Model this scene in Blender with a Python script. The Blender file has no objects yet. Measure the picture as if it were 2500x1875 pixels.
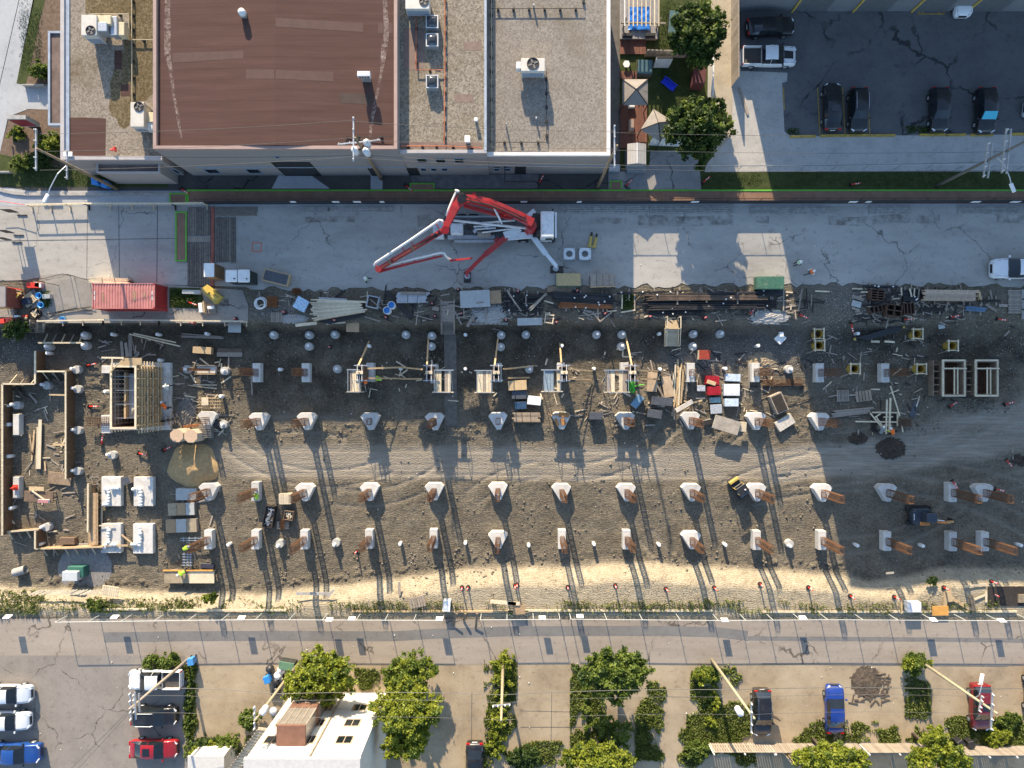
import bpy,bmesh,math,random
import numpy as np
from mathutils import Vector,Matrix
random.seed(7);RNG=np.random.default_rng(7)
R=math.radians
scene=bpy.context.scene
COL=scene.collection
# ------------------------------------------------------------------ camera, sky, sun, exposure
CAM_H=69.4  # drone height above the street (m)
FPX=2500*24/36  # focal length in photograph pixels
cam=bpy.data.cameras.new('camera');cam.lens=24;cam.sensor_width=36
cam.clip_start=0.5;cam.clip_end=3000
camo=bpy.data.objects.new('camera',cam);COL.objects.link(camo)
camo.location=(0,0,CAM_H);camo.rotation_euler=(0,0,0)
scene.camera=camo
SUN_EL,SUN_AZ=20.0,12.0  # low sun behind the top edge; shadows run down and 12 deg right
world=bpy.data.worlds.new('World');scene.world=world;world.use_nodes=True
_n=world.node_tree.nodes;_l=world.node_tree.links
_sky=_n.new('ShaderNodeTexSky');_sky.sky_type='NISHITA';_sky.sun_disc=False
_sky.sun_elevation=R(SUN_EL);_sky.sun_rotation=R(360-SUN_AZ)
_sky.air_density=1.0;_sky.dust_density=0.7;_sky.ozone_density=1.8
_bg=_n['Background'];_bg.inputs['Strength'].default_value=0.15
_l.new(_sky.outputs[0],_bg.inputs['Color'])
sun=bpy.data.lights.new('sun','SUN');sun.energy=5.0;sun.angle=R(0.5);sun.color=(1.0,0.83,0.60)
suno=bpy.data.objects.new('sun',sun);COL.objects.link(suno)
_d=Vector((math.sin(R(SUN_AZ))*math.cos(R(SUN_EL)),-math.cos(R(SUN_AZ))*math.cos(R(SUN_EL)),-math.sin(R(SUN_EL))))
suno.rotation_euler=_d.to_track_quat('-Z','Y').to_euler()
suno.location=(-10,60,60)
vs=scene.view_settings
vs.view_transform='Standard';vs.look='None';vs.gamma=1.0;vs.use_curve_mapping=False
vs.exposure=1.15
# ------------------------------------------------------------------ survey: photo measurements -> metres
TILES={}
for _r,_ch in enumerate('abc'):
 for _c in range(4):TILES[_ch+str(_c)]=((0,620,1240,1860)[_c],(0,440,880)[_r],640/2212)
for _c in range(4):TILES['d'+str(_c)]=((0,620,1240,1860)[_c],1340,640/1985)
TILES.update(p=(900,450,520/2212),q=(440,620,320/2212),r=(0,670,300/2212),s=(190,850,400/2212),
   u=(830,860,580/2212),v=(1370,850,560/2212),w=(1980,190,520/2212),x=(2080,680,420/2212),f=(0,0,1.0))
PIT=-1.5
def L(t,x,y,z=0.0):
 x0,y0,k=TILES[t]
 s=(CAM_H-z)/FPX
 return Vector(((x0+x*k-1250)*s,-(y0+y*k-937.5)*s,z))
def rect(t,x0,y0,x1,y1,z=0.0):
 a=L(t,x0,y0,z);b=L(t,x1,y1,z)
 return(min(a.x,b.x),min(a.y,b.y),max(a.x,b.x),max(a.y,b.y))
# ------------------------------------------------------------------ materials
MATS={}
def new_mat(name):
 m=bpy.data.materials.new(name);m.use_nodes=True
 nt=m.node_tree;return m,nt,nt.nodes['Principled BSDF']
def N(nt,typ,**kw):
 n=nt.nodes.new(typ)
 for k,v in kw.items():
  if k.startswith('i_'):
   key=k[2:]
   key=int(key)if key.isdigit()else key.replace('_',' ')
   n.inputs[key].default_value=v
  else:setattr(n,k,v)
 return n
def ramp(nt,fac,stops):
 r=nt.nodes.new('ShaderNodeValToRGB')
 e=r.color_ramp.elements
 while len(e)<len(stops):e.new(0.5)
 for el,(p,c)in zip(e,stops):
  el.position=p;el.color=(*c,1)if len(c)==3 else c
 nt.links.new(fac,r.inputs[0]);return r.outputs[0]
def mixc(nt,fac,a,b,mode='MIX'):
 m=nt.nodes.new('ShaderNodeMix');m.data_type='RGBA';m.blend_type=mode
 for v,i in((fac,0),(a,6),(b,7)):
  if isinstance(v,(int,float)):m.inputs[i].default_value=v
  elif isinstance(v,(tuple,list)):m.inputs[i].default_value=(*v,1)if len(v)==3 else v
  else:nt.links.new(v,m.inputs[i])
 return m.outputs[2]
def coords(nt,world_space=False):
 if world_space:
  return nt.nodes.new('ShaderNodeNewGeometry').outputs['Position']
 return nt.nodes.new('ShaderNodeTexCoord').outputs['Object']
def noise(nt,co,scale,detail=4,rough=0.6,dist=0.0):
 n=nt.nodes.new('ShaderNodeTexNoise')
 n.inputs['Scale'].default_value=scale;n.inputs['Detail'].default_value=detail
 n.inputs['Roughness'].default_value=rough;n.inputs['Distortion'].default_value=dist
 nt.links.new(co,n.inputs['Vector']);return n.outputs['Fac']
def scaled(nt,co,s):
 m=nt.nodes.new('ShaderNodeMapping');m.inputs['Scale'].default_value=s
 nt.links.new(co,m.inputs['Vector']);return m.outputs[0]
def bump(nt,bs,h,strength,dist=0.02):
 b=nt.nodes.new('ShaderNodeBump');b.inputs['Strength'].default_value=strength;b.inputs['Distance'].default_value=dist
 nt.links.new(h,b.inputs['Height']);nt.links.new(b.outputs[0],bs.inputs['Normal'])
def M(name,col=(.5,.5,.5),rough=.8,metal=0.0,var=.25,scale=3.0,bmp=0.0,spec=None,rnd=0.0,stretch=None,ws=False,dirt=0.0,dirt_col=(.09,.075,.06),coat=0.0):
 """painted / wooden / metal surface: base colour, tonal variation, optional grain direction and grime"""
 if name in MATS:return MATS[name]
 m,nt,bs=new_mat(name)
 co=coords(nt,ws)
 if stretch:co=scaled(nt,co,stretch)
 f=noise(nt,co,scale,5,.65)
 lo=tuple(c*(1-var)for c in col);hi=tuple(min(1,c*(1+var))for c in col)
 c=ramp(nt,f,[(.3,lo),(.7,hi)])
 if dirt:
  d=noise(nt,coords(nt,ws),scale*.45+.3,6,.7)
  df=ramp(nt,d,[(.48,(0,0,0)),(.48+.25,(dirt,dirt,dirt))])
  c=mixc(nt,df,c,dirt_col)
 if rnd:
  oi=nt.nodes.new('ShaderNodeObjectInfo')
  hs=nt.nodes.new('ShaderNodeHueSaturation')
  mr=N(nt,'ShaderNodeMapRange');mr.inputs[3].default_value=1-rnd;mr.inputs[4].default_value=1+rnd
  nt.links.new(oi.outputs['Random'],mr.inputs[0]);nt.links.new(mr.outputs[0],hs.inputs['Value']);nt.links.new(c,hs.inputs['Color'])
  c=hs.outputs[0]
 nt.links.new(c,bs.inputs['Base Color'])
 bs.inputs['Roughness'].default_value=rough;bs.inputs['Metallic'].default_value=metal
 if spec is not None:bs.inputs['Specular IOR Level'].default_value=spec
 if coat:bs.inputs['Coat Weight'].default_value=coat;bs.inputs['Coat Roughness'].default_value=.05
 if bmp:bump(nt,bs,noise(nt,co,scale*4,4,.6),bmp)
 MATS[name]=m;return m
# ------------------------------------------------------------------ mesh builder
BOXF=[(0,3,2,1),(4,5,6,7),(0,1,5,4),(1,2,6,5),(2,3,7,6),(3,0,4,7)]
class MB:
 def __init__(s):s.v=[];s.f=[];s.smooth=False
 def add(s,vs_,fs_):
  o=len(s.v);s.v+=[Vector(v)for v in vs_];s.f+=[tuple(i+o for i in f)for f in fs_];return s
 def box(s,x0,y0,z0,x1,y1,z1):
  return s.add([(x0,y0,z0),(x1,y0,z0),(x1,y1,z0),(x0,y1,z0),(x0,y0,z1),(x1,y0,z1),(x1,y1,z1),(x0,y1,z1)],BOXF)
 def cbox(s,c,d,rz=0.0,rot=None):
  m=(rot.to_matrix()if hasattr(rot,'to_matrix')else rot)if rot is not None else Matrix.Rotation(rz,3,'Z')
  c=Vector(c);hx,hy,hz=d[0]/2,d[1]/2,d[2]/2
  return s.add([c+m @ Vector(p)for p in((-hx,-hy,-hz),(hx,-hy,-hz),(hx,hy,-hz),(-hx,hy,-hz),(-hx,-hy,hz),(hx,-hy,hz),(hx,hy,hz),(-hx,hy,hz))],BOXF)
 def beam(s,p0,p1,w,h,up=(0,0,1)):
  p0=Vector(p0);p1=Vector(p1);d=p1-p0;ln=d.length
  if ln<1e-6:return s
  x=d/ln;u=Vector(up)
  if abs(x.dot(u))>.95:u=Vector((0,1,0))
  y=u.cross(x).normalized();z=x.cross(y)
  m=Matrix((x,y,z)).transposed()
  return s.cbox((p0+p1)/2,(ln,w,h),rot=m)
 def cyl(s,p0,p1,r0,r1=None,n=10,cap=True):
  p0=Vector(p0);p1=Vector(p1);r1=r0 if r1 is None else r1
  d=p1-p0
  if d.length<1e-6:return s
  q=d.to_track_quat('Z','Y')
  vs_=[]
  for p,r in((p0,r0),(p1,r1)):
   for i in range(n):
    a=2*math.pi*i/n
    vs_.append(p+q @ Vector((math.cos(a)*r,math.sin(a)*r,0)))
  fs_=[(i,(i+1)%n,n+(i+1)%n,n+i)for i in range(n)]
  if cap:fs_+=[tuple(range(n-1,-1,-1)),tuple(range(n,2*n))]
  return s.add(vs_,fs_)
 def tube(s,pts,r,n=6):
  pts=[Vector(p)for p in pts];rings=[];o=len(s.v)
  for i,p in enumerate(pts):
   d=(pts[min(i+1,len(pts)-1)]-pts[max(i-1,0)])
   q=d.to_track_quat('Z','Y');rr=r[i]if isinstance(r,(list,tuple))else r
   for k in range(n):
    a=2*math.pi*k/n
    s.v.append(p+q @ Vector((math.cos(a)*rr,math.sin(a)*rr,0)))
  for i in range(len(pts)-1):
   for k in range(n):
    a=o+i*n+k;b=o+i*n+(k+1)%n
    s.f.append((a,b,b+n,a+n))
  s.f.append(tuple(o+k for k in range(n-1,-1,-1)));s.f.append(tuple(o+(len(pts)-1)*n+k for k in range(n)))
  return s
 def prism(s,poly,z0,z1,inset=0.0):
  n=len(poly);cx=sum(p[0]for p in poly)/n;cy=sum(p[1]for p in poly)/n
  area=sum(poly[i][0]*poly[(i+1)%n][1]-poly[(i+1)%n][0]*poly[i][1]for i in range(n))
  if area<0:poly=list(poly)[::-1]
  vs_=[(p[0],p[1],z0)for p in poly]+[(p[0]+(cx-p[0])*inset,p[1]+(cy-p[1])*inset,z1)for p in poly]
  return s.add(vs_,[tuple(range(n-1,-1,-1)),tuple(range(n,2*n))]+[(i,(i+1)%n,n+(i+1)%n,n+i)for i in range(n)])
 def sheet(s,poly,z):
  n=len(poly)
  area=sum(poly[i][0]*poly[(i+1)%n][1]-poly[(i+1)%n][0]*poly[i][1]for i in range(n))
  if area<0:poly=list(poly)[::-1]
  return s.add([(p[0],p[1],z)for p in poly],[tuple(range(n))])
 def lathe(s,prof,n=16,c=(0,0,0)):
  c=Vector(c);o=len(s.v)
  for r,z in prof:
   for k in range(n):
    a=2*math.pi*k/n;s.v.append(c+Vector((math.cos(a)*r,math.sin(a)*r,z)))
  for i in range(len(prof)-1):
   for k in range(n):
    a=o+i*n+k;b=o+i*n+(k+1)%n
    s.f.append((a,b,b+n,a+n))
  s.f.append(tuple(o+k for k in range(n-1,-1,-1)));s.f.append(tuple(o+(len(prof)-1)*n+k for k in range(n)))
  return s
 def ring(s,c,R0,r,n=20,m=6,tilt=None):
  c=Vector(c);o=len(s.v)
  for i in range(n):
   a=2*math.pi*i/n
   for k in range(m):
    b=2*math.pi*k/m
    p=Vector(((R0+r*math.cos(b))*math.cos(a),(R0+r*math.cos(b))*math.sin(a),r*math.sin(b)))
    if tilt is not None:p=tilt @ p
    s.v.append(c+p)
  for i in range(n):
   for k in range(m):
    s.f.append((o+i*m+k,o+((i+1)%n)*m+k,o+((i+1)%n)*m+(k+1)%m,o+i*m+(k+1)%m))
  return s
 def build(s,name,mat,parent=None,world_pos=False,smooth=False,bevel=0.0):
  me=bpy.data.meshes.new(name)
  vs_=s.v
  if world_pos and parent is not None:
   inv=Matrix.LocRotScale(parent.location,parent.rotation_euler,parent.scale).inverted()
   vs_=[inv @ v for v in vs_]
  me.from_pydata([tuple(v)for v in vs_],[],s.f)
  if bevel:
   b=bmesh.new();b.from_mesh(me)
   bmesh.ops.bevel(b,geom=list(b.edges),offset=bevel,segments=1,affect='EDGES',clamp_overlap=True)
   b.to_mesh(me);b.free()
  me.materials.append(mat)
  if smooth:
   me.polygons.foreach_set('use_smooth',[True]*len(me.polygons))
  me.update()
  o=bpy.data.objects.new(name,me);COL.objects.link(o)
  if parent is not None:o.parent=parent
  return o
def tag(o,label=None,cat=None,group=None,kind=None):
 if label:o['label']=label
 if cat:o['category']=cat
 if group:o['group']=group
 if kind:o['kind']=kind
 return o
def thing(name,label,cat,loc=(0,0,0),rz=0.0,group=None):
 o=bpy.data.objects.new(name,None);COL.objects.link(o);o.empty_display_size=.2
 o.location=loc;o.rotation_euler=(0,0,rz)
 return tag(o,label,cat,group)
def inst(src,name,parent,loc=(0,0,0),rz=0.0,scale=None):
 o=bpy.data.objects.new(name,src.data);COL.objects.link(o)
 o.parent=parent;o.location=loc;o.rotation_euler=(0,0,rz)
 if scale:o.scale=scale
 return o
KIDS={}
def copy_tree(o,parent=None):
 c=o.copy();COL.objects.link(c);c.parent=parent
 for ch in o.children:copy_tree(ch,c)
 return c
def struct(name,mb,mat,smooth=False):
 return tag(mb.build(name,mat,smooth=smooth),kind='structure')
ORD=['first','second','third','fourth','fifth','sixth','seventh','eighth','ninth','tenth','eleventh','twelfth','thirteenth','fourteenth','fifteenth','sixteenth','seventeenth','eighteenth','nineteenth','twentieth']
def poly(t,pts,z=0.0):return[L(t,x,y,z)for x,y in pts]
# ------------------------------------------------------------------ palette
WOOD=M('fresh_timber',(.50,.36,.20),.75,var=.22,scale=6,stretch=(1,1,1),rnd=.18,dirt=.35)
PALEWOOD=M('pale_timber',(.62,.52,.36),.75,var=.2,scale=5,rnd=.15,dirt=.3)
GREYWOOD=M('weathered_timber',(.28,.235,.19),.85,var=.3,scale=6,rnd=.2,dirt=.4)
PLY=M('plywood',(.40,.27,.15),.7,var=.25,scale=4,rnd=.15,dirt=.4)
DARKPLY=M('form_faced_plywood',(.13,.075,.04),.55,var=.35,scale=3,rnd=.15,dirt=.4)
CONC=M('cast_concrete',(.56,.54,.50),.85,var=.15,scale=3,bmp=.2,rnd=.1,dirt=.6,dirt_col=(.3,.265,.215))
OLDCONC=M('old_concrete',(.36,.34,.31),.9,var=.2,scale=2,bmp=.2,dirt=.5,dirt_col=(.16,.14,.12))
RUST=M('rusty_steel',(.22,.085,.03),.85,var=.35,scale=5,rnd=.2)
DARKSTEEL=M('dark_steel',(.045,.04,.038),.6,metal=.5,var=.4,scale=5,dirt=.3,dirt_col=(.1,.06,.04))
GALV=M('galvanised_steel',(.50,.52,.54),.45,metal=.7,var=.15,scale=6)
WHITEP=M('white_plastic',(.74,.74,.72),.5,var=.08,scale=4,dirt=.25,dirt_col=(.4,.36,.3))
WHITEM=M('white_painted_metal',(.64,.65,.65),.4,var=.1,scale=3,dirt=.6,dirt_col=(.32,.3,.27))
BLACK=M('black_rubber',(.016,.016,.017),.7,var=.3,scale=6)
BLACKP=M('black_plastic',(.022,.022,.024),.45,var=.3,scale=6)
BLUEP=M('blue_plastic',(.03,.22,.60),.45,var=.2,scale=5)
REDP=M('orange_red_plastic',(.70,.045,.025),.5,var=.15,scale=5,rnd=.12)
YELLOWP=M('yellow_paint',(.52,.37,.08),.55,var=.2,scale=4,dirt=.3)
GREENP=M('lime_green_paint',(.12,.40,.035),.6,var=.15,scale=3)
REDPAINT=M('red_machine_paint',(.40,.022,.02),.45,var=.25,scale=2,dirt=.6,dirt_col=(.16,.06,.045),coat=.15)
GLASS=M('dark_glass',(.012,.016,.02),.06,var=.2,scale=2,spec=.8)
CHROME=M('chrome',(.6,.6,.6),.2,metal=1.0,var=.05)
LAMPW=M('headlamp_glass',(.7,.72,.75),.1,var=.05)
LAMPR=M('tail_lamp',(.35,.01,.01),.2,var=.1)
# ------------------------------------------------------------------ ground: one sheet, flat at street level, dug out for the site
def interp(x,pts):return np.interp(x,[p[0]for p in pts],[p[1]for p in pts])
_TAB={}
def vnoise(X,Y,scale,seed,octaves=4,gain=.5):
 """value noise on arrays"""
 out=np.zeros_like(X);amp=1.0;tot=0
 for o in range(octaves):
  tab=_TAB.setdefault(seed+o,None)
  if tab is None:tab=_TAB[seed+o]=np.random.default_rng(seed+o).random((256,256))
  x=X*scale*2**o+37.3*o;y=Y*scale*2**o+11.7*o
  xi=np.floor(x).astype(int);yi=np.floor(y).astype(int);fx=x-xi;fy=y-yi
  fx=fx*fx*(3-2*fx);fy=fy*fy*(3-2*fy)
  g=lambda a,b:tab[(yi+b)%256,(xi+a)%256]
  v=(g(0,0)*(1-fx)+g(1,0)*fx)*(1-fy)+(g(0,1)*(1-fx)+g(1,1)*fx)*fy
  out+=amp*(v-.5)*2;tot+=amp;amp*= gain
 return out/tot
def sstep(e0,e1,x):
 t=np.clip((x-e0)/(e1-e0),0,1);return t*t*(3-2*t)
PITTOP=[(-900,792),(0,800),(120,796),(128,789),(592,789),(600,797),(780,797),(1000,795),(1240,792),(1300,795),(1480,790),(1600,797),(1760,800),(1900,800),(2100,800),(2280,800),(2420,805),(2500,812),(3400,820)]
PITBOT=[(-900,1440),(0,1435),(300,1440),(480,1447),(620,1446),(860,1424),(975,1412),(1088,1397),(1136,1387),(1240,1377),(1320,1388),(1500,1374),(1660,1376),(1880,1390),(2050,1398),(2120,1418),(2200,1412),(2300,1384),(2500,1388),(3400,1390)]
_tg=random.Random(11)
TRACKS=[(_tg.uniform(-30,45),_tg.choice((-24,-20,4))+_tg.uniform(-6,3),_tg.uniform(6,18),*(lambda a:(a,a+_tg.uniform(.5,1.3)))(_tg.uniform(-2.6,2.0)))for _ in range(16)]+[(36,-45,34,.9,1.9),(40,-50,42,1.2,2.0),(30,24,33,-1.6,-.9),(46,14,24,-2.2,-1.2)]
def site_height(X,Y):
 s=FPX/(CAM_H+1.0)
 u=1250+X*s;v=937.5-Y*s
 wob=vnoise(X,Y,.35,5,4)*9
 top=interp(u,PITTOP)+np.where((u>596),wob*.6,0);bot=interp(u,PITBOT)+wob
 wtop=interp(u,[(0,4),(592,3),(600,14),(1700,14),(1900,30),(2200,22),(2500,60)])
 inside=sstep(-1,1,(v-top)/wtop)*(1-sstep(-.25,1.0,(v-bot)/46))
 # ramp of the haul road climbing to the right
 road_c=interp(u,[(500,1128),(1900,1135),(2150,1118),(2300,1080),(2500,1036),(2900,930)])
 ramp_=sstep(2250,2750,u)*.8*(1-sstep(60,160,np.abs(v-road_c)))
 h=inside*PIT
 rough=vnoise(X,Y,.5,21,4)*.08+vnoise(X,Y,2.6,31,3,.7)*.06
 rd=np.abs(v-road_c);onroad=(1-sstep(30,50,rd*interp(u,[(0,1),(2050,1),(2300,.68),(2600,.58)])+wob*.8))*sstep(460,620,u)*(.75+.25*vnoise(X*.3,Y,.9,44,3))
 ruts=(np.sin((v-road_c)*.55+vnoise(X*.2,Y,.6,3,2)*2)*.009*(1+vnoise(X*.15,Y,.3,9,2))-.06*np.exp(-((rd-30)/5)**2))*onroad
 clump=np.clip(vnoise(X,Y,1.9,51,4,.65),0,1)*.5
 cm=np.exp(-((v-960)/26)**2)*sstep(600,700,u)*.5+np.exp(-((v-1050)/16)**2)*sstep(560,640,u)*.9+np.exp(-((v-interp(u,PITBOT)+14)/12)**2)*.9  +np.exp(-((u-236)/26)**2)*np.exp(-((v-950)/60)**2)+sstep(2060,2200,u)*np.exp(-((v-(road_c-62))/22)**2)*.9+sstep(2250,2350,u)*np.exp(-((v-(road_c+70))/26)**2)*.8
 trk=np.zeros_like(X)
 for cx,cy,rr,a0,a1 in TRACKS:
  dd=np.hypot(X-cx,Y-cy);an=np.arctan2(Y-cy,X-cx)
  for e in(0,1.7):trk+=np.exp(-((dd-rr-e)/.2)**2)*(an>a0)*(an<a1)
 trk=np.clip(trk,0,1);onroad=np.clip(onroad+trk*.3,0,1);h=h-trk*.08*inside
 dirt=inside+np.exp(-((v-interp(u,PITBOT)-40)/60)**2)*.5
 dirt=np.clip(dirt,0,1)
 h+=dirt*rough*(1-.7*onroad)+ruts*inside+clump*np.clip(cm,0,1)*inside+ramp_*inside
 # stepped verge in front of the lower fence
 straw=sstep(-4,10,v-interp(u,PITBOT)-wob)*(1-sstep(1490,1500,v))
 gravel=np.clip(np.exp(-((u-1900)/160)**2)*np.exp(-((v-850)/60)**2)*1.0+np.exp(-((u-1230)/36)**2)*np.exp(-((v-762)/18)**2)*1.3
     +np.exp(-((u-680)/60)**2)*np.exp(-((v-765)/22)**2)+np.exp(-((u-70)/70)**2)*np.exp(-((v-860)/40)**2)*.8
     +np.exp(-((u-2080)/110)**2)*np.exp(-((v-720)/50)**2)*.9+np.exp(-((u-1700)/90)**2)*np.exp(-((v-880)/30)**2),0,1)
 damp=inside*(1-sstep(-1,1,(v-900-wob*5-interp(u,[(500,0),(620,80),(1050,80),(1250,10),(2500,0)]))/55))  # shade of the upper pit, painted into the soil colour with a noisy edge
 return h,onroad*inside,straw,gravel,damp  # damp: painted shade of the upper pit
def make_ground():
 xs=np.unique(np.concatenate([[-1500,-700,-300,-150,-90,-70],np.arange(-60,60.01,.13),[70,90,150,300,700,1500]]))
 ys=np.unique(np.concatenate([[-1500,-700,-300,-150,-80,-50,-40,-32,-28],np.arange(-24.6,8.6,.13),[10,14,20,30,50,90,150,300,700,1500]]))
 X,Y=np.meshgrid(xs,ys)
 h,road,straw,gravel,damp=site_height(X,Y)  # damp: painted shade of the upper pit
 fade=(np.abs(X)<62)&(Y>-24.7)&(Y<8.7)
 far=np.clip((np.abs(X)-56)/6,0,1)
 h=h*(1-far)*(Y>-24.7)*(Y<8.7)-.03
 nx,ny=len(xs),len(ys)
 me=bpy.data.meshes.new('ground')
 co=np.stack([X,Y,h],-1).reshape(-1,3)
 idx=np.arange(nx*ny).reshape(ny,nx)
 q=np.stack([idx[:-1,:-1],idx[:-1,1:],idx[1:,1:],idx[1:,:-1]],-1).reshape(-1,4)
 me.vertices.add(len(co));me.vertices.foreach_set('co',co.ravel())
 me.loops.add(q.size);me.loops.foreach_set('vertex_index',q.ravel())
 me.polygons.add(len(q));me.polygons.foreach_set('loop_start',np.arange(0,q.size,4));me.polygons.foreach_set('loop_total',np.full(len(q),4))
 me.update();me.validate()
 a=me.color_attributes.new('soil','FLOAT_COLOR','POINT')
 a.data.foreach_set('color',np.stack([straw,road,gravel,damp],-1).reshape(-1,4).astype(np.float32).ravel())  # alpha (damp): painted shade of the upper pit
 me.polygons.foreach_set('use_smooth',[True]*len(me.polygons))
 m,nt,bs=new_mat('site_soil')
 at=N(nt,'ShaderNodeAttribute',attribute_name='soil');sp=nt.nodes.new('ShaderNodeSeparateColor');nt.links.new(at.outputs['Color'],sp.inputs[0])
 co_=coords(nt,True)
 n1=noise(nt,co_,.45,6,.65);n2=noise(nt,co_,4.5,6,.7);n3=noise(nt,co_,22,3,.7)
 base=ramp(nt,n1,[(.3,(.095,.08,.059)),(.5,(.185,.158,.117)),(.72,(.30,.257,.19))])
 base=mixc(nt,.55,base,ramp(nt,n2,[(.32,(.03,.025,.019)),(.55,(.17,.145,.108)),(.8,(.38,.33,.25))]))
 rdc=ramp(nt,noise(nt,scaled(nt,co_,(.12,2.2,1)),2.0,6,.7),[(.3,(.22,.194,.156)),(.6,(.36,.317,.256)),(.8,(.45,.40,.328))])
 c=mixc(nt,sp.outputs[1],base,rdc)
 stc=ramp(nt,mixc(nt,.5,noise(nt,co_,1.1,8,.75),n2),[(.33,(.20,.16,.105)),(.5,(.37,.315,.225)),(.72,(.52,.455,.345))])
 c=mixc(nt,sp.outputs[0],c,stc)
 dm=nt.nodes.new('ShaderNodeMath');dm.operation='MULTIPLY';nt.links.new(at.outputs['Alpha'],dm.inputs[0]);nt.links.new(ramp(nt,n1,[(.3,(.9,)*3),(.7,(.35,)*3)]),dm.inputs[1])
 c=mixc(nt,dm.outputs[0],c,mixc(nt,1.0,c,(.34,.33,.32),'MULTIPLY'))  # soil colour darkened to deepen the shade in the upper pit
 vor=N(nt,'ShaderNodeTexVoronoi');vor.inputs['Scale'].default_value=9;nt.links.new(co_,vor.inputs['Vector'])
 gvc=mixc(nt,.6,ramp(nt,vor.outputs['Distance'],[(.1,(.30,.28,.25)),(.5,(.07,.06,.05))]),ramp(nt,n3,[(.4,(.06,.055,.05)),(.65,(.42,.40,.37))]))
 gf=nt.nodes.new('ShaderNodeMath');gf.operation='MULTIPLY';nt.links.new(sp.outputs[2],gf.inputs[0]);nt.links.new(ramp(nt,n2,[(.3,(.2,)*3),(.6,(1,)*3)]),gf.inputs[1])
 c=mixc(nt,gf.outputs[0],c,gvc)
 # scattered pale pebbles everywhere in the dug ground
 v2=N(nt,'ShaderNodeTexVoronoi');v2.inputs['Scale'].default_value=3.2;nt.links.new(co_,v2.inputs['Vector'])
 peb=ramp(nt,v2.outputs['Distance'],[(.05,(1,)*3),(.09,(0,)*3)])
 c=mixc(nt,mixc(nt,.2,(0,0,0),peb),c,(.42,.39,.34))
 nt.links.new(c,bs.inputs['Base Color']);bs.inputs['Roughness'].default_value=.95;bs.inputs['Specular IOR Level'].default_value=.15
 # crawler tread ridges + crumbs
 w=N(nt,'ShaderNodeTexWave');w.wave_type='BANDS';w.bands_direction='Y';w.inputs['Scale'].default_value=1.9;w.inputs['Distortion'].default_value=9;w.inputs['Detail'].default_value=3;w.inputs['Detail Scale'].default_value=1.4
 nt.links.new(co_,w.inputs['Vector'])
 ad=nt.nodes.new('ShaderNodeMath');ad.operation='MULTIPLY_ADD';ad.inputs[1].default_value=.3
 nt.links.new(w.outputs['Fac'],ad.inputs[0]);nt.links.new(n2,ad.inputs[2])
 ad2=nt.nodes.new('ShaderNodeMath');ad2.operation='MULTIPLY_ADD';ad2.inputs[1].default_value=.6
 nt.links.new(n3,ad2.inputs[0]);nt.links.new(ad.outputs[0],ad2.inputs[2])
 bump(nt,bs,ad2.outputs[0],.9,.10)
 me.materials.append(m)
 o=bpy.data.objects.new('ground',me);COL.objects.link(o);tag(o,kind='structure')
 return o
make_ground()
def ground_z(p):
 return float(site_height(np.array([p[0]]),np.array([p[1]]))[0][0])-.03
# ------------------------------------------------------------------ paved sheets
def paving(name,c0,c1,c2,sc=.35,speck=.5,cracks=True,seams=None,rough=.9,streak=None,dots=(.05,.045,.04),crack_w=.012):
 m,nt,bs=new_mat(name);co=coords(nt,True)
 f=noise(nt,scaled(nt,co,streak)if streak else co,sc,7,.68)
 c=ramp(nt,f,[(.28,c0),(.5,c1),(.75,c2)])
 g=noise(nt,co,14,3,.7)
 c=mixc(nt,.35,c,ramp(nt,g,[(.3,tuple(x*.6 for x in c1)),(.7,tuple(min(1,x*1.35)for x in c1))]))
 st=noise(nt,co,1.7,5,.7)
 c=mixc(nt,ramp(nt,st,[(.56,(0,)*3),(.74,(.55,)*3)]),c,tuple(x*.5 for x in c0))
 if speck:
  v=N(nt,'ShaderNodeTexVoronoi');v.inputs['Scale'].default_value=1.7;nt.links.new(co,v.inputs['Vector'])
  c=mixc(nt,mixc(nt,speck,(0,0,0),ramp(nt,v.outputs['Distance'],[(.03,(1,)*3),(.06,(0,)*3)])),c,dots)
 if cracks:
  d=nt.nodes.new('ShaderNodeTexNoise');d.inputs['Scale'].default_value=.8;d.inputs['Detail'].default_value=5;nt.links.new(co,d.inputs['Vector'])
  va=nt.nodes.new('ShaderNodeVectorMath');va.operation='MULTIPLY_ADD';va.inputs[1].default_value=(1.6,)*3
  nt.links.new(d.outputs['Color'],va.inputs[0]);nt.links.new(co,va.inputs[2])
  v=N(nt,'ShaderNodeTexVoronoi',feature='DISTANCE_TO_EDGE');v.inputs['Scale'].default_value=.13;nt.links.new(va.outputs[0],v.inputs['Vector'])
  mk=ramp(nt,noise(nt,co,.22,3,.6),[(.45,(0,)*3),(.56,(.8,)*3)])
  c=mixc(nt,mixc(nt,mk,(0,0,0),ramp(nt,v.outputs['Distance'],[(crack_w*.35,(1,)*3),(crack_w,(0,)*3)])),c,tuple(x*.3 for x in c0))
 nt.links.new(c,bs.inputs['Base Color']);bs.inputs['Roughness'].default_value=rough;bs.inputs['Specular IOR Level'].default_value=.2
 bump(nt,bs,g,.35,.02)
 return m
STREET=paving('street_concrete',(.22,.20,.176),(.37,.35,.316),(.49,.465,.42),.3,.7,True,streak=(.35,1,1),crack_w=.006)
PLAT=paving('platform_concrete',(.20,.18,.155),(.30,.275,.24),(.38,.35,.31),.5,.6)
ALLEY=paving('alley_asphalt',(.20,.166,.132),(.315,.268,.22),(.41,.352,.292),.4,.4,True,streak=(.15,1,1),crack_w=.01)
LOTASPH=paving('parking_asphalt',(.085,.085,.088),(.125,.124,.126),(.165,.162,.16),.35,.5,True,crack_w=.02)
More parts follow.
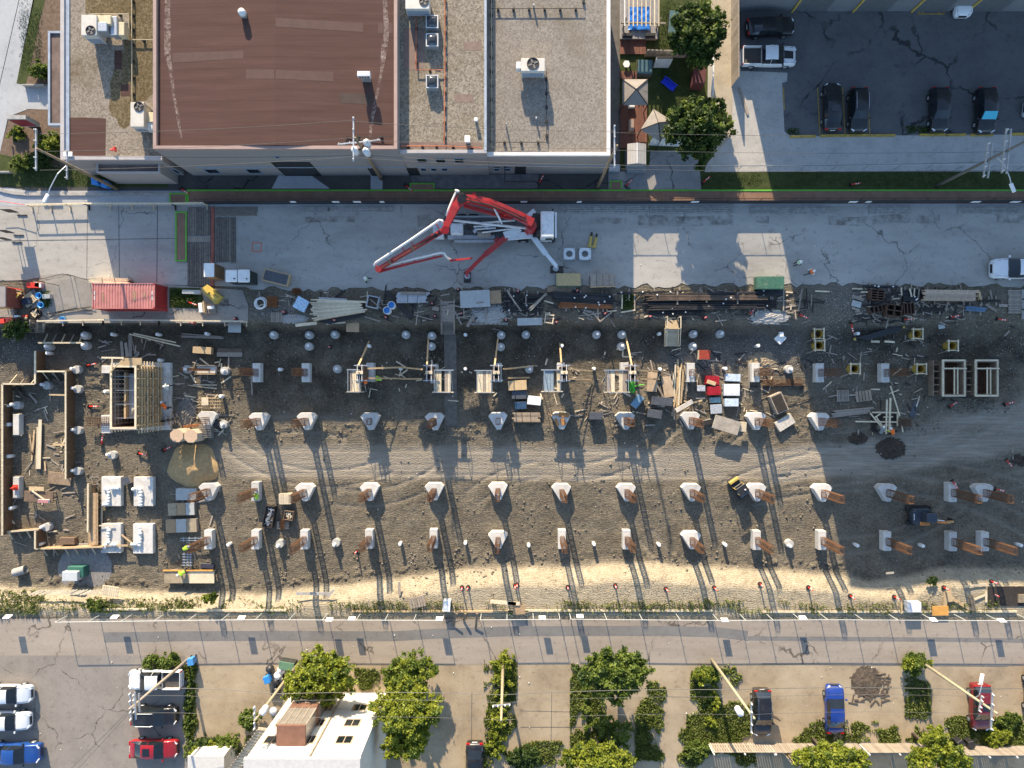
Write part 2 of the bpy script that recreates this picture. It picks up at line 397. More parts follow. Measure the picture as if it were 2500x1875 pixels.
LOTW=paving('worn_asphalt',(.17,.15,.132),(.25,.222,.195),(.31,.277,.245),.3,.4,True,crack_w=.008)
DRIVE=paving('driveway_dirt',(.15,.112,.072),(.35,.28,.19),(.50,.41,.295),.22,.4,False)
PEBBLE=paving('pebbled_lot',(.30,.29,.265),(.42,.40,.37),(.52,.50,.455),.5,.8,False)
WALKC=paving('pavement_concrete',(.30,.31,.32),(.38,.39,.40),(.46,.47,.48),.4,.2,False)
DARKYARD=paving('back_alley_asphalt',(.05,.048,.045),(.075,.072,.068),(.11,.105,.1),.4,.3,True)
MULCH=paving('bark_mulch',(.07,.045,.03),(.15,.105,.075),(.26,.20,.15),3.0,.3,False)
TURF=paving('lawn_soil',(.028,.038,.012),(.05,.065,.02),(.10,.105,.04),1.2,.0,False)
PATCH=paving('asphalt_patch',(.14,.13,.125),(.185,.178,.17),(.23,.22,.21),.5,.2,False)
def flat(name,t,pts,z,mat):return struct(name,MB().sheet(poly(t,pts,0.0),z),mat)
Z1,Z2,Z3,Z4=.012,.020,.028,.036
# street and its north side
_rg=random.Random(4);_edge=[(x,np.interp(x,[-200,60,150,250,470,600,720,1240,1560,2090,2330,2700],[690,684,668,690,697,700,706,704,697,694,694,700])+(_rg.uniform(-6,7)if x>600 else 0))for x in range(2700,-201,-14)]
flat('street','f',[(-200,494),(2700,488)]+_edge,Z1,STREET)
flat('pavement','f',[(-200,458),(20,458),(70,466),(2700,462),(2700,503),(-200,503)],Z2,WALKC)
flat('back_alley','f',[(120,415),(1500,415),(1500,466),(120,466)],Z1,DARKYARD)
flat('work_platform','f',[(96,672),(150,668),(262,690),(420,696),(592,708),(606,745),(606,788.5),(96,788.5)],Z2,PLAT)
flat('avenue','f',[(-600,-300),(-25,-300),(48,-30),(46,0),(0,200),(-20,300),(-20,460),(-600,460)],Z1,WALKC)
flat('avenue_pavement','a0',[(165,0),(180,-100),(310,-100),(290,0),(140,705),(410,715),(410,925),(240,920),(70,985),(0,1290),(-160,1600),(-250,1600),(0,720)],Z2,WALKC)
flat('planting_bed','a0',[(390,-60),(540,-60),(540,1500),(-60,1590),(0,1280),(80,985),(240,925),(415,920),(415,715),(200,715)],Z1,MULCH)
flat('verge','a0',[(290,-60),(400,-60),(330,190),(250,600),(215,720),(140,705)],Z2,TURF)
flat('front_lawn','a0',[(0,1300),(520,1420),(1420,1500),(1420,1580),(0,1575)],Z2,TURF)
# concrete pads in the service strip
flat('service_pad','a1',[(210,1478),(480,1478),(640,1592),(150,1592)],Z2,WALKC)
flat('service_path','a1',[(985,1475),(1085,1475),(1085,1600),(985,1600)],Z2,WALKC)
flat('loading_pad','a1',[(1330,1475),(2400,1470),(2400,1590),(1330,1592)],Z2,M('loading_asphalt',(.13,.13,.13),.9,var=.3,scale=1.5))
# backyard, gravel strip and lots on the right
flat('back_lawn','f',[(1500,-60),(1760,-60),(1760,440),(1500,440)],Z1,TURF)
flat('side_passage','f',[(1470,-60),(1513,-60),(1513,400),(1470,400)],Z2,M('side_passage_concrete',(.13,.12,.11),.9,var=.25,scale=2))
flat('gravel_strip','f',[(1735,-80),(1792,-80),(1790,419),(1740,419)],Z2,paving('gravel_strip',(.26,.22,.16),(.40,.345,.26),(.5,.44,.34),.7,.5,False))
flat('driveway_pad','f',[(1588,368),(1705,368),(1712,466),(1485,466),(1485,425),(1585,405)],Z3+.004,paving('pad_concrete',(.20,.19,.185),(.28,.27,.26),(.36,.34,.32),.5,.4,True))
flat('dry_grass','f',[(1700,421),(2700,420),(2700,465),(1700,465)],Z3,TURF)
flat('pebble_lot','f',[(1788,120),(1960,120),(1960,190),(2700,260),(2700,418),(1720,420),(1725,400),(1788,330)],Z3,PEBBLE)
flat('parking_lot','a3',[(-180,-80),(2600,-80),(2600,1128),(240,1150),(190,1110),(170,700),(210,690),(215,615),(-180,600)],Z4,LOTASPH)
# alley and yards at the bottom
flat('alley_road','f',[(-300,1512),(160,1510),(2700,1514),(2700,1626),(2450,1624),(2200,1622),(1860,1620),(1400,1622),(480,1622),(-300,1622)],Z2,ALLEY)
flat('corner_lot','f',[(-300,1600),(452,1600),(462,1700),(455,2000),(-300,2000)],Z3,LOTW)
flat('driveways','f',[(455,1612),(2700,1612),(2700,2000),(455,2000)],Z1,DRIVE)
def strip(name,t,pts,w,z,mat):
 p=poly(t,pts,0.0);a,b=[],[]
 for i,q in enumerate(p):
  d=(p[min(i+1,len(p)-1)]-p[max(i-1,0)]).normalized();nrm=Vector((-d.y,d.x,0))*w/2
  a.append(q+nrm);b.append(q-nrm)
 mb=MB()
 for i in range(len(p)-1):mb.add([(v.x,v.y,z)for v in(a[i],b[i],b[i+1],a[i+1])],[(0,1,2,3)])
 return struct(name,mb,mat)
for pts,w_ in(([(1152,1690),(1151,1830)],.06),([(1347,1690),(1345,1850)],.05),([(1270,1775),(1420,1775)],.04),([(1600,1700),(1720,1702)],.03),([(1270,1735),(1410,1738)],.03),([(0,588),(440,582)],.05),([(290,500),(292,690)],.05),([(385,500),(383,690)],.06),([(214,500),(212,680)],.04)):strip('slab_joint','f',pts,w_,Z3,M('joint_tar',(.10,.095,.09),.9,ws=True))
strip('asphalt_patch','f',[(255,1556),(420,1553),(640,1552),(960,1553),(1060,1547),(1240,1541),(1420,1540),(1500,1540),(1620,1540),(1750,1543),(1825,1552)],1.0,Z3,PATCH)
strip('asphalt_patch','f',[(1825,1558),(2100,1560),(2280,1561),(2700,1566)],.42,Z3,PATCH)
flat('asphalt_patch','d2',[(130,540),(180,540),(185,600),(140,600)],Z4,PATCH)
strip('patch_seam','d3',[(0,868),(500,872),(1200,880),(1860,884)],.1,Z4,PATCH)
# haul walkway across the pit floor, sunk planks
flat_z=PIT+.06
_w=poly('f',[(1084,815),(1114,815),(1116,1040),(1086,1040)],flat_z)
struct('pit_walkway',MB().prism([(p.x,p.y)for p in _w],PIT-.2,flat_z),M('walkway_boards',(.13,.118,.10),.9,var=.3,scale=2,ws=True))
# painted marks: yellow bay lines, orange square, hatched box
YLINE=M('yellow_road_paint',(.42,.27,.05),.8,var=.35,scale=5,ws=True,dirt=.5)
OLINE=M('orange_marking_paint',(.70,.13,.05),.8,var=.3,scale=5,ws=True)
for pts in([(468,740),(488,1130)],[(678,740),(702,1140)],[(885,735),(910,1130)],[(180,740),(188,930)]):
 strip('bay_line','a3',pts,.1,Z4+.006,YLINE)
for pts in([(1312,120),(1535,120)],[(1535,120),(1540,10)],[(1312,120),(1410,5)],[(1370,120),(1340,90)],[(1500,115),(1440,30)]):
 strip('hatch_line','a3',pts,.12,Z4+.006,YLINE)
for pts in([(2130,528),(2205,528)],[(2205,525),(2205,602)],[(2205,602),(2130,600)],[(2130,602),(2130,525)]):
 strip('marking_line','b0',pts,.07,Z3,OLINE)
# ------------------------------------------------------------------ buildings along the top
def roof_gravel(name,c0,c1,c2,stain=(.12,.085,.04),sc=.25):
 m,nt,bs=new_mat(name);co=coords(nt,True)
 v=N(nt,'ShaderNodeTexVoronoi');v.inputs['Scale'].default_value=6.5;nt.links.new(co,v.inputs['Vector'])
 g=noise(nt,co,9,4,.75)
 c=mixc(nt,.5,ramp(nt,v.outputs['Color'],[(.2,c0),(.5,c1),(.8,c2)]),ramp(nt,g,[(.32,tuple(x*.45 for x in c0)),(.5,c1),(.7,c2)]))
 s=noise(nt,co,sc,6,.65)
 c=mixc(nt,ramp(nt,s,[(.5,(0,)*3),(.72,(.6,)*3)]),c,stain)
 nt.links.new(c,bs.inputs['Base Color']);bs.inputs['Roughness'].default_value=.95;bs.inputs['Specular IOR Level'].default_value=.1
 bump(nt,bs,g,.6,.03);return m
GRAVEL_A=roof_gravel('roof_gravel_tan',(.14,.115,.088),(.25,.212,.17),(.35,.305,.25),(.10,.068,.025),.16)
GRAVEL_B=roof_gravel('roof_gravel_speckled',(.10,.088,.07),(.25,.215,.168),(.38,.335,.265),(.16,.125,.075),.2)
GRAVEL_C=roof_gravel('roof_gravel_fine',(.16,.14,.12),(.25,.222,.188),(.33,.297,.255),(.17,.14,.10),.25)
def membrane():
 m,nt,bs=new_mat('brown_roof_membrane');co=coords(nt,True)
 f=noise(nt,scaled(nt,co,(.12,1.6,1)),1.2,6,.65)
 c=ramp(nt,f,[(.3,(.072,.038,.030)),(.55,(.088,.047,.038)),(.75,(.105,.058,.047))])
 w=N(nt,'ShaderNodeTexWave',bands_direction='Y');w.inputs['Scale'].default_value=.32;w.inputs['Distortion'].default_value=.25
 nt.links.new(co,w.inputs['Vector'])
 c=mixc(nt,ramp(nt,w.outputs['Fac'],[(.0,(.5,)*3),(.02,(0,)*3)]),c,(.06,.03,.024))
 nt.links.new(c,bs.inputs['Base Color']);bs.inputs['Roughness'].default_value=.85;bs.inputs['Specular IOR Level'].default_value=.2
 bump(nt,bs,noise(nt,co,12,3),.3,.02);return m
MEMB=membrane()
COPING=M('pink_coping',(.34,.235,.20),.6,var=.1,scale=1,ws=True)
COPGREY=M('grey_coping',(.40,.37,.36),.6,var=.12,scale=1,ws=True)
COPBLUE=M('blue_grey_flashing',(.30,.35,.42),.5,var=.2,scale=1.5,ws=True)
COPWHITE=M('white_coping',(.62,.60,.58),.6,var=.1,scale=1,ws=True)
BRICKG=M('grey_brick',(.24,.215,.20),.9,var=.15,scale=8,ws=True,stretch=(1,1,3),bmp=.2)
BRICKT=M('tan_block',(.28,.245,.22),.9,var=.12,scale=6,ws=True,bmp=.2)
DARKOPEN=M('shadowed_opening',(.02,.02,.022),.5,var=.2)
BAND=M('blue_steel_band',(.24,.29,.36),.5,var=.1)
def roof_rect(t,x0,y0,x1,y1,z):return rect(t,x0,y0,x1,y1,z)
def wall_box(par,r,z0,z1,mat,name='wall'):
 return MB().box(r[0],r[1],z0,r[2],r[3],z1).build(name,mat,par,True)
def coping(par,r,z,w,h,mat,sides='NSEW'):
 x0,y0,x1,y1=r
 for sd,b in(('S',(x0,y0,x1,y0+w)),('N',(x0,y1-w,x1,y1)),('W',(x0,y0+w,x0+w,y1-w)),('E',(x1-w,y0+w,x1,y1-w))):
  if sd in sides:MB().box(b[0],b[1],z-.02,b[2],b[3],z+h).build('coping',mat,par,True)
def facade_window(par,x0,x1,z0,z1,ywall,kind='window',deep=.06):
 fr=MB()
 f=.07
 for b in((x0-f,z0-f,x1+f,z0),(x0-f,z1,x1+f,z1+f),(x0-f,z0,x0,z1),(x1,z0,x1+f,z1)):
  fr.box(b[0],ywall-deep,b[1],b[2],ywall+.01,b[3])
 o=fr.build(kind,BAND if kind=='window' else DARKSTEEL,par,True)
 # pane is a sub-part of the window
 me=MB().box(x0,ywall-deep*.5,z0,x1,ywall+.005,z1)
 p=me.build('pane' if kind=='window' else 'leaf',GLASS if kind=='window' else DARKOPEN,o);p.matrix_parent_inverse=Matrix.Translation(par.location).inverted()
 return o
def wx(t,x,z):return L(t,x,0,z).x
GY0=L('f',0,425).y  # south face line of the row of buildings
# --- left low building with gravel roof
HA=4.8
b=thing('flat_roof_building','low building with tan gravel roof and brown patched corner','building',(L('f',270,200).x,25,0))
ra=rect('f',148,-120,396,390,HA)
wall_box(b,(ra[0],ra[1],ra[2]-.2,ra[3]),0,HA-.25,BRICKG)
MB().sheet([(ra[0]+.3,ra[1]+.3),(ra[2],ra[1]+.3),(ra[2],ra[3]),(ra[0]+.3,ra[3])],HA-.2).build('roof',GRAVEL_A,b,True)
coping(b,ra,HA-.2,.35,.25,COPGREY,'SW')
rr=rect('a0',540,-100,578,1275,HA);MB().box(rr[0],rr[1],HA-.2,rr[2],rr[3],HA-.1).build('flashing',COPBLUE,b,True)
for pts,nm in(([(576,995),(700,990),(895,1000),(890,1320),(576,1320)],'patch'),([(965,425),(1030,425),(1030,585),(965,585)],'patch'),([(1020,712),(1100,712),(1100,812),(1020,815)],'patch')):
 MB().sheet(poly('a0',pts,HA-.2),HA-.194).build(nm,MEMB,b,True)
MB().sheet(poly('a0',[(720,-60),(1290,-60),(1290,790),(1230,850),(1165,850),(1110,960),(1090,1060),(1040,1090),(1000,1060),(985,1000),(940,975),(915,900),(935,810),(925,700),(945,640),(965,585),(1045,420),(1050,320),(1090,300),(1085,110),(720,110)],HA-.2),HA-.197).build('moss_patch',roof_gravel('mossy_gravel',(.07,.052,.026),(.14,.107,.06),(.24,.19,.115),(.07,.05,.02),.3),b,True)
# canopy strips on its west and south sides
rc=rect('a0',410,265,520,1060,3.4)
MB().box(rc[0],rc[1],2.9,ra[0],rc[3],3.35).build('canopy',COPGREY,b,True)
MB().sheet([(rc[0]+.2,rc[1]+.2),(ra[0]-.02,rc[1]+.2),(ra[0]-.02,rc[3]-.2),(rc[0]+.2,rc[3]-.2)],3.356).build('canopy_roof',M('stained_brown_roofing',(.14,.10,.085),.9,var=.45,scale=.8,ws=True),b,True)
for bb in((rc[0],rc[1],rc[0]+.2,rc[3]),(rc[0]+.2,rc[1],ra[0],rc[1]+.2),(rc[0]+.2,rc[3]-.2,ra[0],rc[3])):
 MB().box(bb[0],bb[1],3.35,bb[2],bb[3],3.5).build('canopy_edge',COPBLUE,b,True)
rc=rect('a0',815,1345,1350,1460,3.6)
MB().box(rc[0],rc[1],0,rc[2],ra[1],3.5).build('entrance_bay',BRICKT,b,True)
MB().sheet([(rc[0]+.15,rc[1]+.15),(rc[2]-.15,rc[1]+.15),(rc[2]-.15,ra[1]-.1),(rc[0]+.15,ra[1]-.1)],3.506).build('bay_roof',M('stained_brown_roofing'),b,True)
for bb in((rc[0],rc[1],rc[2],rc[1]+.15),(rc[0],rc[1]+.15,rc[0]+.15,ra[1]),(rc[2]-.15,rc[1]+.15,rc[2],ra[1])):
 MB().box(bb[0],bb[1],3.5,bb[2],bb[3],3.66).build('bay_edge',COPGREY,b,True)
# --- tall brown roofed hall
HB=7.8
b=thing('brown_roof_building','large hall with brown membrane roof and pink coping','building',(L('f',670,200).x,25,0))
rb=rect('f',374,-120,970,364,HB)
wall_box(b,rb,0,HB-.35,BRICKG)
XM=L('a1',187,0,HB).x;RISE=.5
def zr(x):return HB-.3+RISE*max(0,1-abs(x-XM)/(rb[2]-XM))
for xa,xb in((rb[0]+.3,XM),(XM,rb[2]-.3)):MB().add([(xa,rb[1]+.3,zr(xa)),(xb,rb[1]+.3,zr(xb)),(xb,rb[3],zr(xb)),(xa,rb[3],zr(xa))],[(0,1,2,3)]).build('roof',MEMB,b,True)
coping(b,rb,HB-.3,.3,.35,COPING,'SWE')
GREYSEAM=M('faded_membrane',(.093,.051,.042),.9,var=.12,scale=1.5,ws=True)
DARKPATCH=M('dark_membrane',(.055,.035,.028),.85,var=.2,scale=1.5,ws=True)
for t,pts,mt in(('a1',[(192,165),(920,190),(920,268),(192,240)],GREYSEAM),('a1',[(1045,185),(1168,188),(1168,275),(1045,275)],GREYSEAM),('a1',[(-60,592),(182,600),(182,678),(-60,672)],GREYSEAM),('a1',[(192,600),(672,610),(672,690),(192,678)],GREYSEAM),
     ('a1',[(725,785),(990,792),(990,880),(725,870)],DARKPATCH),('a0',[(1450,440),(2060,435),(2060,500),(1450,525)],GREYSEAM)):
 MB().add([(p.x,p.y,zr(p.x)+.007)for p in poly(t,pts,HB-.1)],[(3,2,1,0)]).build('membrane_patch',mt,b,True)
def stain_mat():
 m,nt,bs=new_mat('lime_streak');co=coords(nt,True)
 f=noise(nt,co,3.5,6,.7)
 bs.inputs['Base Color'].default_value=(.52,.42,.36,1);bs.inputs['Roughness'].default_value=.9
 tr=nt.nodes.new('ShaderNodeBsdfTransparent');mx=nt.nodes.new('ShaderNodeMixShader')
 nt.links.new(ramp(nt,f,[(.42,(0,)*3),(.70,(.6,)*3)]),mx.inputs[0]);nt.links.new(tr.outputs[0],mx.inputs[1]);nt.links.new(bs.outputs[0],mx.inputs[2])
 nt.links.new(mx.outputs[0],nt.nodes['Material Output'].inputs[0]);return m
STAIN=stain_mat()
for t,pts in(('a0',[(1425,-80,.5),(1415,60,.45),(1415,240,.55),(1415,450,.5),(1445,600,.3),(1470,800,.22),(1505,980,.25),(1520,1080,.2),(1540,1180,.12)]),
    ('a1',[(1100,-60,.3),(1112,110,.4),(1122,260,.4),(1100,420,.5),(1080,600,.25),(1045,780,.2),(1010,950,.3),(990,1080,.25),(982,1180,.1)])):
 mb=MB();p=[(L(t,x,y,HB-.3),w)for x,y,w in pts]
 for(q0,w0),(q1,w1)in zip(p,p[1:]):
  w0*= .55;w1*= .55;mb.add([(q0.x-w0,q0.y,zr(q0.x-w0)+.014),(q1.x-w1,q1.y,zr(q1.x-w1)+.014),(q1.x+w1,q1.y,zr(q1.x+w1)+.014),(q0.x+w0,q0.y,zr(q0.x+w0)+.014)],[(0,1,2,3)])
 mb.build('lime_streak',STAIN,b,True)
yw=rb[1]
def fz(y_px):  # height on the south face seen at this photo row
 return CAM_H*(1-(937.5-425)/(937.5-y_px))
YW=rb[1]
MB().box(rb[0]+1.5,YW-.05,2.55,rb[2],YW+.01,2.75).build('steel_band',BAND,b,True)
for xs_ in((1462,1500),(1735,1840),(2085,2190)):facade_window(b,wx('a0',xs_[0],1.6),wx('a0',xs_[1],1.6),.9,2.1,YW)
facade_window(b,wx('a1',215,2),wx('a1',520,2),.1,4.2,YW,'roller_door')
facade_window(b,wx('a1',985,1.2),wx('a1',1040,1.2),.1,2.2,YW,'door')
facade_window(b,wx('a1',200,5),wx('a1',235,5),5.5,5.9,YW,'window')
# --- middle gravel roof with skylights
HC=6.6
b=thing('skylight_building','gravel roofed block with three domed skylights and red gas pipes','building',(L('f',1075,200).x,25,0))
rc=rect('f',968,-120,1188,373,HC);rc=(rb[2]+.002,rb[1]+.05,rc[2],rc[3])
wall_box(b,rc,0,HC-.3,BRICKT)
MB().sheet([(rc[0],rc[1]+.3),(rc[2]-.2,rc[1]+.3),(rc[2]-.2,rc[3]),(rc[0],rc[3])],HC-.25).build('roof',GRAVEL_B,b,True)
coping(b,rc,HC-.25,.3,.28,COPGREY,'S');coping(b,rc,HC-.25,.22,.3,COPBLUE,'E')
for pts,mt in(([(1262,235),(1440,235),(1430,590),(1262,590)],M('brown_roof_felt',(.20,.14,.115),.9,var=.2,scale=2,ws=True)),([(1770,355),(1922,345),(1922,430),(1775,425)],M('brown_roof_felt')),
    ([(1690,800),(1850,795),(1850,865),(1695,865)],M('brown_roof_felt')),([(1220,1195),(1925,1205),(1925,1262),(1220,1250)],M('brown_roof_felt'))):
 MB().sheet(poly('a1',pts,HC-.25),HC-.244).build('felt_patch',mt,b,True)
MB().box(rc[0]+.9,rc[1]-.05,2.55,rc[2],rc[1]+.01,2.75).build('steel_band',BAND,b,True)
for xa,xb in((1400,1475),(1558,1632),(1715,1788)):facade_window(b,wx('a1',xa-20,4.6),wx('a1',xb-20,4.6),4.0,5.1,rc[1])
for xa,xb in((1410,1452),(1497,1540),(1588,1630),(2027,2070),(2115,2160)):facade_window(b,wx('a1',xa,1.8),wx('a1',xb,1.8),1.5,2.2,rc[1])
facade_window(b,wx('a1',1305,1.2),wx('a1',1385,1.2),.1,2.2,rc[1],'door')
# --- right gravel roof with white coping
HD=5.5
b=thing('white_edged_building','flat block with fine gravel roof and white coping beside the garden','building',(L('f',1340,200).x,25,0))
rd=rect('f',1186,-120,1490,380,HD);rd=(rc[2]+.002,rd[1],rd[2],rd[3])
wall_box(b,rd,0,HD-.3,BRICKT)
MB().sheet([(rd[0],rd[1]+.3),(rd[2]-.3,rd[1]+.3),(rd[2]-.3,rd[3]),(rd[0],rd[3])],HD-.25).build('roof',GRAVEL_C,b,True)
coping(b,rd,HD-.25,.33,.3,COPWHITE,'SE')
MB().box(rd[0],rd[1]-.05,2.5,rd[2],rd[1]+.01,2.7).build('steel_band',BAND,b,True)
facade_window(b,wx('a2',0,1.2),wx('a2',20,1.2),1.3,2.1,rd[1]);facade_window(b,wx('a2',65,1.2),wx('a2',145,1.2),.1,2.2,rd[1],'door')
MB().box(wx('a2',-30,2.6),rd[1]-1.6,2.5,wx('a2',265,2.6),rd[1]-1.5,2.62).box(wx('a2',258,2.6),rd[1]-1.6,0,wx('a2',266,2.6),rd[1]-1.52,2.62).box(wx('a2',-30,2.6),rd[1]-1.5,2.5,wx('a2',-22,2.6),rd[1],2.6).build('canopy_frame',DARKSTEEL,b,True)
# --- tall grey building out of frame at upper right (its foot and bay doors show at the top edge)
HE=20.9
b=thing('grey_tall_building','dark grey tall building with yellow edged bay doors at top right','building',(L('f',2200,-100).x,L('f',0,28).y,0))
re_=(L('f',1790,0).x,L('f',0,28).y)
GREYW=M('dark_grey_cladding',(.16,.165,.175),.7,var=.1,scale=1,ws=True)
MB().box(re_[0],re_[1],0,75,re_[1]+26,HE).build('wall',GREYW,b,True)
MB().box(re_[0]-.3,re_[1]-.3,HE,75.3,re_[1]+26.3,HE+.3).build('roof',COPGREY,b,True)
for x in(280,800,1300,1770):
 xx=wx('a3',x,.8)
 MB().box(xx-.09,re_[1]-.14,0,xx+.09,re_[1]-.002,3.6).build('door_jamb',YELLOWP,b,True)
 MB().box(xx+.12,re_[1]-.05,.05,xx+3.4,re_[1]-.003,3.5).build('bay_door',M('bay_door_grey',(.10,.105,.115),.6,var=.15,scale=2),b,True)
# ------------------------------------------------------------------ roof plant
def ac_unit(label,t,x0,y0,x1,y1,ztop,zroof,fan,fan_r,duct=(),group=None):
 c=L(t,(x0+x1)/2,(y0+y1)/2,ztop);r=rect(t,x0,y0,x1,y1,ztop)
 o=thing('rooftop_unit',label,'air conditioner',(c.x,c.y,zroof),group=group)
 MB().box(r[0],r[1],zroof+.35,r[2],r[3],ztop).build('casing',M('beige_sheet_metal',(.56,.53,.47),.5,var=.08,scale=2,dirt=.3,dirt_col=(.3,.25,.18)),o,True,bevel=.03)
 f=L(t,fan[0],fan[1],ztop)
 fo=MB().ring((f.x,f.y,ztop+.03),fan_r,.05,20).build('fan_guard',DARKSTEEL,o,True)
 fb=MB()
 fb.lathe([(fan_r,.0),(fan_r,.012)],20,(f.x,f.y,ztop));
 fb.build('fan_opening',DARKOPEN,o,True)
 bl=MB()
 for k in range(4):
  a=k*math.pi/2+.4;bl.beam((f.x,f.y,ztop+.03),(f.x+math.cos(a)*fan_r*.9,f.y+math.sin(a)*fan_r*.9,ztop+.03),.16,.02)
 bl.build('fan_blade',M('fan_grey',(.16,.15,.14),.5),o,True)
 lv=MB()
 for k in range(5):lv.box(r[0]+.1,r[1]-.03,zroof+.5+k*.16,r[2]-.1,r[1]+.005,zroof+.58+k*.16)
 lv.build('louvre',BAND,o,True)
 for x in(r[0]+.15,r[2]-.15):
  for y in(r[1]+.12,r[3]-.12):MB().box(x-.07,y-.07,zroof,x+.07,y+.07,zroof+.36).build('leg',BAND,o,True)
 for d in duct:
  rr=rect(d[0],*d[1:5],d[5]);MB().box(rr[0],rr[1],d[6],rr[2],rr[3],d[5]).build('duct',d[7]if len(d)>7 else GALV,o,True,bevel=.04)
 return o
ac_unit('beige roof unit with long metal ducts on the left gravel roof','a0',685,125,815,298,HA+1.7,HA-.2,(765,258),.42,
  [('a0',816,128,935,205,HA+1.5,HA+.5,M('cream_duct',(.58,.50,.33),.6,var=.15)),('a0',820,185,900,262,HA+1.6,HA+.4),('a0',930,135,985,295,HA+1.2,HA+.3),('a0',985,185,1048,298,HA+1.0,HA+.2,M('cream_duct'))])
ac_unit('beige roof unit with side duct against the brown hall wall','a0',1100,862,1214,1070,HA+1.5,HA-.2,(1172,900),.42,
  [('a0',1216,948,1298,1030,HA+1.0,HA+.2,M('cream_duct')),('a0',1216,1032,1290,1090,HA+.9,HA+.0,WHITEM)])
ac_unit('cream roof unit cut by the top edge beside the skylights','a1',1278,-70,1478,75,HC+1.3,HC-.25,(1435,10),.4)
ac_unit('square roof unit with black fan alone on the fine gravel roof','a2',112,490,312,600,HD+1.4,HD-.25,(212,537),.52,[('a2',70,520,112,580,HD+1.2,HD+.5,WHITEM)])
def roof_vent(label,t,x,y,zr,w,d,h,mat=GALV,hood=True):
 c=L(t,x,y,zr+h)
 o=thing('roof_vent',label,'roof vent',(c.x,c.y,zr))
 MB().box(-w*.35,-d*.35,0,w*.35,d*.35,h*.7).build('curb',GALV,o)
 if hood:MB().box(-w/2,-d/2,h*.7,w/2,d/2,h).build('hood',mat,o,bevel=.03)
 else:MB().lathe([(w*.3,h*.6),(w*.5,h*.7),(w*.45,h),(w*.1,h*1.1)],12).build('cowl',mat,o,smooth=True)
 return o
roof_vent('round cowled vent pipe near the top of the brown roof','a0',2035,95,HB-.3,.7,.7,1.1,WHITEM,False)
_v=roof_vent('louvred box vent with a long shadow on the brown roof','a1',925,620,HB-.3,1.15,.45,1.5,WHITEM)
for k in range(4):MB().box(-.45+k*.24,-.235,1.12,-.29+k*.24,-.225,1.38).build('louvre',DARKSTEEL,_v)
roof_vent('white square vent by the blue parapet on the skylight roof','a1',1873,1005,HC-.25,.32,.32,.6,WHITEP)
roof_vent('white turbine vent near the front edge of the skylight roof','a1',1800,1170,HC-.25,.5,.6,.9,WHITEP)
roof_vent('thin vent pipe on the fine gravel roof near its lower left','a1',2130,1045,HD-.25,.16,.16,.8,GALV,False)
roof_vent('steel vent pipe below the lone roof unit','a2',240,993,HD-.25,.2,.2,.6,GALV,False)
roof_vent('small vent pipe near the top of the fine gravel roof','a2',220,40,HD-.25,.2,.2,.6,GALV,False)
roof_vent('white junction box on the corner of the left gravel roof','a0',572,1300,HA,.85,.45,.25,WHITEP)
for i,(y0,y1,w_)in enumerate(((125,235,'topmost'),(280,390,'middle'),(630,742,'lowest'))):
 r=rect('a1',1450,y0,1555,y1,HC+.45);c=((r[0]+r[2])/2,(r[1]+r[3])/2)
 o=thing('skylight',f'{w_} of the three domed skylights on the gravel roof','skylight',(c[0],c[1],HC-.25),group='domed skylights on the gravel roof')
 hw=(r[2]-r[0])/2;hd=(r[3]-r[1])/2
 fr=MB()
 for b_ in((-hw,-hd,hw,-hd+.1),(-hw,hd-.1,hw,hd),(-hw,-hd+.1,-hw+.1,hd-.1),(hw-.1,-hd+.1,hw,hd-.1)):fr.box(b_[0],b_[1],0,b_[2],b_[3],.68)
 fr.build('frame',GALV,o)
 dm=MB();n=8;vs_=[]
 for a in range(n+1):
  for b_ in range(n+1):
   x,y=-1+2*a/n,-1+2*b_/n
   vs_.append((x*(hw-.1),y*(hd-.1),.6+.32*(1-x**4)*(1-y**4)))
 dm.add(vs_,[(a*(n+1)+b_,(a+1)*(n+1)+b_,(a+1)*(n+1)+b_+1,a*(n+1)+b_+1)for a in range(n)for b_ in range(n)])
 dm.build('dome',M('smoked_acrylic',(.04,.042,.045),.12,var=.1,spec=.7),o,smooth=True)
def roof_pipe(label,t,pts,zr,mat,r=.05,every=1.3):
 P=[L(t,x,y,zr+.3)for x,y in pts]
 o=thing('roof_pipe',label,'pipe',P[0]-Vector((0,0,.3)))
 MB().tube(P,r,6).build('pipe',mat,o,True)
 blk=None
 for a,b_ in zip(P,P[1:]):
  n=max(1,int((b_-a).length/every))
  for k in range(n):
   q=a.lerp(b_,(k+.5)/n)-o.location
   if blk is None:blk=MB().cbox((0,0,-.18),(.22,.22,.24)).build('support_block',BLACK,o);blk.location=q
   else:inst(blk,'support_block',o,q)
 return o
PIPEY=M('yellowed_pipe',(.42,.36,.24),.6,var=.2);PIPER=M('red_oxide_pipe',(.40,.12,.05),.6,var=.25,scale=2)
roof_pipe('yellow pipe run down the left gravel roof','a0',[(1112,-60),(1112,300),(1115,860)],HA-.2,PIPEY)
roof_pipe('short yellow pipe branch above the long roof ducts','a0',[(770,118),(1085,118),(1092,300)],HA-.2,PIPEY)
roof_pipe('yellow pipe branch running to the hall wall','a0',[(1115,335),(1295,335)],HA-.2,PIPEY)
roof_pipe('red gas pipe running the length of the skylight roof','a1',[(1612,-60),(1612,590),(1605,1220)],HC-.25,PIPER)
roof_pipe('red gas pipe branch below the middle skylight','a1',[(1368,160),(1368,590),(1600,590)],HC-.25,PIPER)
roof_pipe('red gas pipe along the front edge of the skylight roof','a1',[(1240,1232),(1600,1232),(1920,1246)],HC-.25,PIPER)
roof_pipe('steel conduit beside the blue parapet','a1',[(2003,-60),(2008,1250)],HD-.25,PIPEY,.04)
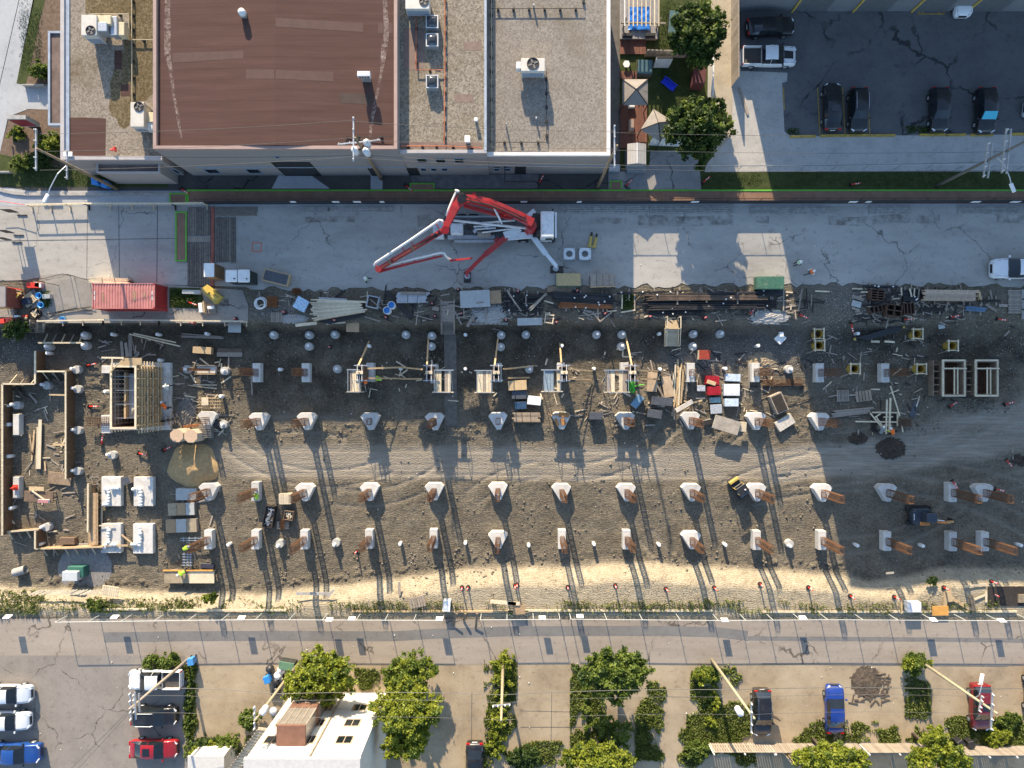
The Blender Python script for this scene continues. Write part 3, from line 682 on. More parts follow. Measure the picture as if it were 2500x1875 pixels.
roof_pipe('dark conduit below the lone roof unit','a2',[(325,600),(328,1200)],HD-.25,DARKSTEEL,.035)
roof_pipe('dark conduit near the front edge of the fine gravel roof','a2',[(-100,1200),(328,1200)],HD-.25,DARKSTEEL,.035)
roof_pipe('dark conduit near the top of the fine gravel roof','a2',[(-150,72),(640,72),(640,-60)],HD-.25,DARKSTEEL,.035)
roof_pipe('dark conduit across the front of the brown roof','a1',[(775,1235),(778,1150),(985,1155),(1165,1150)],HB-.3,DARKSTEEL,.035)
# ------------------------------------------------------------------ white house with brown porch, bottom
HW=12.1
yh=-31.4;xr,xl=L('f',943,0).x,L('f',714,0).x
b=thing('white_house','tall white rendered house with brown glazed porch at the bottom edge','house',((xl+xr)/2,yh,0))
RENDER=M('white_render',(.60,.565,.50),.9,var=.08,scale=1.2,ws=True,dirt=.2,dirt_col=(.45,.4,.32))
MB().box(xl,yh-12,0,xr,yh,HW).build('wall',RENDER,b,True)
MB().box(xl-.1,yh-12.1,HW,xr+.1,yh+.1,HW+.3).build('roof',M('white_roof_sheet',(.52,.505,.48),.8,var=.1,ws=True),b,True)
for zz in(3.4,6.5,9.6):
 MB().box(xl,yh,zz-.02,xr,yh+.012,zz+.02).build('render_joint',COPGREY,b,True)
MB().cyl((xl+5.3,yh+.08,.2),(xl+5.3,yh+.08,HW-.2),.09,n=8).build('downpipe',M('tan_downpipe',(.30,.25,.19),.7),b,True)
for k,zz in enumerate((2.6,5.6,8.6)):
 for x0,w in((xl+.6,1.3),(xl+6.9,1.3),(xl+4.2,.7)):
  if x0==xl+.6 and k==0:continue
  o=MB()
  f=.08
  for bb in((x0-f,zz-f,x0+w+f,zz),(x0-f,zz+1.2,x0+w+f,zz+1.2+f),(x0-f,zz,x0,zz+1.2),(x0+w,zz,x0+w+f,zz+1.2),(x0+w/2-.03,zz,x0+w/2+.03,zz+1.2)):
   o.box(bb[0],yh-.01,bb[1],bb[2],yh+.07,bb[3])
  wo=o.build('window',M('tan_window_frame',(.42,.34,.25),.7),b,True)
  MB().box(x0,yh-.005,zz,x0+w,yh+.03,zz+1.2).build('pane',GLASS,wo).matrix_parent_inverse=Matrix.Translation(b.location).inverted()
px0,px1,pd,ph=xl+1.9,xl+4.4,1.8,10.0
PORCH=M('porch_brown_wood',(.15,.075,.05),.75,var=.25,scale=3,ws=True)
MB().box(px0,yh,ph,px1,yh+pd,ph+.25).build('porch_roof',M('porch_roof_brown',(.17,.085,.06),.8,var=.2,scale=2,ws=True),b,True)
for zz in(0,3.0,6.0):
 po=MB().box(px0,yh,zz,px1,yh+pd,zz+.9).build('porch_panel',PORCH,b,True)
 for k in range(5):
  xx=px0+(px1-px0)*k/4
  MB().box(xx-.05,yh+pd-.1,zz+.9,xx+.05,yh+pd,zz+3.0 if zz<5 else ph).build('porch_post',GREYWOOD,b,True)
 MB().box(px0+.06,yh+pd-.07,zz+.9,px1-.06,yh+pd-.04,zz+2.95 if zz<5 else ph-.02).build('porch_glazing',M('dusty_glass',(.20,.18,.16),.25,var=.2,scale=2,spec=.6),b,True)
 MB().box(px1-.07,yh+.05,zz+.9,px1-.04,yh+pd-.1,zz+2.95 if zz<5 else ph-.02).build('porch_side_glazing',M('dusty_glass'),b,True)
# slatted escape stair and small white outbuilding to its left
t=thing('escape_stair','slatted timber escape stair against the left of the white house','stair',L('d0',1850,1500,2))
for k in range(18):
 a=L('d0',1955-k*16,1360+k*22,4.6-k*.12);a2=L('d0',1955-k*16+95,1372+k*22,4.6-k*.12)
 MB().beam(a,a2,.24,.06).build('tread',PALEWOOD,t,True)
for dx in(0,95):
 MB().beam(L('d0',1955+dx,1365,4.5),L('d0',1955-17*16+dx,1365+17*22,2.5),.1,.25).build('stringer',GREYWOOD,t,True)
o=thing('outbuilding','small white flat roofed outbuilding at the bottom edge left of the white house','outbuilding',L('d0',1550,1660))
r=rect('d0',1430,1575,1690,1760,3.0);MB().box(r[0],r[1],0,r[2],r[3],2.9).build('wall',RENDER,o,True)
MB().box(r[0]-.1,r[1]-.1,2.9,r[2]+.1,r[3]+.1,3.05).build('roof',M('white_roof_sheet'),o,True)
facade_window(o,r[0]+1.8,r[0]+2.6,1.0,2.0,r[1])
# ------------------------------------------------------------------ timber fence / pergola strip at bottom right: slatted pergola roofs
def pergola(label,t,x0,y0,x1,y1,z,n,open_dark=True):
 r=rect(t,x0,y0,x1,y1,z)
 o=thing('slatted_fence',label,'fence',((r[0]+r[2])/2,r[3],0))
 sl=None
 for k in range(n):
  xx=r[0]+(r[2]-r[0])*(k+.5)/n-o.location.x;w=(r[2]-r[0])/n
  if sl is None:sl=MB().box(-w*.40,-.03,.12,w*.40,0,1.95).build('slat',GREYWOOD,o);sl.location=(xx,.05,0)
  else:inst(sl,'slat',o,(xx,.05,random.uniform(-.02,.02)))
 for zz in(.35,1.0,1.7):MB().box(r[0]-o.location.x,-.06,zz,r[2]-o.location.x,0.012,zz+.1).build('rail',PALEWOOD,o)
 np_=max(2,int((r[2]-r[0])/2.4)+1)
 for k in range(np_):
  xx=r[0]+(r[2]-r[0])*k/(np_-1)-o.location.x
  MB().box(xx-.06,-.16,0,xx+.06,-.065,2.1).build('post',WHITEM,o)
 return o
pergola('slatted timber fence behind the black car with its door open','d2',1530,1490,1990,1552,.6,24)
pergola('slatted timber fence behind the blue sedan','d3',60,1492,740,1555,.6,44)
pergola('slatted timber fence right of the leaning gate behind the blue sedan','d3',760,1492,1215,1555,.6,30)
pergola('slatted timber fence behind the dark red car at lower right','d3',1450,1512,2060,1560,.6,36)
o=thing('bar_gate','round headed timber gate leaf ajar in the slatted fence','gate',L('d3',200,1560))
MB().beam(L('d3',165,1545,.6),L('d3',205,1600,.6),.08,1.2).beam(L('d3',205,1600,.6),L('d3',262,1555,.6),.08,1.2).build('leaf',PALEWOOD,o,True)
MB().tube([L('d3',165,1545,1.25),L('d3',205,1600,1.4),L('d3',262,1555,1.25)],.05,5).build('top_rail',PALEWOOD,o,True)
# ------------------------------------------------------------------ utility poles, wires, street lamps
POLEW=M('pole_timber',(.22,.16,.10),.85,var=.25,scale=3,stretch=(4,4,.4),bmp=.2)
POLEL=M('new_pole_timber',(.32,.265,.17),.85,var=.2,scale=3,stretch=(4,4,.4),bmp=.2)
def pole(label,base,h,lean=(0,0),mat=POLEW,arms=(),cans=(),lamp=None):
 p=L('f',base[0],base[1]);p.z=0
 o=thing('utility_pole',label,'utility pole',p)
 top=Vector((lean[0],lean[1],h))
 MB().cyl((0,0,-.3),top,.17,.10,10).build('shaft',mat,o,smooth=True)
 at_=lambda z:top*(z/h)
 for z,ln,ang,dbl in arms:
  c=at_(z);d=Vector((math.cos(R(ang)),math.sin(R(ang)),0));n=Vector((-d.y,d.x,0))
  for sgn in((-1,1)if dbl else(1,)):
   q=c+n*(.2*sgn)
   a=MB().beam(q-d*ln/2,q+d*ln/2,.11,.13).build('crossarm',GALV if not dbl or ln<3 else M('grey_arm',(.42,.40,.37),.8,var=.2),o)
  for k in(-.46,-.2,.2,.46):
   e=c+d*(ln*k)+n*.2;MB().cyl(e+Vector((0,0,.06)),e+Vector((0,0,.3)),.06,.04,6).build('insulator',WHITEP,o)
 for z,ang,off in cans:
  c=at_(z)+Vector((math.cos(R(ang))*off,math.sin(R(ang))*off,0))
  t=MB().lathe([(.26,-.5),(.3,-.45),(.3,.4),(.26,.46),(.1,.52)],14,c).build('transformer',M('transformer_grey',(.60,.62,.64),.5,var=.06),o,smooth=True)
  MB().cyl(c+Vector((.1,0,.5)),c+Vector((.1,0,.72)),.05,n=6).build('bushing',WHITEP,t)
  MB().beam(at_(z),c,.08,.3).build('bracket',DARKSTEEL,o)
 if lamp:
  z,dx,dy=lamp;a=at_(z)
  e=a+Vector((dx,dy,.35))
  MB().tube([a,a+Vector((dx*.4,dy*.35,.45)),a+Vector((dx*.8,dy*.8,.5)),e],.045,6).build('lamp_arm',GALV,o)
  dv=Vector((dx,dy,0)).normalized()
  MB().beam(e-dv*.1,e+dv*.75,.34,.16).build('lamp_head',WHITEP,o,bevel=.05)
 o['tops']=0
 return o,p
P_L=pole('leaning brown utility pole by the left building with street lamp',(289,463),11.2,(-.5,.3),POLEW,[(11.0,3.6,90,False),(7.2,2.6,90,False)],(),(7.4,-1.6,-2.9))
P_M=pole('utility pole with three transformer cans in front of the brown hall',(931,437),11.6,(0,0),POLEW,[(11.3,3.8,90,False),(10.0,3.7,6,False)],[(9.3,30,.62),(9.0,200,.62),(9.2,-40,.62)])
P_R=pole('utility pole at the garden corner of the white edged block',(1457,460),12.2,(.2,.1),POLEW,[(12.0,3.6,90,False)],())
P_F=pole('tall utility pole with double crossarms beside the pebbled lot',(2285,455),13.5,(0,.3),M('grey_pole',(.16,.145,.125),.85,var=.25,scale=3),[(7.6,3.2,82,True),(9.9,3.9,84,True)],(),(8.6,1.1,-2.6))
P_1=pole('utility pole leaning over the white pickup at lower left',(461,1608),10.8,(0,0),GREYWOOD,[(10.2,2.4,92,True),(9.6,1.6,92,True)],())
P_2=pole('utility pole beside the dustbins left of the leafy house',(728,1620),11.8,(0,0),POLEL,[(11.2,2.0,90,False)],[(10.6,40,.5)])
P_3=pole('straight utility pole standing in the narrow hedge',(1228,1622),11.6,(0,0),POLEL,[(9.2,1.6,5,False)],())
P_4=pole('pale utility pole with white transformer near the black car',(1738,1611),12.2,(0,0),M('pale_pole',(.35,.31,.205),.85,var=.2,scale=3),[(12.0,2.6,90,False)],[(9.6,235,.75)])
P_5=pole('vine covered utility pole over the dark red car',(2240,1610),11.4,(0,0),M('pale_pole'),[(11.0,3.2,88,False),(9.6,1.4,80,False)],(),(8.6,.3,1.6))
def wire(label,a,b,r=.02,sag=.5):
 a=Vector(a);b=Vector(b);pts=[]
 for k in range(13):
  t=k/12;q=a.lerp(b,t);q.z-=sag*4*t*(1-t);pts.append(q)
 o=MB().tube(pts,r,4).build('overhead_wire',M('cable',(.07,.07,.07),.6),None)
 return tag(o,label,'wire','overhead wires strung between the poles')
def top_of(P,z,dx=0,dy=0):return Vector((P[1].x+dx,P[1].y+dy,z))
for nm,A,B in(('left and transformer poles',P_L,P_M),('transformer and garden corner poles',P_M,P_R),('garden corner and pebbled lot poles',P_R,P_F)):
 for k,dy in(('upper',1.6),('middle',0.1),('lower',-1.5)):
  wire(f'{k} overhead wire between the {nm}',top_of(A,11.1,-.3,dy),top_of(B,11.4 if B is not P_F else 10.1,.1,dy),.016,.6)
wire('low cable between the left and transformer poles above the pavement',top_of(P_L,7.3,0,1),top_of(P_M,7.2),.022,.5)
wire('low cable between the transformer and garden corner poles',top_of(P_M,7.2),top_of(P_R,7.4),.022,.5)
wire('low cable between the garden corner and pebbled lot poles',top_of(P_R,7.4),top_of(P_F,7.6),.022,.6)
for nm,A,B in(('white pickup and dustbin poles',P_1,P_2),('dustbin and hedge poles',P_2,P_3),('hedge and pale poles',P_3,P_4),('pale and vine covered poles',P_4,P_5)):
 wire(f'thick telephone cable between the {nm}',top_of(A,6.8),top_of(B,6.8),.028,.4)
 for k,dy in(('upper',.9),('lower',-.6)):
  wire(f'{k} thin wire between the {nm}',top_of(A,10.3,0,dy),top_of(B,10.3,0,dy),.013,.5)
wire('thick telephone cable from the vine covered pole to the right edge',top_of(P_5,6.8),(P_5[1].x+30,P_5[1].y,6.8),.028,.3)
wire('guy cable from the white pickup pole down to the lower left',top_of(P_1,10.0),L('d0',500,1700,7.5),.02,.2)
wire('second guy cable from the white pickup pole down to the lower left',top_of(P_1,9.4,.1,0),L('d0',560,1700,7.0),.018,.2)
# ------------------------------------------------------------------ vehicles
def paint(name,col,coat=.6,rough=.35):
 return M('paint_'+name,col,rough,metal=.15 if max(col)<.6 else 0,var=.06,scale=1.5,coat=coat,dirt=.12,dirt_col=(.25,.22,.18))
# stations: x, roof height, half width, zone   (zone g = windscreen/rear glass between this and next station)
SED=[(-2.36,.62,.70,''),(-2.3,.86,.80,''),(-2.15,1.0,.86,''),(-1.72,1.06,.89,'g'),(-1.0,1.37,.90,'r'),(-.3,1.45,.91,'r'),(.35,1.42,.91,'g'),(1.12,1.03,.90,''),(1.6,.97,.89,''),(2.1,.86,.86,''),(2.3,.72,.77,''),(2.38,.5,.66,'')]
HAT=[(-2.26,.60,.74,''),(-2.22,.95,.82,''),(-2.15,1.12,.87,'g'),(-1.72,1.55,.89,'r'),(-.9,1.66,.92,'r'),(-.2,1.68,.93,'r'),(.42,1.62,.93,'g'),(1.15,1.13,.92,''),(1.65,1.06,.91,''),(2.1,.95,.88,''),(2.27,.78,.80,''),(2.35,.52,.70,'')]
PICK=[(-.78,1.1,.98,'g'),(-.62,1.75,.98,'r'),(.1,1.86,.99,'r'),(.7,1.80,.99,'g'),(1.45,1.25,.99,''),(2.0,1.2,.98,''),(2.55,1.1,.96,''),(2.8,.95,.90,''),(2.86,.55,.84,'')]
def loft_car(st,belt_f):
 rows=[]
 for x,zt,w,z in st:
  belt=min(belt_f,zt-.02)
  cab=zt>belt+.12
  wr=w*.76 if cab else w*.93
  rows.append([(x,w*.90,.24),(x,w,.42),(x,w*1.0,belt*.78),(x,w*.96,belt-.01),(x,wr if cab else w*.90,(zt-.07)if cab else zt-.012),(x,wr*.72,zt),(x,0,zt+.015)])
 groups={'body':[],'windscreen':[],'side':[]}
 def full(row):return row+[(p[0],-p[1],p[2])for p in row[-2::-1]]
 vs_=[p for r_ in rows for p in full(r_)];n=13
 for i in range(len(rows)-1):
  zone=st[i][3];cab0=st[i][1]>belt_f+.12;cab1=st[i+1][1]>belt_f+.12
  for k in range(n-1):
   f=(i*n+k,i*n+k+1,(i+1)*n+k+1,(i+1)*n+k)
   if zone=='g' and k in(4,5,6,7):groups['windscreen'].append((i,f))
   elif k in(3,8)and(cab0 or cab1):groups['side'].append((i,f))
   else:groups['body'].append((i,f))
 groups['body'].append((0,tuple(range(n-1,-1,-1))));groups['body'].append((0,tuple((len(rows)-1)*n+k for k in range(n))))
 return vs_,groups
def submesh(vs_,faces):
 used=sorted({i for f in faces for i in f});mp={i:k for k,i in enumerate(used)}
 return MB().add([vs_[i]for i in used],[tuple(mp[i]for i in f)[::-1]for f in faces])
def wheel(par,x,y,r=.34,w=.22):
 t=MB().cyl((x,y-w/2,r),(x,y+w/2,r),r,n=18).build('wheel',BLACK,par,smooth=False)
 s=1 if y>0 else-1
 MB().cyl((x,y+s*(w/2-.02),r),(x,y+s*(w/2+.015),r),r*.62,r*.5,12).build('rim',GALV,t)
 return t
def car(label,kind,col,t,x,y,head,cat='car',zc=.7,sc=1.0,roofcol=None,extra=None,zbase=.04):
 """head: direction of the bonnet, degrees; x,y: middle of the car in the photo"""
 p=L(t,x,y,zc);p.z=zbase
 nm={'sed':'parked_car','hat':'parked_suv','pick':'pickup_truck'}[kind]
 o=thing(nm,label,cat,p,R(head));o.scale=(sc,sc,sc)
 st={'sed':SED,'hat':HAT,'pick':PICK}[kind]
 belt={'sed':.93,'hat':1.02,'pick':1.18}[kind]
 vs_,g=loft_car(st,belt)
 submesh(vs_,[f for _,f in g['body']]).build('body',col,o,smooth=True)
 ws=[f for i,f in g['windscreen']if st[i][0]>0];rw=[f for i,f in g['windscreen']if st[i][0]<=0]
 submesh(vs_,ws).build('windscreen',GLASS,o,smooth=True)
 if rw:submesh(vs_,rw).build('rear_window',GLASS,o,smooth=True)
 for sgn in(1,-1):
  fs=[f for i,f in g['side']if(vs_[f[0]][1]+vs_[f[1]][1])*sgn>0]
  if fs:submesh(vs_,fs).build('side_window',GLASS,o,smooth=True)
 # pillars over the side glass
 xs_={'sed':(-.32,),'hat':(-.25,-1.2),'pick':(.05,)}[kind]
 wl=.90 if kind!='pick' else .98
 for xx in xs_:
  for sgn in(1,-1):
   zr={'sed':1.38,'hat':1.6,'pick':1.78}[kind]
   MB().beam((xx,sgn*wl*.975,belt-.02),(xx-.04,sgn*wl*.775,zr),.08,.03,up=(1,0,0)).build('pillar',col,o)
 wb={'sed':(1.42,-1.38),'hat':(1.4,-1.35),'pick':(1.9,-1.75)}[kind]
 rw_={'sed':.33,'hat':.36,'pick':.40}[kind];hw={'sed':.82,'hat':.84,'pick':.88}[kind]
 for xx in wb:
  for sgn in(1,-1):wheel(o,xx,sgn*hw,rw_)
 xf=st[-2][0];zf={'sed':.68,'hat':.8,'pick':.95}[kind];wf=st[-2][2]
 for sgn in(1,-1):
  MB().beam((xf-.20,sgn*(wf+.03),zf+.06),(xf+.04,sgn*wf*.62,zf+.03),.10,.14).build('headlight',LAMPW,o)
  MB().cbox((xf-1.25 if kind!='pick' else xf-1.45,sgn*(wl+.13),belt+.05),(.14,.2,.13)).build('mirror',col if kind!='pick' else BLACKP,o)
 MB().beam((xf+.075,-wf*.5,.55),(xf+.075,wf*.5,.55),.05,.26).build('grille',BLACKP,o)
 xr_=st[0][0]
 if kind!='pick':
  for sgn in(1,-1):MB().cbox((xr_+.08,sgn*st[1][2]*.82,.88 if kind=='sed' else 1.0),(.16,.34,.16)).build('tail_light',LAMPR,o)
  MB().cbox((xr_-.01,0,.75),(.03,.5,.12)).build('number_plate',WHITEP,o)
 else:
  bo=MB()
  bo.box(-2.75,-.96,.55,-.8,.96,.78).build('bed',M('bed_liner',(.06,.055,.05),.8,var=.3),o)
  for sgn in(1,-1):
   MB().box(-2.75,sgn*.98-(.09 if sgn>0 else 0),.5,-.8,sgn*.98+(0 if sgn>0 else .09),1.22).build('bed_side',col,o,bevel=.02)
   MB().cbox((-2.80,sgn*.9,.95),(.06,.14,.4)).build('tail_light',LAMPR,o)
  MB().box(-2.80,-.86,.5,-2.72,.86,1.2).build('tailgate',col,o,bevel=.02)
  MB().box(-2.98,-.9,.5,-2.82,.9,.66).build('bumper',CHROME,o)
 xc=[s_ for s_ in st if s_[3]=='g'][-1];ic=st.index(xc)+1;sx=st[ic]
 MB().box(sx[0]+.02,-sx[2]*.82,sx[1]-.02,sx[0]+.05,sx[2]*.82,sx[1]+.012).build('bonnet_gap',BLACKP,o)
 for sgn in(1,-1):MB().beam((sx[0]+.05,sgn*sx[2]*.84,sx[1]-.005),(st[-3][0],sgn*st[-3][2]*.8,st[-3][1]-.005),.025,.03).build('panel_gap',BLACKP,o);MB().beam((sx[0],sgn*.3,sx[1]+.03),(sx[0]-.3,sgn*.3+.25,sx[1]+.19),.03,.02).build('wiper',BLACKP,o)
 if kind=='sed':MB().box(-1.73,-.7,1.05,-1.70,.7,1.076).build('boot_gap',BLACKP,o)
 if extra:extra(o)
 return o
WHT=paint('white',(.72,.73,.74));BLK=paint('black',(.012,.012,.014));SIL=paint('pale_silver',(.62,.66,.70));BLU=paint('blue',(.014,.07,.28));RED=paint('red',(.33,.012,.018));DRED=paint('dark_red',(.16,.01,.015));NAVY=paint('deep_blue',(.012,.045,.26))
def stripe(o):MB().box(1.2,-.42,1.262,2.7,.42,1.272).build('bonnet_stripe',BLACKP,o)
def stripe2(o):MB().add([(1.5,-.42,1.285),(1.5,.42,1.285),(2.5,.40,1.155),(2.5,-.40,1.155)],[(0,3,2,1)]).build('bonnet_stripe',BLACKP,o)
def rails(o):
 for s_ in(1,-1):MB().tube([(-1.6,s_*.62,1.62),(-1.4,s_*.64,1.72),(.1,s_*.64,1.74),(.3,s_*.62,1.66)],.025,5).build('roof_rail',CHROME,o)
def shade(o):MB().add([(.45,-.66,1.635),(.45,.66,1.635),(1.1,.74,1.20),(1.1,-.74,1.20)],[(0,3,2,1)]).build('sunshade',M('teal_sunshade',(.05,.42,.55),.4,var=.1),o)
def sunroof(o):MB().box(-.75,-.38,1.44,-.05,.38,1.468).build('sunroof',GLASS,o)
def sroof_h(o):MB().box(-.7,-.4,1.66,.0,.4,1.712).build('sunroof',GLASS,o)
car('black sedan parked in front of the grey building, nose right','sed',BLK,'f',1880,66,2,'car',.7)
car('white pickup with black bonnet stripe in the dark lot','pick',WHT,'f',1876,138,0,'pickup',.8,.95,extra=stripe2)
car('leftmost black car in the row along the yellow kerb','sed',BLK,'a3',592,905,90,'car',.7,extra=sunroof)
car('black suv second from left along the yellow kerb, chrome front','hat',BLK,'a3',815,925,-90,'suv',.75,.95,extra=rails)
car('black suv third from left along the yellow kerb','hat',BLK,'a3',1495,922,-90,'suv',.75,.95)
car('black suv with teal sunshade in its windscreen','hat',BLK,'a3',1888,930,-90,'suv',.75,.98,extra=shade)
car('silver car cut off by the right edge of the dark lot','sed',SIL,'a3',2420,930,175,'car',.7)
car('white car cut off by the top edge of the dark lot','sed',WHT,'a3',1698,-62,-90,'car',.7)
car('white suv on the street at the right edge, nose left','hat',WHT,'b3',2160,745,180,'suv',.8,1.1,extra=rails)
car('pale blue silver sedan, topmost of three at the lower left edge','sed',SIL,'d0',60,1098,0,'car',.7)
car('white sedan, middle of three at the lower left edge','sed',WHT,'d0',50,1300,0,'car',.7)
car('blue pickup, lowest of three at the lower left edge','pick',BLU,'d0',95,1548,0,'pickup',.9,.95)
car('white pickup parked under the leaning utility pole','pick',WHT,'d0',1175,992,180,'pickup',.9,.93)
car('black suv with roof rack below the white pickup','hat',BLK,'d0',1165,1265,0,'suv',.8,.98,extra=rails)
car('red sedan with sunroof parked at lower left','sed',RED,'d0',1165,1512,0,'car',.7,extra=sunroof)
car('black car with red tail lights cut off by the bottom edge','sed',BLK,'d1',1672,1640,-90,'car',.7,extra=sunroof)
def open_door(o):
 MB().beam((.35,.93,.75),(.75,1.75,.75),.07,.75).build('open_door',BLK,o);rails(o)
car('black suv with one door open on the sandy drive','hat',BLK,'f',1860,1738,-90,'suv',.8,1.0,extra=open_door)
car('blue sedan parked on the sandy drive','sed',NAVY,'d3',550,1212,90,'car',.7)
car('dark red suv parked under the vine covered pole','hat',DRED,'d3',1655,1195,-90,'suv',.8,1.0,extra=sroof_h)
car('red car cut off by the right edge at lower right','sed',RED,'d3',2070,1095,90,'car',.7)
# ------------------------------------------------------------------ boardwalk with green edges along the street
DECKB=M('walkway_plywood',(.23,.13,.082),.75,var=.2,scale=1.2,ws=True,dirt=.3,dirt_col=(.2,.16,.13))
def deck(label,t,x0,y0,x1,y1,w=.12,edges='NSEW',seams=0,mat=None,z=.14):
 r=rect(t,x0,y0,x1,y1,z);o=thing('boardwalk',label,'walkway',((r[0]+r[2])/2,(r[1]+r[3])/2,.03))
 n=max(1,seams);first=None;dx=(r[2]-r[0])/n
 for k in range(n):
  if first is None:first=MB().box(-dx/2+.006,-(r[3]-r[1])/2,-.08,dx/2-.006,(r[3]-r[1])/2,0).build('panel',mat or DECKB,o);p=first
  else:p=inst(first,'panel',o)
  p.location=(r[0]+dx*(k+.5)-o.location.x,0,z-.03+random.uniform(0,.008))
 for sd,b in(('N',(r[0],r[3]-w,r[2],r[3])),('S',(r[0],r[1],r[2],r[1]+w)),('W',(r[0],r[1]+w,r[0]+w,r[3]-w)),('E',(r[2]-w,r[1]+w,r[2],r[3]-w))):
  if sd in edges:MB().box(b[0],b[1],z,b[2],b[3],z+.05).build('green_edge',GREENP,o,True)
 return o
deck('long brown boardwalk with lime green edge along the street','f',457,463,2560,497,.16,'NW',58)
deck('small green edged boardwalk piece at the left end of the long walk','b0',1430,107,1576,208,.14,'NSEW',2)
deck('narrow green edged board panel lying across the street','b0',1480,265,1577,685,.14,'NSEW',1)
deck('small green edged landing in front of the skylight building','a1',1315,1545,1525,1602,.12,'NEW',2)
deck('small green edged square landing at the garden corner','a2',860,1525,962,1598,.12,'NEW',1)
# ------------------------------------------------------------------ wire mesh fences
def mesh_mat(name,col,dens):
 m,nt,bs=new_mat(name);co=coords(nt,True)
 bs.inputs['Base Color'].default_value=(*col,1);bs.inputs['Roughness'].default_value=.7
 sp=nt.nodes.new('ShaderNodeSeparateXYZ');nt.links.new(co,sp.inputs[0])
 def wv(a,b):
  ad=nt.nodes.new('ShaderNodeMath');ad.operation=a;nt.links.new(sp.outputs[0],ad.inputs[0]);nt.links.new(sp.outputs[2],ad.inputs[1])
  mu=nt.nodes.new('ShaderNodeMath');mu.operation='MULTIPLY';mu.inputs[1].default_value=11;nt.links.new(ad.outputs[0],mu.inputs[0])
  fr=nt.nodes.new('ShaderNodeMath');fr.operation='FRACT';nt.links.new(mu.outputs[0],fr.inputs[0])
  lt=nt.nodes.new('ShaderNodeMath');lt.operation='LESS_THAN';lt.inputs[1].default_value=dens;nt.links.new(fr.outputs[0],lt.inputs[0]);return lt.outputs[0]
 mx=nt.nodes.new('ShaderNodeMath');mx.operation='MAXIMUM';nt.links.new(wv('ADD',0),mx.inputs[0]);nt.links.new(wv('SUBTRACT',0),mx.inputs[1])
 tr=nt.nodes.new('ShaderNodeBsdfTransparent');ms=nt.nodes.new('ShaderNodeMixShader')
 nt.links.new(mx.outputs[0],ms.inputs[0]);nt.links.new(tr.outputs[0],ms.inputs[1]);nt.links.new(bs.outputs[0],ms.inputs[2])
 nt.links.new(ms.outputs[0],nt.nodes['Material Output'].inputs[0]);return m
MESHD=mesh_mat('dark_wire_mesh',(.05,.05,.05),.08);MESHL=mesh_mat('light_wire_mesh',(.30,.34,.34),.022)
def mesh_fence(label,pts,h,post_mat,mesh,every=3.05,bottom=None,group=None,r=.03,z0=0.03,name='wire_fence',signs=()):
 P=[Vector((p[0],p[1],z0))for p in pts]
 o=thing(name,label,'fence',P[0],group=group)
 post=None
 def put(q):
  nonlocal post
  if post is None:post=MB().cyl((0,0,0),(0,0,h),r,n=6).build('post',post_mat,o);post.location=q-P[0]
  else:inst(post,'post',o,q-P[0])
 put(P[0])
 for a,b in zip(P,P[1:]):
  n=max(1,round((b-a).length/every))
  for k in range(1,n+1):put(a.lerp(b,k/n))
  for k in range(n):
   q0,q1=a.lerp(b,k/n),a.lerp(b,(k+1)/n);u=Vector((0,0,1))
   MB().add([q0+u*.08,q1+u*.08,q1+u*h*.98,q0+u*h*.98],[(0,1,2,3)]).build('mesh_panel',mesh,o,True)
  MB().cyl(a+Vector((0,0,h)),b+Vector((0,0,h)),r*.9,n=6).build('top_rail',post_mat,o,True)
  if bottom:MB().beam(a+Vector((0,0,.56)),b+Vector((0,0,.56)),.04,1.08).build('screen_panel',bottom,o,True)
 for(t,x,y,w)in signs:
  zz=h*.62;q=L(t,x,y,zz)
  MB().box(q.x-w/2,P[0].y-.09,zz-.22,q.x+w/2,P[0].y-.05,zz+.22).build('notice_board',WHITEP,o,True)
 return o
yb=L('f',0,499).y
mesh_fence('dark wire mesh fence along the street side of the long boardwalk',[(L('b0',1710,0).x,yb,0),(L('f',2560,0).x,yb+.12,0)],1.95,DARKSTEEL,MESHD,3.35,BLACKP,
   signs=[('b1',330,178,.55),('b1',690,178,.7),('b1',870,180,.75),('b1',1080,182,.45),('b2',135,178,.65),('b2',602,178,.45),('b2',1578,174,.75),('b3',770,170,.8),('b3',900,168,.5),('b3',1805,162,.85),('b3',2140,162,.9)])
FENCEP=M('pale_fence_tube',(.46,.48,.47),.5,var=.1)
def fy(px):return L('f',0,np.interp(px,[160,640,1100,1240,1400,1740,2000,2500],[1503,1497,1499,1496,1496,1499,1497,1500])).y
fence_pts=[(L('f',x,0).x,fy(x),0)for x in(165,400,640,880,1085)]
mesh_fence('light grey temporary mesh fence along the alley, left run',fence_pts,1.9,FENCEP,MESHL,3.05,None,r=.036)
fence_pts=[(L('f',x,0).x,fy(x),0)for x in(1175,1364)]
mesh_fence('light grey temporary mesh fence along the alley, short middle run',fence_pts,1.9,FENCEP,MESHL,3.05,None,r=.036)
fence_pts=[(L('f',x,0).x,fy(x),0)for x in(1390,1560,1740,2000,2250,2560)]
mesh_fence('light grey temporary mesh fence along the alley, right run',fence_pts,1.9,FENCEP,MESHL,3.05,None,r=.036)
# plates of white notice hung on the alley fence
for i,(t,x,y)in enumerate((('d0',60,512),('d0',870,514),('d0',1830,520),('d1',572,533),('d1',742,527),('d1',1405,527),('d2',260,520),('d2',545,508),('d2',1640,536),('d3',310,520),('d3',1295,534),('d3',1815,540))):
 q=L(t,x,y,1.2)
 tag(MB().cbox((q.x,q.y,1.25),(.68,.04,.6),rot=Matrix.Rotation(R(18),3,'X')).build('notice_board',WHITEP),f'white notice board on the alley fence, {ORD[i]} from the left','notice board','white notice boards on the alley fence')
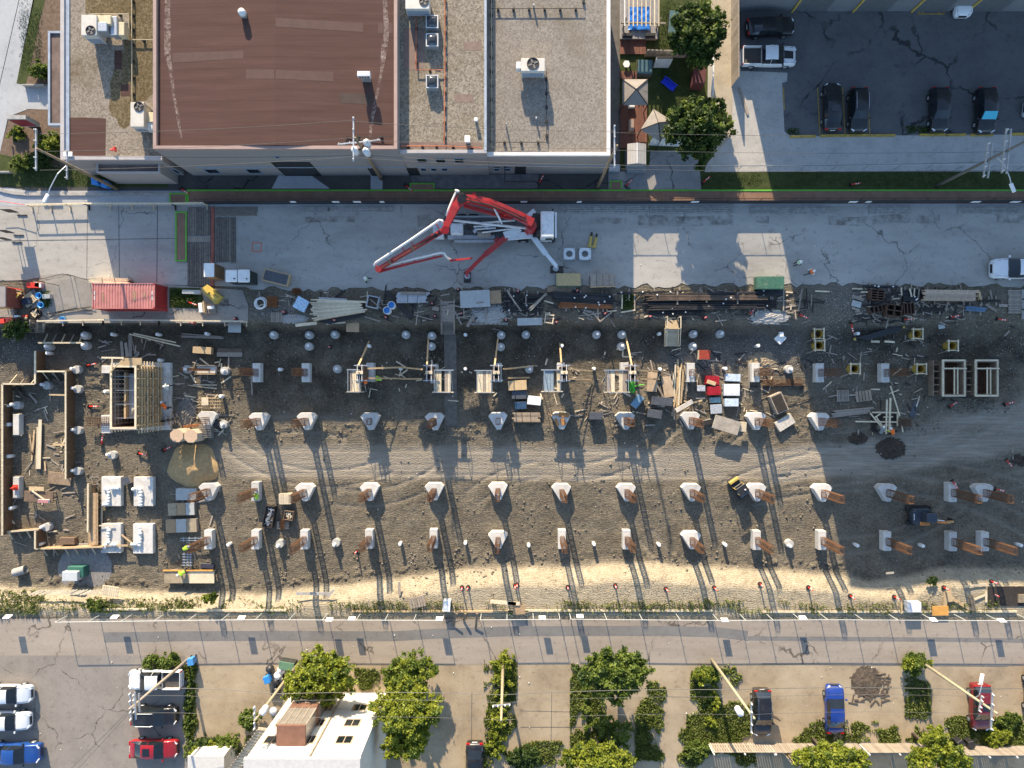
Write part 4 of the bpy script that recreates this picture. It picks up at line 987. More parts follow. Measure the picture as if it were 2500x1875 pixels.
# sill board under the fence
for i,(x0,x1,y)in enumerate(((252,360,1493),(412,700,1495),(860,1290,1497),(1240,1740,1496),(1860,2480,1499))):
 a=L('f',x0,y);b_=L('f',x1,y+(x0%3)-1)
 tag(MB().beam((a.x,a.y+.25,.1),(b_.x,b_.y+.25,.1),.2,.12).build('sill_board',PALEWOOD if i!=2 else WOOD),f'long timber sill board under the alley fence, {ORD[i]} from the left','board','sill boards under the alley fence')
# wire fence between pebbled lot and grass
mesh_fence('thin wire mesh fence between pebbled lot and grass strip',[(L('f',1725,0).x,L('f',0,416).y,0),(L('f',2560,0).x,L('f',0,413).y,0)],1.5,GALV,MESHL,3.2)
# kerbs
def kerb(label,t,pts,w,h,mat,z=.03):
 P=poly(t,pts);o=thing('kerb',label,'kerb',P[0])
 for a,b_ in zip(P,P[1:]):MB().beam((a.x,a.y,z+h/2-.03),(b_.x,b_.y,z+h/2-.03),w,h+.06).build('kerb_stone',mat,o,True)
 return o
kerb('pale concrete kerb curving along the front lawn','a0',[(-120,1560),(-40,1580),(30,1612),(130,1632),(230,1640),(620,1640),(1450,1640)],.3,.14,OLDCONC)
YK=M('yellow_kerb_paint',(.50,.33,.05),.8,var=.3,scale=3,ws=True,dirt=.4)
for i,(x0,x1,y)in enumerate(((240,455,1152),(490,700,1146),(705,912,1144),(915,1125,1144),(1330,1550,1140),(1560,1722,1140),(1760,1950,1140),(2100,2400,1132))):
 a=L('a3',x0,y,.12);b_=L('a3',x1,y-3,.12)
 tag(MB().beam((a.x,a.y,.11),(b_.x,b_.y,.11),.22,.15).build('wheel_stop',YK if i!=7 else YK,bevel=0),f'yellow concrete wheel stop, {ORD[i]} from the left','wheel stop','yellow wheel stops along the dark lot')
# ------------------------------------------------------------------ concrete pump truck
def pump_truck():
 c=L('p',1250,455,1.2);o=thing('concrete_pump_truck','red and white concrete pump truck with folded boom on the street','pump truck',(c.x,c.y,Z1))
 W=lambda x,y,z:L('p',x,y,z)
 def bx(name,x0,y0,x1,y1,z0,z1,mat,bev=.03):
  r=rect('p',x0,y0,x1,y1,z1);return MB().box(r[0],r[1],z0,r[2],r[3],z1).build(name,mat,o,True,bevel=bev)
 cab=bx('cab',1787,278,1926,548,.7,3.0,WHITEM,.08)
 r=rect('p',1787,278,1926,548,3.0)
 MB().box(r[2]+.005,r[1]+.15,1.6,r[2]+.03,r[3]-.15,2.6).build('windscreen',GLASS,o,True)
 MB().box(r[0]+.5,r[1]-.03,1.6,r[2]-.15,r[1]-.005,2.5).build('side_window',GLASS,o,True)
 MB().box(r[2]+.1,r[1]+.02,2.55,r[2]+.28,r[3]-.02,2.68).build('sun_visor',WHITEM,o,True)
 MB().box(r[2],r[1],.4,r[2]+.25,r[3],1.0).build('bumper',BLACKP,o,True)
 for yy in(r[1]-.25,r[3]+.25):MB().cbox((r[2]-.1,yy,2.2),(.15,.25,.5)).build('mirror',BLACKP,o,True)
 bx('chassis',790,350,1930,545,.6,1.05,DARKSTEEL,0)
 bx('deck',800,345,1700,560,1.05,1.25,M('deck_dark_metal',(.06,.065,.07),.6,var=.5,scale=2,dirt=.4,dirt_col=(.2,.19,.18)),0)
 bx('side_deck',890,572,1330,600,.9,1.35,M('grey_chequer_plate',(.35,.36,.37),.5,metal=.4,var=.15))
 bx('side_deck',820,525,1310,568,.9,1.3,M('grey_chequer_plate'))
 bx('side_deck',900,325,1450,345,.9,1.35,M('grey_chequer_plate'))
 bx('hopper',668,392,778,550,.5,1.6,WHITEM)
 bx('hopper_grate',690,420,765,520,1.6,1.68,M('grate_grey',(.45,.47,.48),.5,var=.2))
 bx('water_tank',850,402,978,512,1.2,2.1,WHITEM,.06)
 bx('tool_box',1130,490,1268,540,1.2,1.8,M('box_taupe',(.26,.22,.18),.7,var=.2))
 for(a,b_,rr)in(((880,375,2.4),(1690,462,2.4),.12),((1090,440,1.8),(1330,425,1.8),.1),((1100,468,1.8),(1320,455,1.8),.1),((1100,405,2.0),(1520,375,2.0),.09),((1180,500,1.9),(1540,455,1.9),.08)):
  MB().cyl(W(*a),W(*b_),rr,n=10).build('delivery_pipe',WHITEM,o,True,smooth=True)
 for k in range(8):
  a=W(985+k*60,400+(k%3)*45,1.6);MB().cbox(a,(.35,.3,.5),.3*k).build('hydraulic_block',DARKSTEEL if k%2 else GALV,o,True)
 bx('engine_cover',1705,300,1780,545,.8,2.0,DARKSTEEL,.04)
 bx('exhaust_stack',1745,470,1790,520,1.2,2.9,DARKSTEEL,.05)
 turret=W(1690,440,2.6)
 MB().lathe([(.7,1.2),(.7,1.6),(.55,1.7),(.5,3.2)],18,(turret.x,turret.y,0)).build('turret',REDPAINT,o,True)
 # boom: box sections with tapering width
 def sect(name,pts,w0,w1,d,mat=REDPAINT):
  P=[W(*p)for p in pts];n=len(P)-1
  mb=MB()
  for i in range(n):
   t0,t1=i/n,(i+1)/n
   a,b_=P[i],P[i+1];dv=(b_-a).normalized();s_=Vector((-dv.y,dv.x,0)).normalized()
   wa,wb=w0+(w1-w0)*t0,w0+(w1-w0)*t1;a2=a-dv*.08;b2=b_+dv*.08
   mb.add([a2+s_*wa/2-Vector((0,0,d/2)),a2-s_*wa/2-Vector((0,0,d/2)),b2-s_*wb/2-Vector((0,0,d/2)),b2+s_*wb/2-Vector((0,0,d/2)),
     a2+s_*wa/2+Vector((0,0,d/2)),a2-s_*wa/2+Vector((0,0,d/2)),b2-s_*wb/2+Vector((0,0,d/2)),b2+s_*wb/2+Vector((0,0,d/2))],BOXF)
  return mb.build(name,mat,o,True)
 s1=sect('boom_section',[(1700,400,3.6),(1560,330,4.0),(1400,255,4.5),(1250,195,4.9),(1050,155,5.3),(950,160,5.5)],.8,.68,.7)
 sect('boom_rib',[(1560,325,4.42),(1250,190,5.31),(1060,150,5.7)],.3,.25,.08,M('red_dark_plate',(.34,.015,.014),.4,var=.2))
 sect('boom_link',[(1480,350,3.6),(1240,290,3.9),(1000,225,4.2)],.35,.3,.35)
 s2=sect('boom_section',[(965,150,5.9),(900,245,5.8),(850,345,5.6),(790,475,5.4)],.78,.52,.6)
 MB().cyl(W(965,150,5.2),W(965,150,6.35),.42,n=16).build('boom_joint',DARKSTEEL,o,True)
 s3=sect('boom_section',[(800,465,4.9),(560,610,4.8),(320,750,4.7),(100,880,4.6)],.46,.34,.4)
 MB().cyl(W(100,880,4.2),W(100,880,5.0),.3,n=14).build('boom_joint',REDPAINT,o,True)
 MB().cyl(W(795,475,4.5),W(795,475,5.9),.38,n=14).build('boom_joint',M('red_dark_plate'),o,True)
 s4=sect('boom_section',[(110,905,4.2),(400,830,4.1),(760,745,4.0)],.24,.14,.26)
 for k in range(7):sect('boom_rib',[(1600-k*85,345-k*35,4.3+k*.14),(1585-k*85,338-k*35,4.32+k*.14)],.84,.84,.06,M('red_dark_plate'))
 for k in(0,2,4):sect('pipe_clamp',[(700-k*120,525+k*70,5.04),(692-k*120,530+k*70,5.04)],.48,.48,.05,DARKSTEEL)
 sect('boom_section',[(850,792,3.4),(1070,768,3.3)],.2,.16,.2,REDPAINT)
 def pipe(pts,rr=.13):MB().tube([W(*p)for p in pts],rr,8).build('boom_pipe',M('off_white_pipe',(.66,.65,.62),.5,var=.08,scale=3,dirt=.3,dirt_col=(.35,.33,.3)),o,True,smooth=True)
 pipe([(775,400,5.6),(760,378,5.6),(735,372,5.6),(440,575,5.1),(75,815,4.9),(60,840,4.7),(75,850,4.5)])
 pipe([(230,830,4.4),(480,770,4.4),(745,710,4.3),(785,715,4.2),(800,745,3.8),(830,775,3.3),(855,785,3.2)],.11)
 pipe([(915,70,5.7),(895,110,5.7),(860,190,5.7),(835,250,5.6),(810,330,5.6)],.12)
 pipe([(905,65,5.7),(925,70,5.9),(940,85,5.9)],.14)
 for a,b_ in(((430,580,5.0),(470,640,4.9)),((340,635,5.0),(375,700,4.9)),((700,405,5.3),(735,465,5.2)),((350,805,4.3),(345,845,4.2)),((475,775,4.3),(478,812,4.2)),((675,735,4.3),(680,770,4.2))):
  MB().beam(W(*a),W(*b_),.1,.1).build('pipe_bracket',REDPAINT,o,True)
 MB().cyl(W(1300,240,4.9),W(1375,390,4.0),.1,n=8).cyl(W(1340,320,4.5),W(1385,410,3.9),.07,n=8).build('hydraulic_ram',WHITEM,o,True)
 for k,(dx,dy)in enumerate(((0,-14),(0,10),(6,18))):MB().tube([W(x+dx,y+dy,z+.42)for x,y,z in((1640,370,3.8),(1400,258,4.5),(1250,200,4.9),(1060,160,5.3),(985,150,5.9))],.035,5).build('hose',BLACK,o,True)
 for k in(-7,7):MB().tube([W(x,y+k,z+.25)for x,y,z in((800,470,4.9),(560,612,4.8),(320,752,4.7),(110,880,4.6))],.03,5).build('hose',BLACK,o,True)
 # hoses around the first joint
 for k in range(3):MB().tube([W(915+k*8,150,5.9),W(935+k*6,95+k*10,6.2),W(985,95+k*8,6.2),W(1020,125+k*10,5.9)],.05,5).build('hose',BLACK,o,True)
 # outriggers
 D=M('pale_blue_white_steel',(.62,.66,.68),.45,var=.08,scale=2,dirt=.3,dirt_col=(.35,.34,.33))
 MB().prism([(p.x,p.y)for p in(W(1445,575,1.6),W(1450,540,1.6),W(1560,495,1.6),W(1740,500,1.6),W(1745,550,1.6))],1.2,1.6).build('outrigger_housing',D,o,True)
 MB().prism([(p.x,p.y)for p in(W(1395,495,1.8),W(1560,450,1.8),W(1590,480,1.8),W(1420,560,1.8))],1.4,1.8).build('outrigger_housing',D,o,True)
 MB().beam(W(1660,480,1.5),W(1840,725,1.4),.5,.4).build('outrigger_leg',D,o,True);MB().beam(W(1835,715,1.38),W(1950,850,1.3),.34,.3).build('outrigger_leg',D,o,True)
 MB().beam(W(1640,345,1.6),W(1725,275,1.6),.45,.35).build('outrigger_leg',D,o,True)
 MB().beam(W(1430,550,1.5),W(1210,730,1.4),.5,.4).build('outrigger_leg',REDPAINT,o,True);MB().beam(W(1215,725,1.38),W(1010,925,1.2),.36,.32).build('outrigger_leg',REDPAINT,o,True)
 MB().beam(W(1310,590,1.5),W(1350,560,1.4),.2,.3).build('leg_bracket',REDPAINT,o,True)
 for(x,y,mt)in((1950,850,D),(1018,930,REDPAINT)):
  q=W(x,y+6,1.2);MB().cyl((q.x,q.y,.15),(q.x,q.y,1.35),.12,n=10).build('jack_leg',mt,o,True);MB().cyl((q.x,q.y,.16),(q.x,q.y,.24),.3,n=14).build('jack_foot',GALV,o,True)
 for x in(965,1090,1605,1835):
  for y in(582,335):
   q=W(x,y,.5);t=MB().cyl((q.x,q.y-.16,.52),(q.x,q.y+.16,.52),.52,n=20).build('wheel',BLACK,o,True)
   MB().cyl((q.x,q.y-.18,.52),(q.x,q.y+.18,.52),.28,n=12).build('rim',GALV,t).matrix_parent_inverse=Matrix.Translation(o.location).inverted()
 return o
pump_truck()
def pad(label,t,x0,y0,x1,y1):
 r=rect(t,x0,y0,x1,y1,.15);o=thing('outrigger_mat',label,'outrigger mat',((r[0]+r[2])/2,(r[1]+r[3])/2,.02),group='dark outrigger mats')
 n=3;w=r[2]-r[0];d=r[3]-r[1];first=None
 for k in range(n):
  b_=MB().box(-w/2+w*k/n+.02,-d/2,0,-w/2+w*(k+1)/n-.02,d/2,.13).build('timber',M('oily_timber',(.06,.055,.05),.8,var=.3),o)
 for y in(-d*.35,d*.35):MB().box(-w/2,y-.05,.131,w/2,y+.05,.15).build('strap',DARKSTEEL,o)
pad('dark timber mat under the white outrigger foot','p',1885,850,2025,922);pad('dark timber mat under the red outrigger foot','p',988,905,1062,1022)
# ------------------------------------------------------------------ street items
def slab_ring(label,t,x0,y0,x1,y1):
 r=rect(t,x0,y0,x1,y1,.5);c=((r[0]+r[2])/2,(r[1]+r[3])/2);h=(r[2]-r[0])/2
 o=thing('concrete_ring_slab',label,'slab',(c[0],c[1],Z1),group='square slabs with a round hole')
 b=bmesh.new();n=24;out=[];inn=[]
 for z in(.0,.5):
  ro=[];ri=[]
  for k in range(n):
   a=2*math.pi*k/n;ca,sa=math.cos(a),math.sin(a)
   m_=.93/max(abs(ca),abs(sa));m_=min(m_,1.16)
   ro.append((ca*h*m_,sa*h*m_,z));ri.append((ca*.34,sa*.34,z))
  out.append(ro);inn.append(ri)
 mb=MB();V=out[0]+out[1]+inn[0]+inn[1];F=[]
 for k in range(n):
  j=(k+1)%n
  F+=[(k,j,n+j,n+k),(n+k,n+j,3*n+j,3*n+k),(2*n+j,2*n+k,3*n+k,3*n+j)]
 mb.add(V,F).build('slab',M('pale_concrete',(.60,.62,.63),.8,var=.08,scale=3),o)
 b.free()
 for sx in(-1,1):
  for sy in(-1,1):MB().cyl((sx*h*.88,sy*h*.88,0),(sx*h*.88,sy*h*.88,.62),.06,n=8).build('corner_pin',GALV,o)
slab_ring('left of the two pale square slabs with round holes','b2',467,572,570,668);slab_ring('right of the two pale square slabs with round holes','b2',598,572,705,668)
def jack(label,x0,y0,x1,y1):
 a=L('b2',x0,y0,.2);b_=L('b2',x1,y1,.2);o=thing('hydraulic_jack',label,'jack',(b_.x,b_.y,Z1),group='yellow jacks on the street')
 MB().cyl(a,b_,.10,n=8).build('ram',DARKSTEEL,o,True);m_=a.lerp(b_,.3);MB().cyl(m_,b_,.15,n=10).build('barrel',YELLOWP,o,True);MB().cbox((b_.x,b_.y,.18),(.4,.25,.3)).build('clamp',YELLOWP,o,True)
jack('left of the two yellow jacks lying by the ring slabs',708,440,690,555);jack('right of the two yellow jacks lying by the ring slabs',752,452,728,560)
def box_crate(name,label,t,cx,cy,w,d,h,rz,body,lid=None,cat='crate',slats=0,z0=Z1,lidinset=.0,group=None,ridge=0):
 c=L(t,cx,cy,z0+h);o=thing(name,label,cat,(c.x,c.y,z0),R(rz),group)
 MB().box(-w/2,-d/2,0,w/2,d/2,h).build('side',body,o,bevel=.02)
 if lid:MB().box(-w/2+lidinset,-d/2+lidinset,h+.002,w/2-lidinset,d/2-lidinset,h+.05).build('lid',lid,o,bevel=.015)
 for k in range(slats):
  x=-w/2+w*(k+.5)/slats;MB().box(x-w/slats*.46,-d/2-.02,h+.051,x+w/slats*.46,d/2+.02,h+.08).build('board',body,o)
 return o
OSB=M('strand_board',(.42,.32,.16),.8,var=.35,scale=14,dirt=.3)
GREENPLY=M('green_plywood',(.035,.12,.08),.75,var=.3,scale=3,dirt=.4,dirt_col=(.3,.24,.15))
box_crate('plywood_crate','strand board topped green crate below the right outrigger','b2',511,838,2.45,1.25,.9,0,GREENPLY,OSB)
_c=box_crate('plywood_crate','worn plank topped crate right of the strand board crate','b2',800,845,2.5,1.2,.8,2,GREYWOOD,None,slats=4)
MB().box(-1.25,-.66,.5,1.25,-.60,.95).build('front_board',WOOD,_c)
box_crate('plywood_crate','green painted plywood crate at the lit street edge','f',1881,690,2.75,1.25,.9,0,GREENPLY,GREENPLY)
_c=box_crate('plywood_crate','dark topped crate with timber rim near the portable toilets','q',1615,395,2.65,1.25,.55,-14,WOOD,M('dark_sheet',(.07,.075,.085),.5,var=.3,scale=3),lidinset=.12)
box_crate('site_box','tan box with white striped lid beside the portable toilets','q',487,272,1.02,1.35,2.3,0,M('brown_panel',(.20,.12,.06),.7,var=.2,scale=2),WHITEP,'box')
def toilet(label,cx,cy,w,d,ribs):
 c=L('q',cx,cy,2.2);o=thing('portable_toilet',label,'portable toilet',(c.x,c.y,.04),group='portable toilets by the platform')
 MB().box(-w/2,-d/2,0,w/2,d/2,2.0).build('cabin',M('dark_green_plastic',(.02,.03,.028),.5,var=.2),o,bevel=.04)
 MB().box(-w/2-.03,-d/2-.03,2.0,w/2+.03,d/2+.03,2.2).build('roof',WHITEP,o,bevel=.09)
 MB().box(w/2+.005,-d*.38,.1,w/2+.03,d*.38,1.9).build('door',M('dark_green_plastic'),o)
 MB().cyl((w*.32,-d*.25,2.1),(w*.32,-d*.25,2.42),.06,n=8).build('vent_pipe',BLACKP,o)
 for k in range(ribs):MB().box(-w/2,-d/2+d*(k+.5)/ribs-.03,2.2,w/2,-d/2+d*(k+.5)/ribs+.03,2.23).build('roof_rib',WHITEP,o)
toilet('portable toilet with smooth white roof, left of two',860,370,1.1,1.15,0);toilet('portable toilet with ribbed white roof, right of two',1070,370,1.12,1.2,6)
# ------------------------------------------------------------------ timber mats across the street (left)
MATW=M('street_mat_timber',(.17,.145,.12),.9,var=.35,scale=4,rnd=.25,ws=True)
def plank_mat(label,t,x0,y0,x1,y1,n,axis='x',z=.06,mat=MATW,name='timber_mat',h=.08):
 r=rect(t,x0,y0,x1,y1,z);o=thing(name,label,'timber mat',((r[0]+r[2])/2,(r[1]+r[3])/2,Z1))
 w,d=r[2]-r[0],r[3]-r[1];first=None
 for k in range(n):
  if axis=='x':
   pw=w/n;loc=(-w/2+pw*(k+.5),random.uniform(-.04,.04),0)
   mk=lambda:MB().box(-pw*.42,-d/2,0,pw*.42,d/2,h)
  else:
   pw=d/n;loc=(random.uniform(-.05,.05),-d/2+pw*(k+.5),0)
   mk=lambda:MB().box(-w/2,-pw*.42,0,w/2,pw*.42,h)
  if first is None:first=mk().build('plank',mat,o);first.location=loc
  else:inst(first,'plank',o,loc)
 return o
plank_mat('long weathered plank mat left of the red beam','b0',1582,228,1778,468,10);plank_mat('lower weathered plank mat left of the red beam','b0',1582,525,1778,892,10)
plank_mat('pale cross planks between the two weathered mats','b0',1575,476,1780,520,3,'y',.07,GREYWOOD)
plank_mat('weathered plank mat right of the red beam','b0',1812,312,1990,690,9)
plank_mat('short plank mat at the head of the red beam','b0',1808,226,2170,302,4,'y')
tag(MB().beam(L('b0',1796,225,.1),L('b0',1792,890,.1),.3,.1).build('red_beam',M('faded_red_beam',(.30,.09,.06),.8,var=.3,scale=2,ws=True)),'faded red flat beam between the plank mats on the street','beam')
for i,(x0,x1,y)in enumerate(((620-0,700,235),(395,640,250),(760,1180,245))):plank_mat(f'sunk timber skirting strip by the street fence, {ORD[i]} from the left','b1',x0 if x0>600 else x0,222,x1,268,3,'y',.05,M('dusty_timber',(.31,.295,.27),.9,var=.3,scale=3,rnd=.1,ws=True))
for i,(x0,x1)in enumerate(((430,1190),(1195,1560),(1570,1900))):plank_mat(f'timber skirting strip beside the fence right of the pump truck, {ORD[i]} from the left','b2',x0,214,x1,280,4,'y',.05,M('dusty_timber',(.31,.295,.27),.9,var=.3,scale=3,rnd=.1,ws=True))
for i,(x0,x1)in enumerate(((-100,150),(155,540),(900,1260),(1650,2300))):plank_mat(f'timber skirting strip beside the far right fence, {ORD[i]} from the left','b3',x0,216,x1,285,4,'y',.05,M('dusty_timber'))
# ------------------------------------------------------------------ guard rail (timber barricade) left
def guard_rail(label,t,pts,h,every=2.2,mat=PALEWOOD,z0=.03,name='timber_guard_rail'):
 P=[L(t,x,y,z0+h)for x,y in pts];o=thing(name,label,'guard rail',(P[0].x,P[0].y,z0))
 for a,b_ in zip(P,P[1:]):
  MB().beam(a,b_,.14,.05).build('top_rail',mat,o,True);dn=Vector((0,0,-.5));MB().beam(a+dn,b_+dn,.05,.12).build('mid_rail',mat,o,True)
  n=max(1,round((b_-a).length/every))
  for k in range(n+1):
   q=a.lerp(b_,k/n);MB().box(q.x-.05,q.y-.05,z0,q.x+.05,q.y+.05,q.z-.03).build('post',mat,o,True)
   MB().beam((q.x,q.y-.45,z0+.05),(q.x,q.y+.1,z0+.05),.09,.09).build('foot',mat,o,True)
 return o
guard_rail('long pale timber barricade at the left of the street','b0',[(215,205),(700,195),(1440,195),(1710,190)],1.05)
guard_rail('pale timber guard rail along the pit edge below the container','b0',[(310,1188),(820,1178),(1300,1182),(2050,1190)],1.0)
tape=MB().tube([L('b0',-60,165,1),L('b0',60,185,.9),L('b0',205,208,1)],.03,4).build('warning_tape',REDP);tag(tape,'orange tape from the barricade to the left edge','tape')
# street signs at left edge
for i,(x,y,w,lab)in enumerate(((55,250,1.0,'topmost'),(25,425,.8,'middle'),(10,487,.7,'lowest'))):
 q=L('b0',x,y,2.2);o=thing('street_sign',f'{lab} of the three sign stands at the left edge of the street','sign',(q.x,q.y,Z1),group='sign stands at the left edge')
 MB().box(-w/2,-.03,1.2,w/2,.03,2.4).build('board',DARKSTEEL,o);MB().cyl((0,0,0),(0,0,1.3),.04,n=6).build('post',GALV,o)
 MB().beam((-.5,0,.05),(.5,0,.05),.1,.08).build('foot',BLACK,o)
# ------------------------------------------------------------------ shipping container
def container():
 r=rect('b0',778,870,1306,1084,2.62);c=((r[0]+r[2])/2,(r[1]+r[3])/2)
 o=thing('shipping_container','faded red shipping container on the work platform','container',(c[0],c[1],.03))
 w,d,h=r[2]-r[0],r[3]-r[1],2.59
 CR=M('container_red',(.45,.175,.155),.6,var=.18,scale=1.5,dirt=.35,dirt_col=(.30,.16,.12));CR2=M('container_red_deep',(.33,.03,.03),.5,var=.18,scale=1.5)
 n=44;top=[]
 def corr(p0,p1,up,out,depth=.035,n=44):
  mb=MB();d_=(p1-p0)
  pts=[]
  for k in range(n):
   a=[(0,0),(.28,0),(.40,1),(.88,1)]
   for f,e in a:pts.append(p0+d_*((k+f)/n)+out*depth*e)
  pts.append(p1)
  for a,b_ in zip(pts,pts[1:]):mb.add([a,b_,b_+up,a+up],[(0,1,2,3)])
  return mb
 V=Vector
 corr(V((-w/2+.05,-d/2+.08,h-.06)),V((w/2-.05,-d/2+.08,h-.06)),V((0,d-.16,0)),V((0,0,1)),.045,22).build('roof_panel',CR,o)
 corr(V((-w/2+.05,-d/2+.02,.15)),V((w/2-.05,-d/2+.02,.15)),V((0,0,h-.25)),V((0,1,0)),.04).build('side_panel',CR2,o)
 corr(V((w/2-.05,d/2-.02,.15)),V((-w/2+.05,d/2-.02,.15)),V((0,0,h-.25)),V((0,-1,0)),.04).build('side_panel',CR2,o)
 corr(V((w/2-.02,-d/2+.05,.15)),V((w/2-.02,d/2-.05,.15)),V((0,0,h-.25)),V((-1,0,0)),.04,12).build('end_panel',CR2,o)
 for s_ in(-1,1):MB().box(-w/2-.02,s_*d*.25-d*.24,.15,-w/2+.03,s_*d*.25+d*.24,h-.12).build('door',CR2,o)
 for y in(-d/2,d/2):
  for z in(.0,h-.1):MB().box(-w/2+.17,min(y,y-math.copysign(.07,y)),z,w/2-.17,max(y,y-math.copysign(.07,y)),z+.11).build('rail',CR,o)
 for x in(-w/2,w/2):
  for z in(.0,h-.1):MB().box(min(x,x-math.copysign(.07,x)),-d/2+.17,z,max(x,x-math.copysign(.07,x)),d/2-.17,z+.11).build('rail',CR,o)
  for y in(-d/2,d/2):
   MB().box(min(x,x-math.copysign(.16,x)),min(y,y-math.copysign(.16,y)),0,max(x,x-math.copysign(.16,x)),max(y,y-math.copysign(.16,y)),h+.015).build('corner_post',CR2,o)
 RW=M('rust_wear',(.32,.19,.12),.9,var=.4,scale=5)
 for x,y,ww,dd in((-.33*w,0,.16,.8),(.17*w,.02,.28,.95),(.33*w,.1,.2,.55)):
  MB().box(x-ww/2,y-dd/2,h-.01,x+ww/2,y+dd/2,h-.006).build('rust_patch',RW,o)
 for x,n_ in((-w/2+.22,9),(w/2-.26,9)):
  for k in range(n_):
   if k==4:continue
   MB().box(x-.06,-.38+k*.1,h-.004,x+.06,-.32+k*.1,h+.0).build('stencil_mark',WHITEP,o)
container()
# lumber bundle wrapped behind the container
def lumber(label,t,pts4,z0,h,rows,n,mat,name='lumber_stack',jitter=.02,cat='lumber',along='auto',group=None,bands=0):
 """stack of boards filling a measured quad: pts = end A left, end A right, end B right, end B left (boards run A->B)"""
 A0,A1,B1,B0=[L(t,x,y,z0+h)for x,y in pts4]
 c=(A0+A1+B0+B1)/4;o=thing(name,label,cat,(c.x,c.y,z0),group=group)
 th=h/rows
 for rr in range(rows):
  for k in range(n):
   if rr<rows-1 and 0<k<n-1:continue
   f=(k+.5)/n;j=random.uniform(-jitter,jitter)*8
   a=A0.lerp(A1,f);b_=B0.lerp(B1,f);d=(b_-a).normalized()
   w=((A1-A0).length+(B1-B0).length)/2/n*random.uniform(.92,1.04)
   z=z0+th*(rr+.5)
   MB().beam((a.x+d.x*j,a.y+d.y*j,z+random.uniform(0,.03)),(b_.x+d.x*j,b_.y+d.y*j,z+random.uniform(0,.03)),w,th*.9).build('plank',mat,o,True)
 for k in range(bands):
  f=(k+1)/(bands+1);a=A0.lerp(B0,f);b_=A1.lerp(B1,f)
  MB().beam((a.x,a.y,z0+h+.012),(b_.x,b_.y,z0+h+.012),.05,.01).build('strap',BLACKP,o,True)
 return o
lumber('wrapped pale lumber bundle behind the container','b0',[(755,815),(755,868),(1085,872),(1070,828)],.04,1.1,5,9,PALEWOOD,bands=2)
# yellow skip bucket
c=L('q',510,670,.9);o=thing('yellow_skip','tilted yellow steel skip beside the fenced hole','skip',(c.x,c.y,.03),R(-42))
MB().prism([(-.95,-.42),(.95,-.5),(.95,.5),(-.95,.42)],0,.75).build('body',YELLOWP,o,bevel=.03)
MB().prism([(-1.0,-.12),(.95,-.2),(.95,.2),(-1.0,.12)],.752,1.02,.08).build('ridge',YELLOWP,o);MB().box(-.5,-.12,1.0,-.1,.12,1.2).build('lifting_eye',YELLOWP,o)
# white hose coil, rust mesh, bags, drums
c=L('b1',55,1038,.2);o=thing('hose_coil','coil of white corrugated hose on the gravel','hose',(c.x,c.y,0))
for k,(dx,dy)in enumerate(((-.08,0),(.12,.05),(0,-.05))):MB().ring((dx,dy,.1+k*.13),.56-k*.03,.075,26,7).build('hose_loop',WHITEP,o,smooth=True)
def rebar_mat(label,t,x0,y0,x1,y1,z0,h,nx,ny,layers=2,name='rebar_mesh',r=.02,mat=RUST):
 q=rect(t,x0,y0,x1,y1,z0+h);o=thing(name,label,'rebar',((q[0]+q[2])/2,(q[1]+q[3])/2,z0))
 w,d=q[2]-q[0],q[3]-q[1];mb=MB()
 for l in range(layers):
  z=h*(l+.5)/layers
  for k in range(nx):x=-w/2+w*(k+.5)/nx;mb.beam((x,-d/2,z),(x,d/2,z),r*2,r*2)
  for k in range(ny):y=-d/2+d*(k+.5)/ny;mb.beam((-w/2,y,z+r*2),(w/2,y,z+r*2),r*2,r*2)
 mb.build('bars',mat,o)['kind']='stuff'
 return o
rebar_mat('stack of rusty steel grids right of the hose coil','b1',105,980,193,1070,0,.5,8,8,4)
c=L('b1',355,935,.3);o=thing('rusty_wire_heap','tangled heap of rusty tie wire at the street edge','wire heap',(c.x,c.y,0));mb=MB()
for k in range(60):
 a=random.uniform(0,6.28);rr=random.uniform(.1,.55);z=random.uniform(.05,.35);mb.tube([(math.cos(a+j*.9)*rr,math.sin(a+j*.9)*rr*.7,z+.05*math.sin(j*2+k))for j in range(4)],.018,3)
mb.build('wire',RUST,o)['kind']='stuff'
c=L('b1',395,1045,.6);o=thing('wrapped_pallet','pallet of blocks wrapped in clear blue plastic','pallet',(c.x,c.y,0),R(-28))
mb=MB();n=7;V_=[]
for a in range(n+1):
 for b_ in range(n+1):V_.append(((a/n-.5)*1.25,(b_/n-.5)*1.25,.55+random.uniform(-.07,.07)))
mb.add(V_,[(a*(n+1)+b_,(a+1)*(n+1)+b_,(a+1)*(n+1)+b_+1,a*(n+1)+b_+1)for a in range(n)for b_ in range(n)]);mb.build('wrap_top',M('clear_blue_wrap',(.40,.55,.68),.25,var=.35,scale=6),o)
MB().box(-.62,-.62,.12,.62,.62,.5).build('blocks',M('clear_blue_wrap'),o,bevel=.05)
for k in(-.45,0,.45):MB().box(-.62,k-.06,0,.62,k+.06,.12).build('bearer',GREYWOOD,o)
def pallet_obj(label,t,cx,cy,rz,z0=0.0,w=1.15,d=1.0,mat=GREYWOOD,n=7,group='wooden pallets'):
 c=L(t,cx,cy,z0+.14);o=thing('wooden_pallet',label,'pallet',(c.x,c.y,z0),R(rz),group)
 first=None
 for k in range(n):
  x=-w/2+w*(k+.5)/n
  if first is None:first=MB().box(-w/n*.38,-d/2,.10,w/n*.38,d/2,.13).build('slat',mat,o);first.location=(x,0,0)
  else:inst(first,'slat',o,(x,0,0))
 for y in(-d/2+.06,0,d/2-.06):MB().box(-w/2,y-.05,0,w/2,y+.05,.10).build('bearer',mat,o)
 return o
pallet_obj('grey wooden pallet on the gravel below the hose coil','b1',190,1155,0)
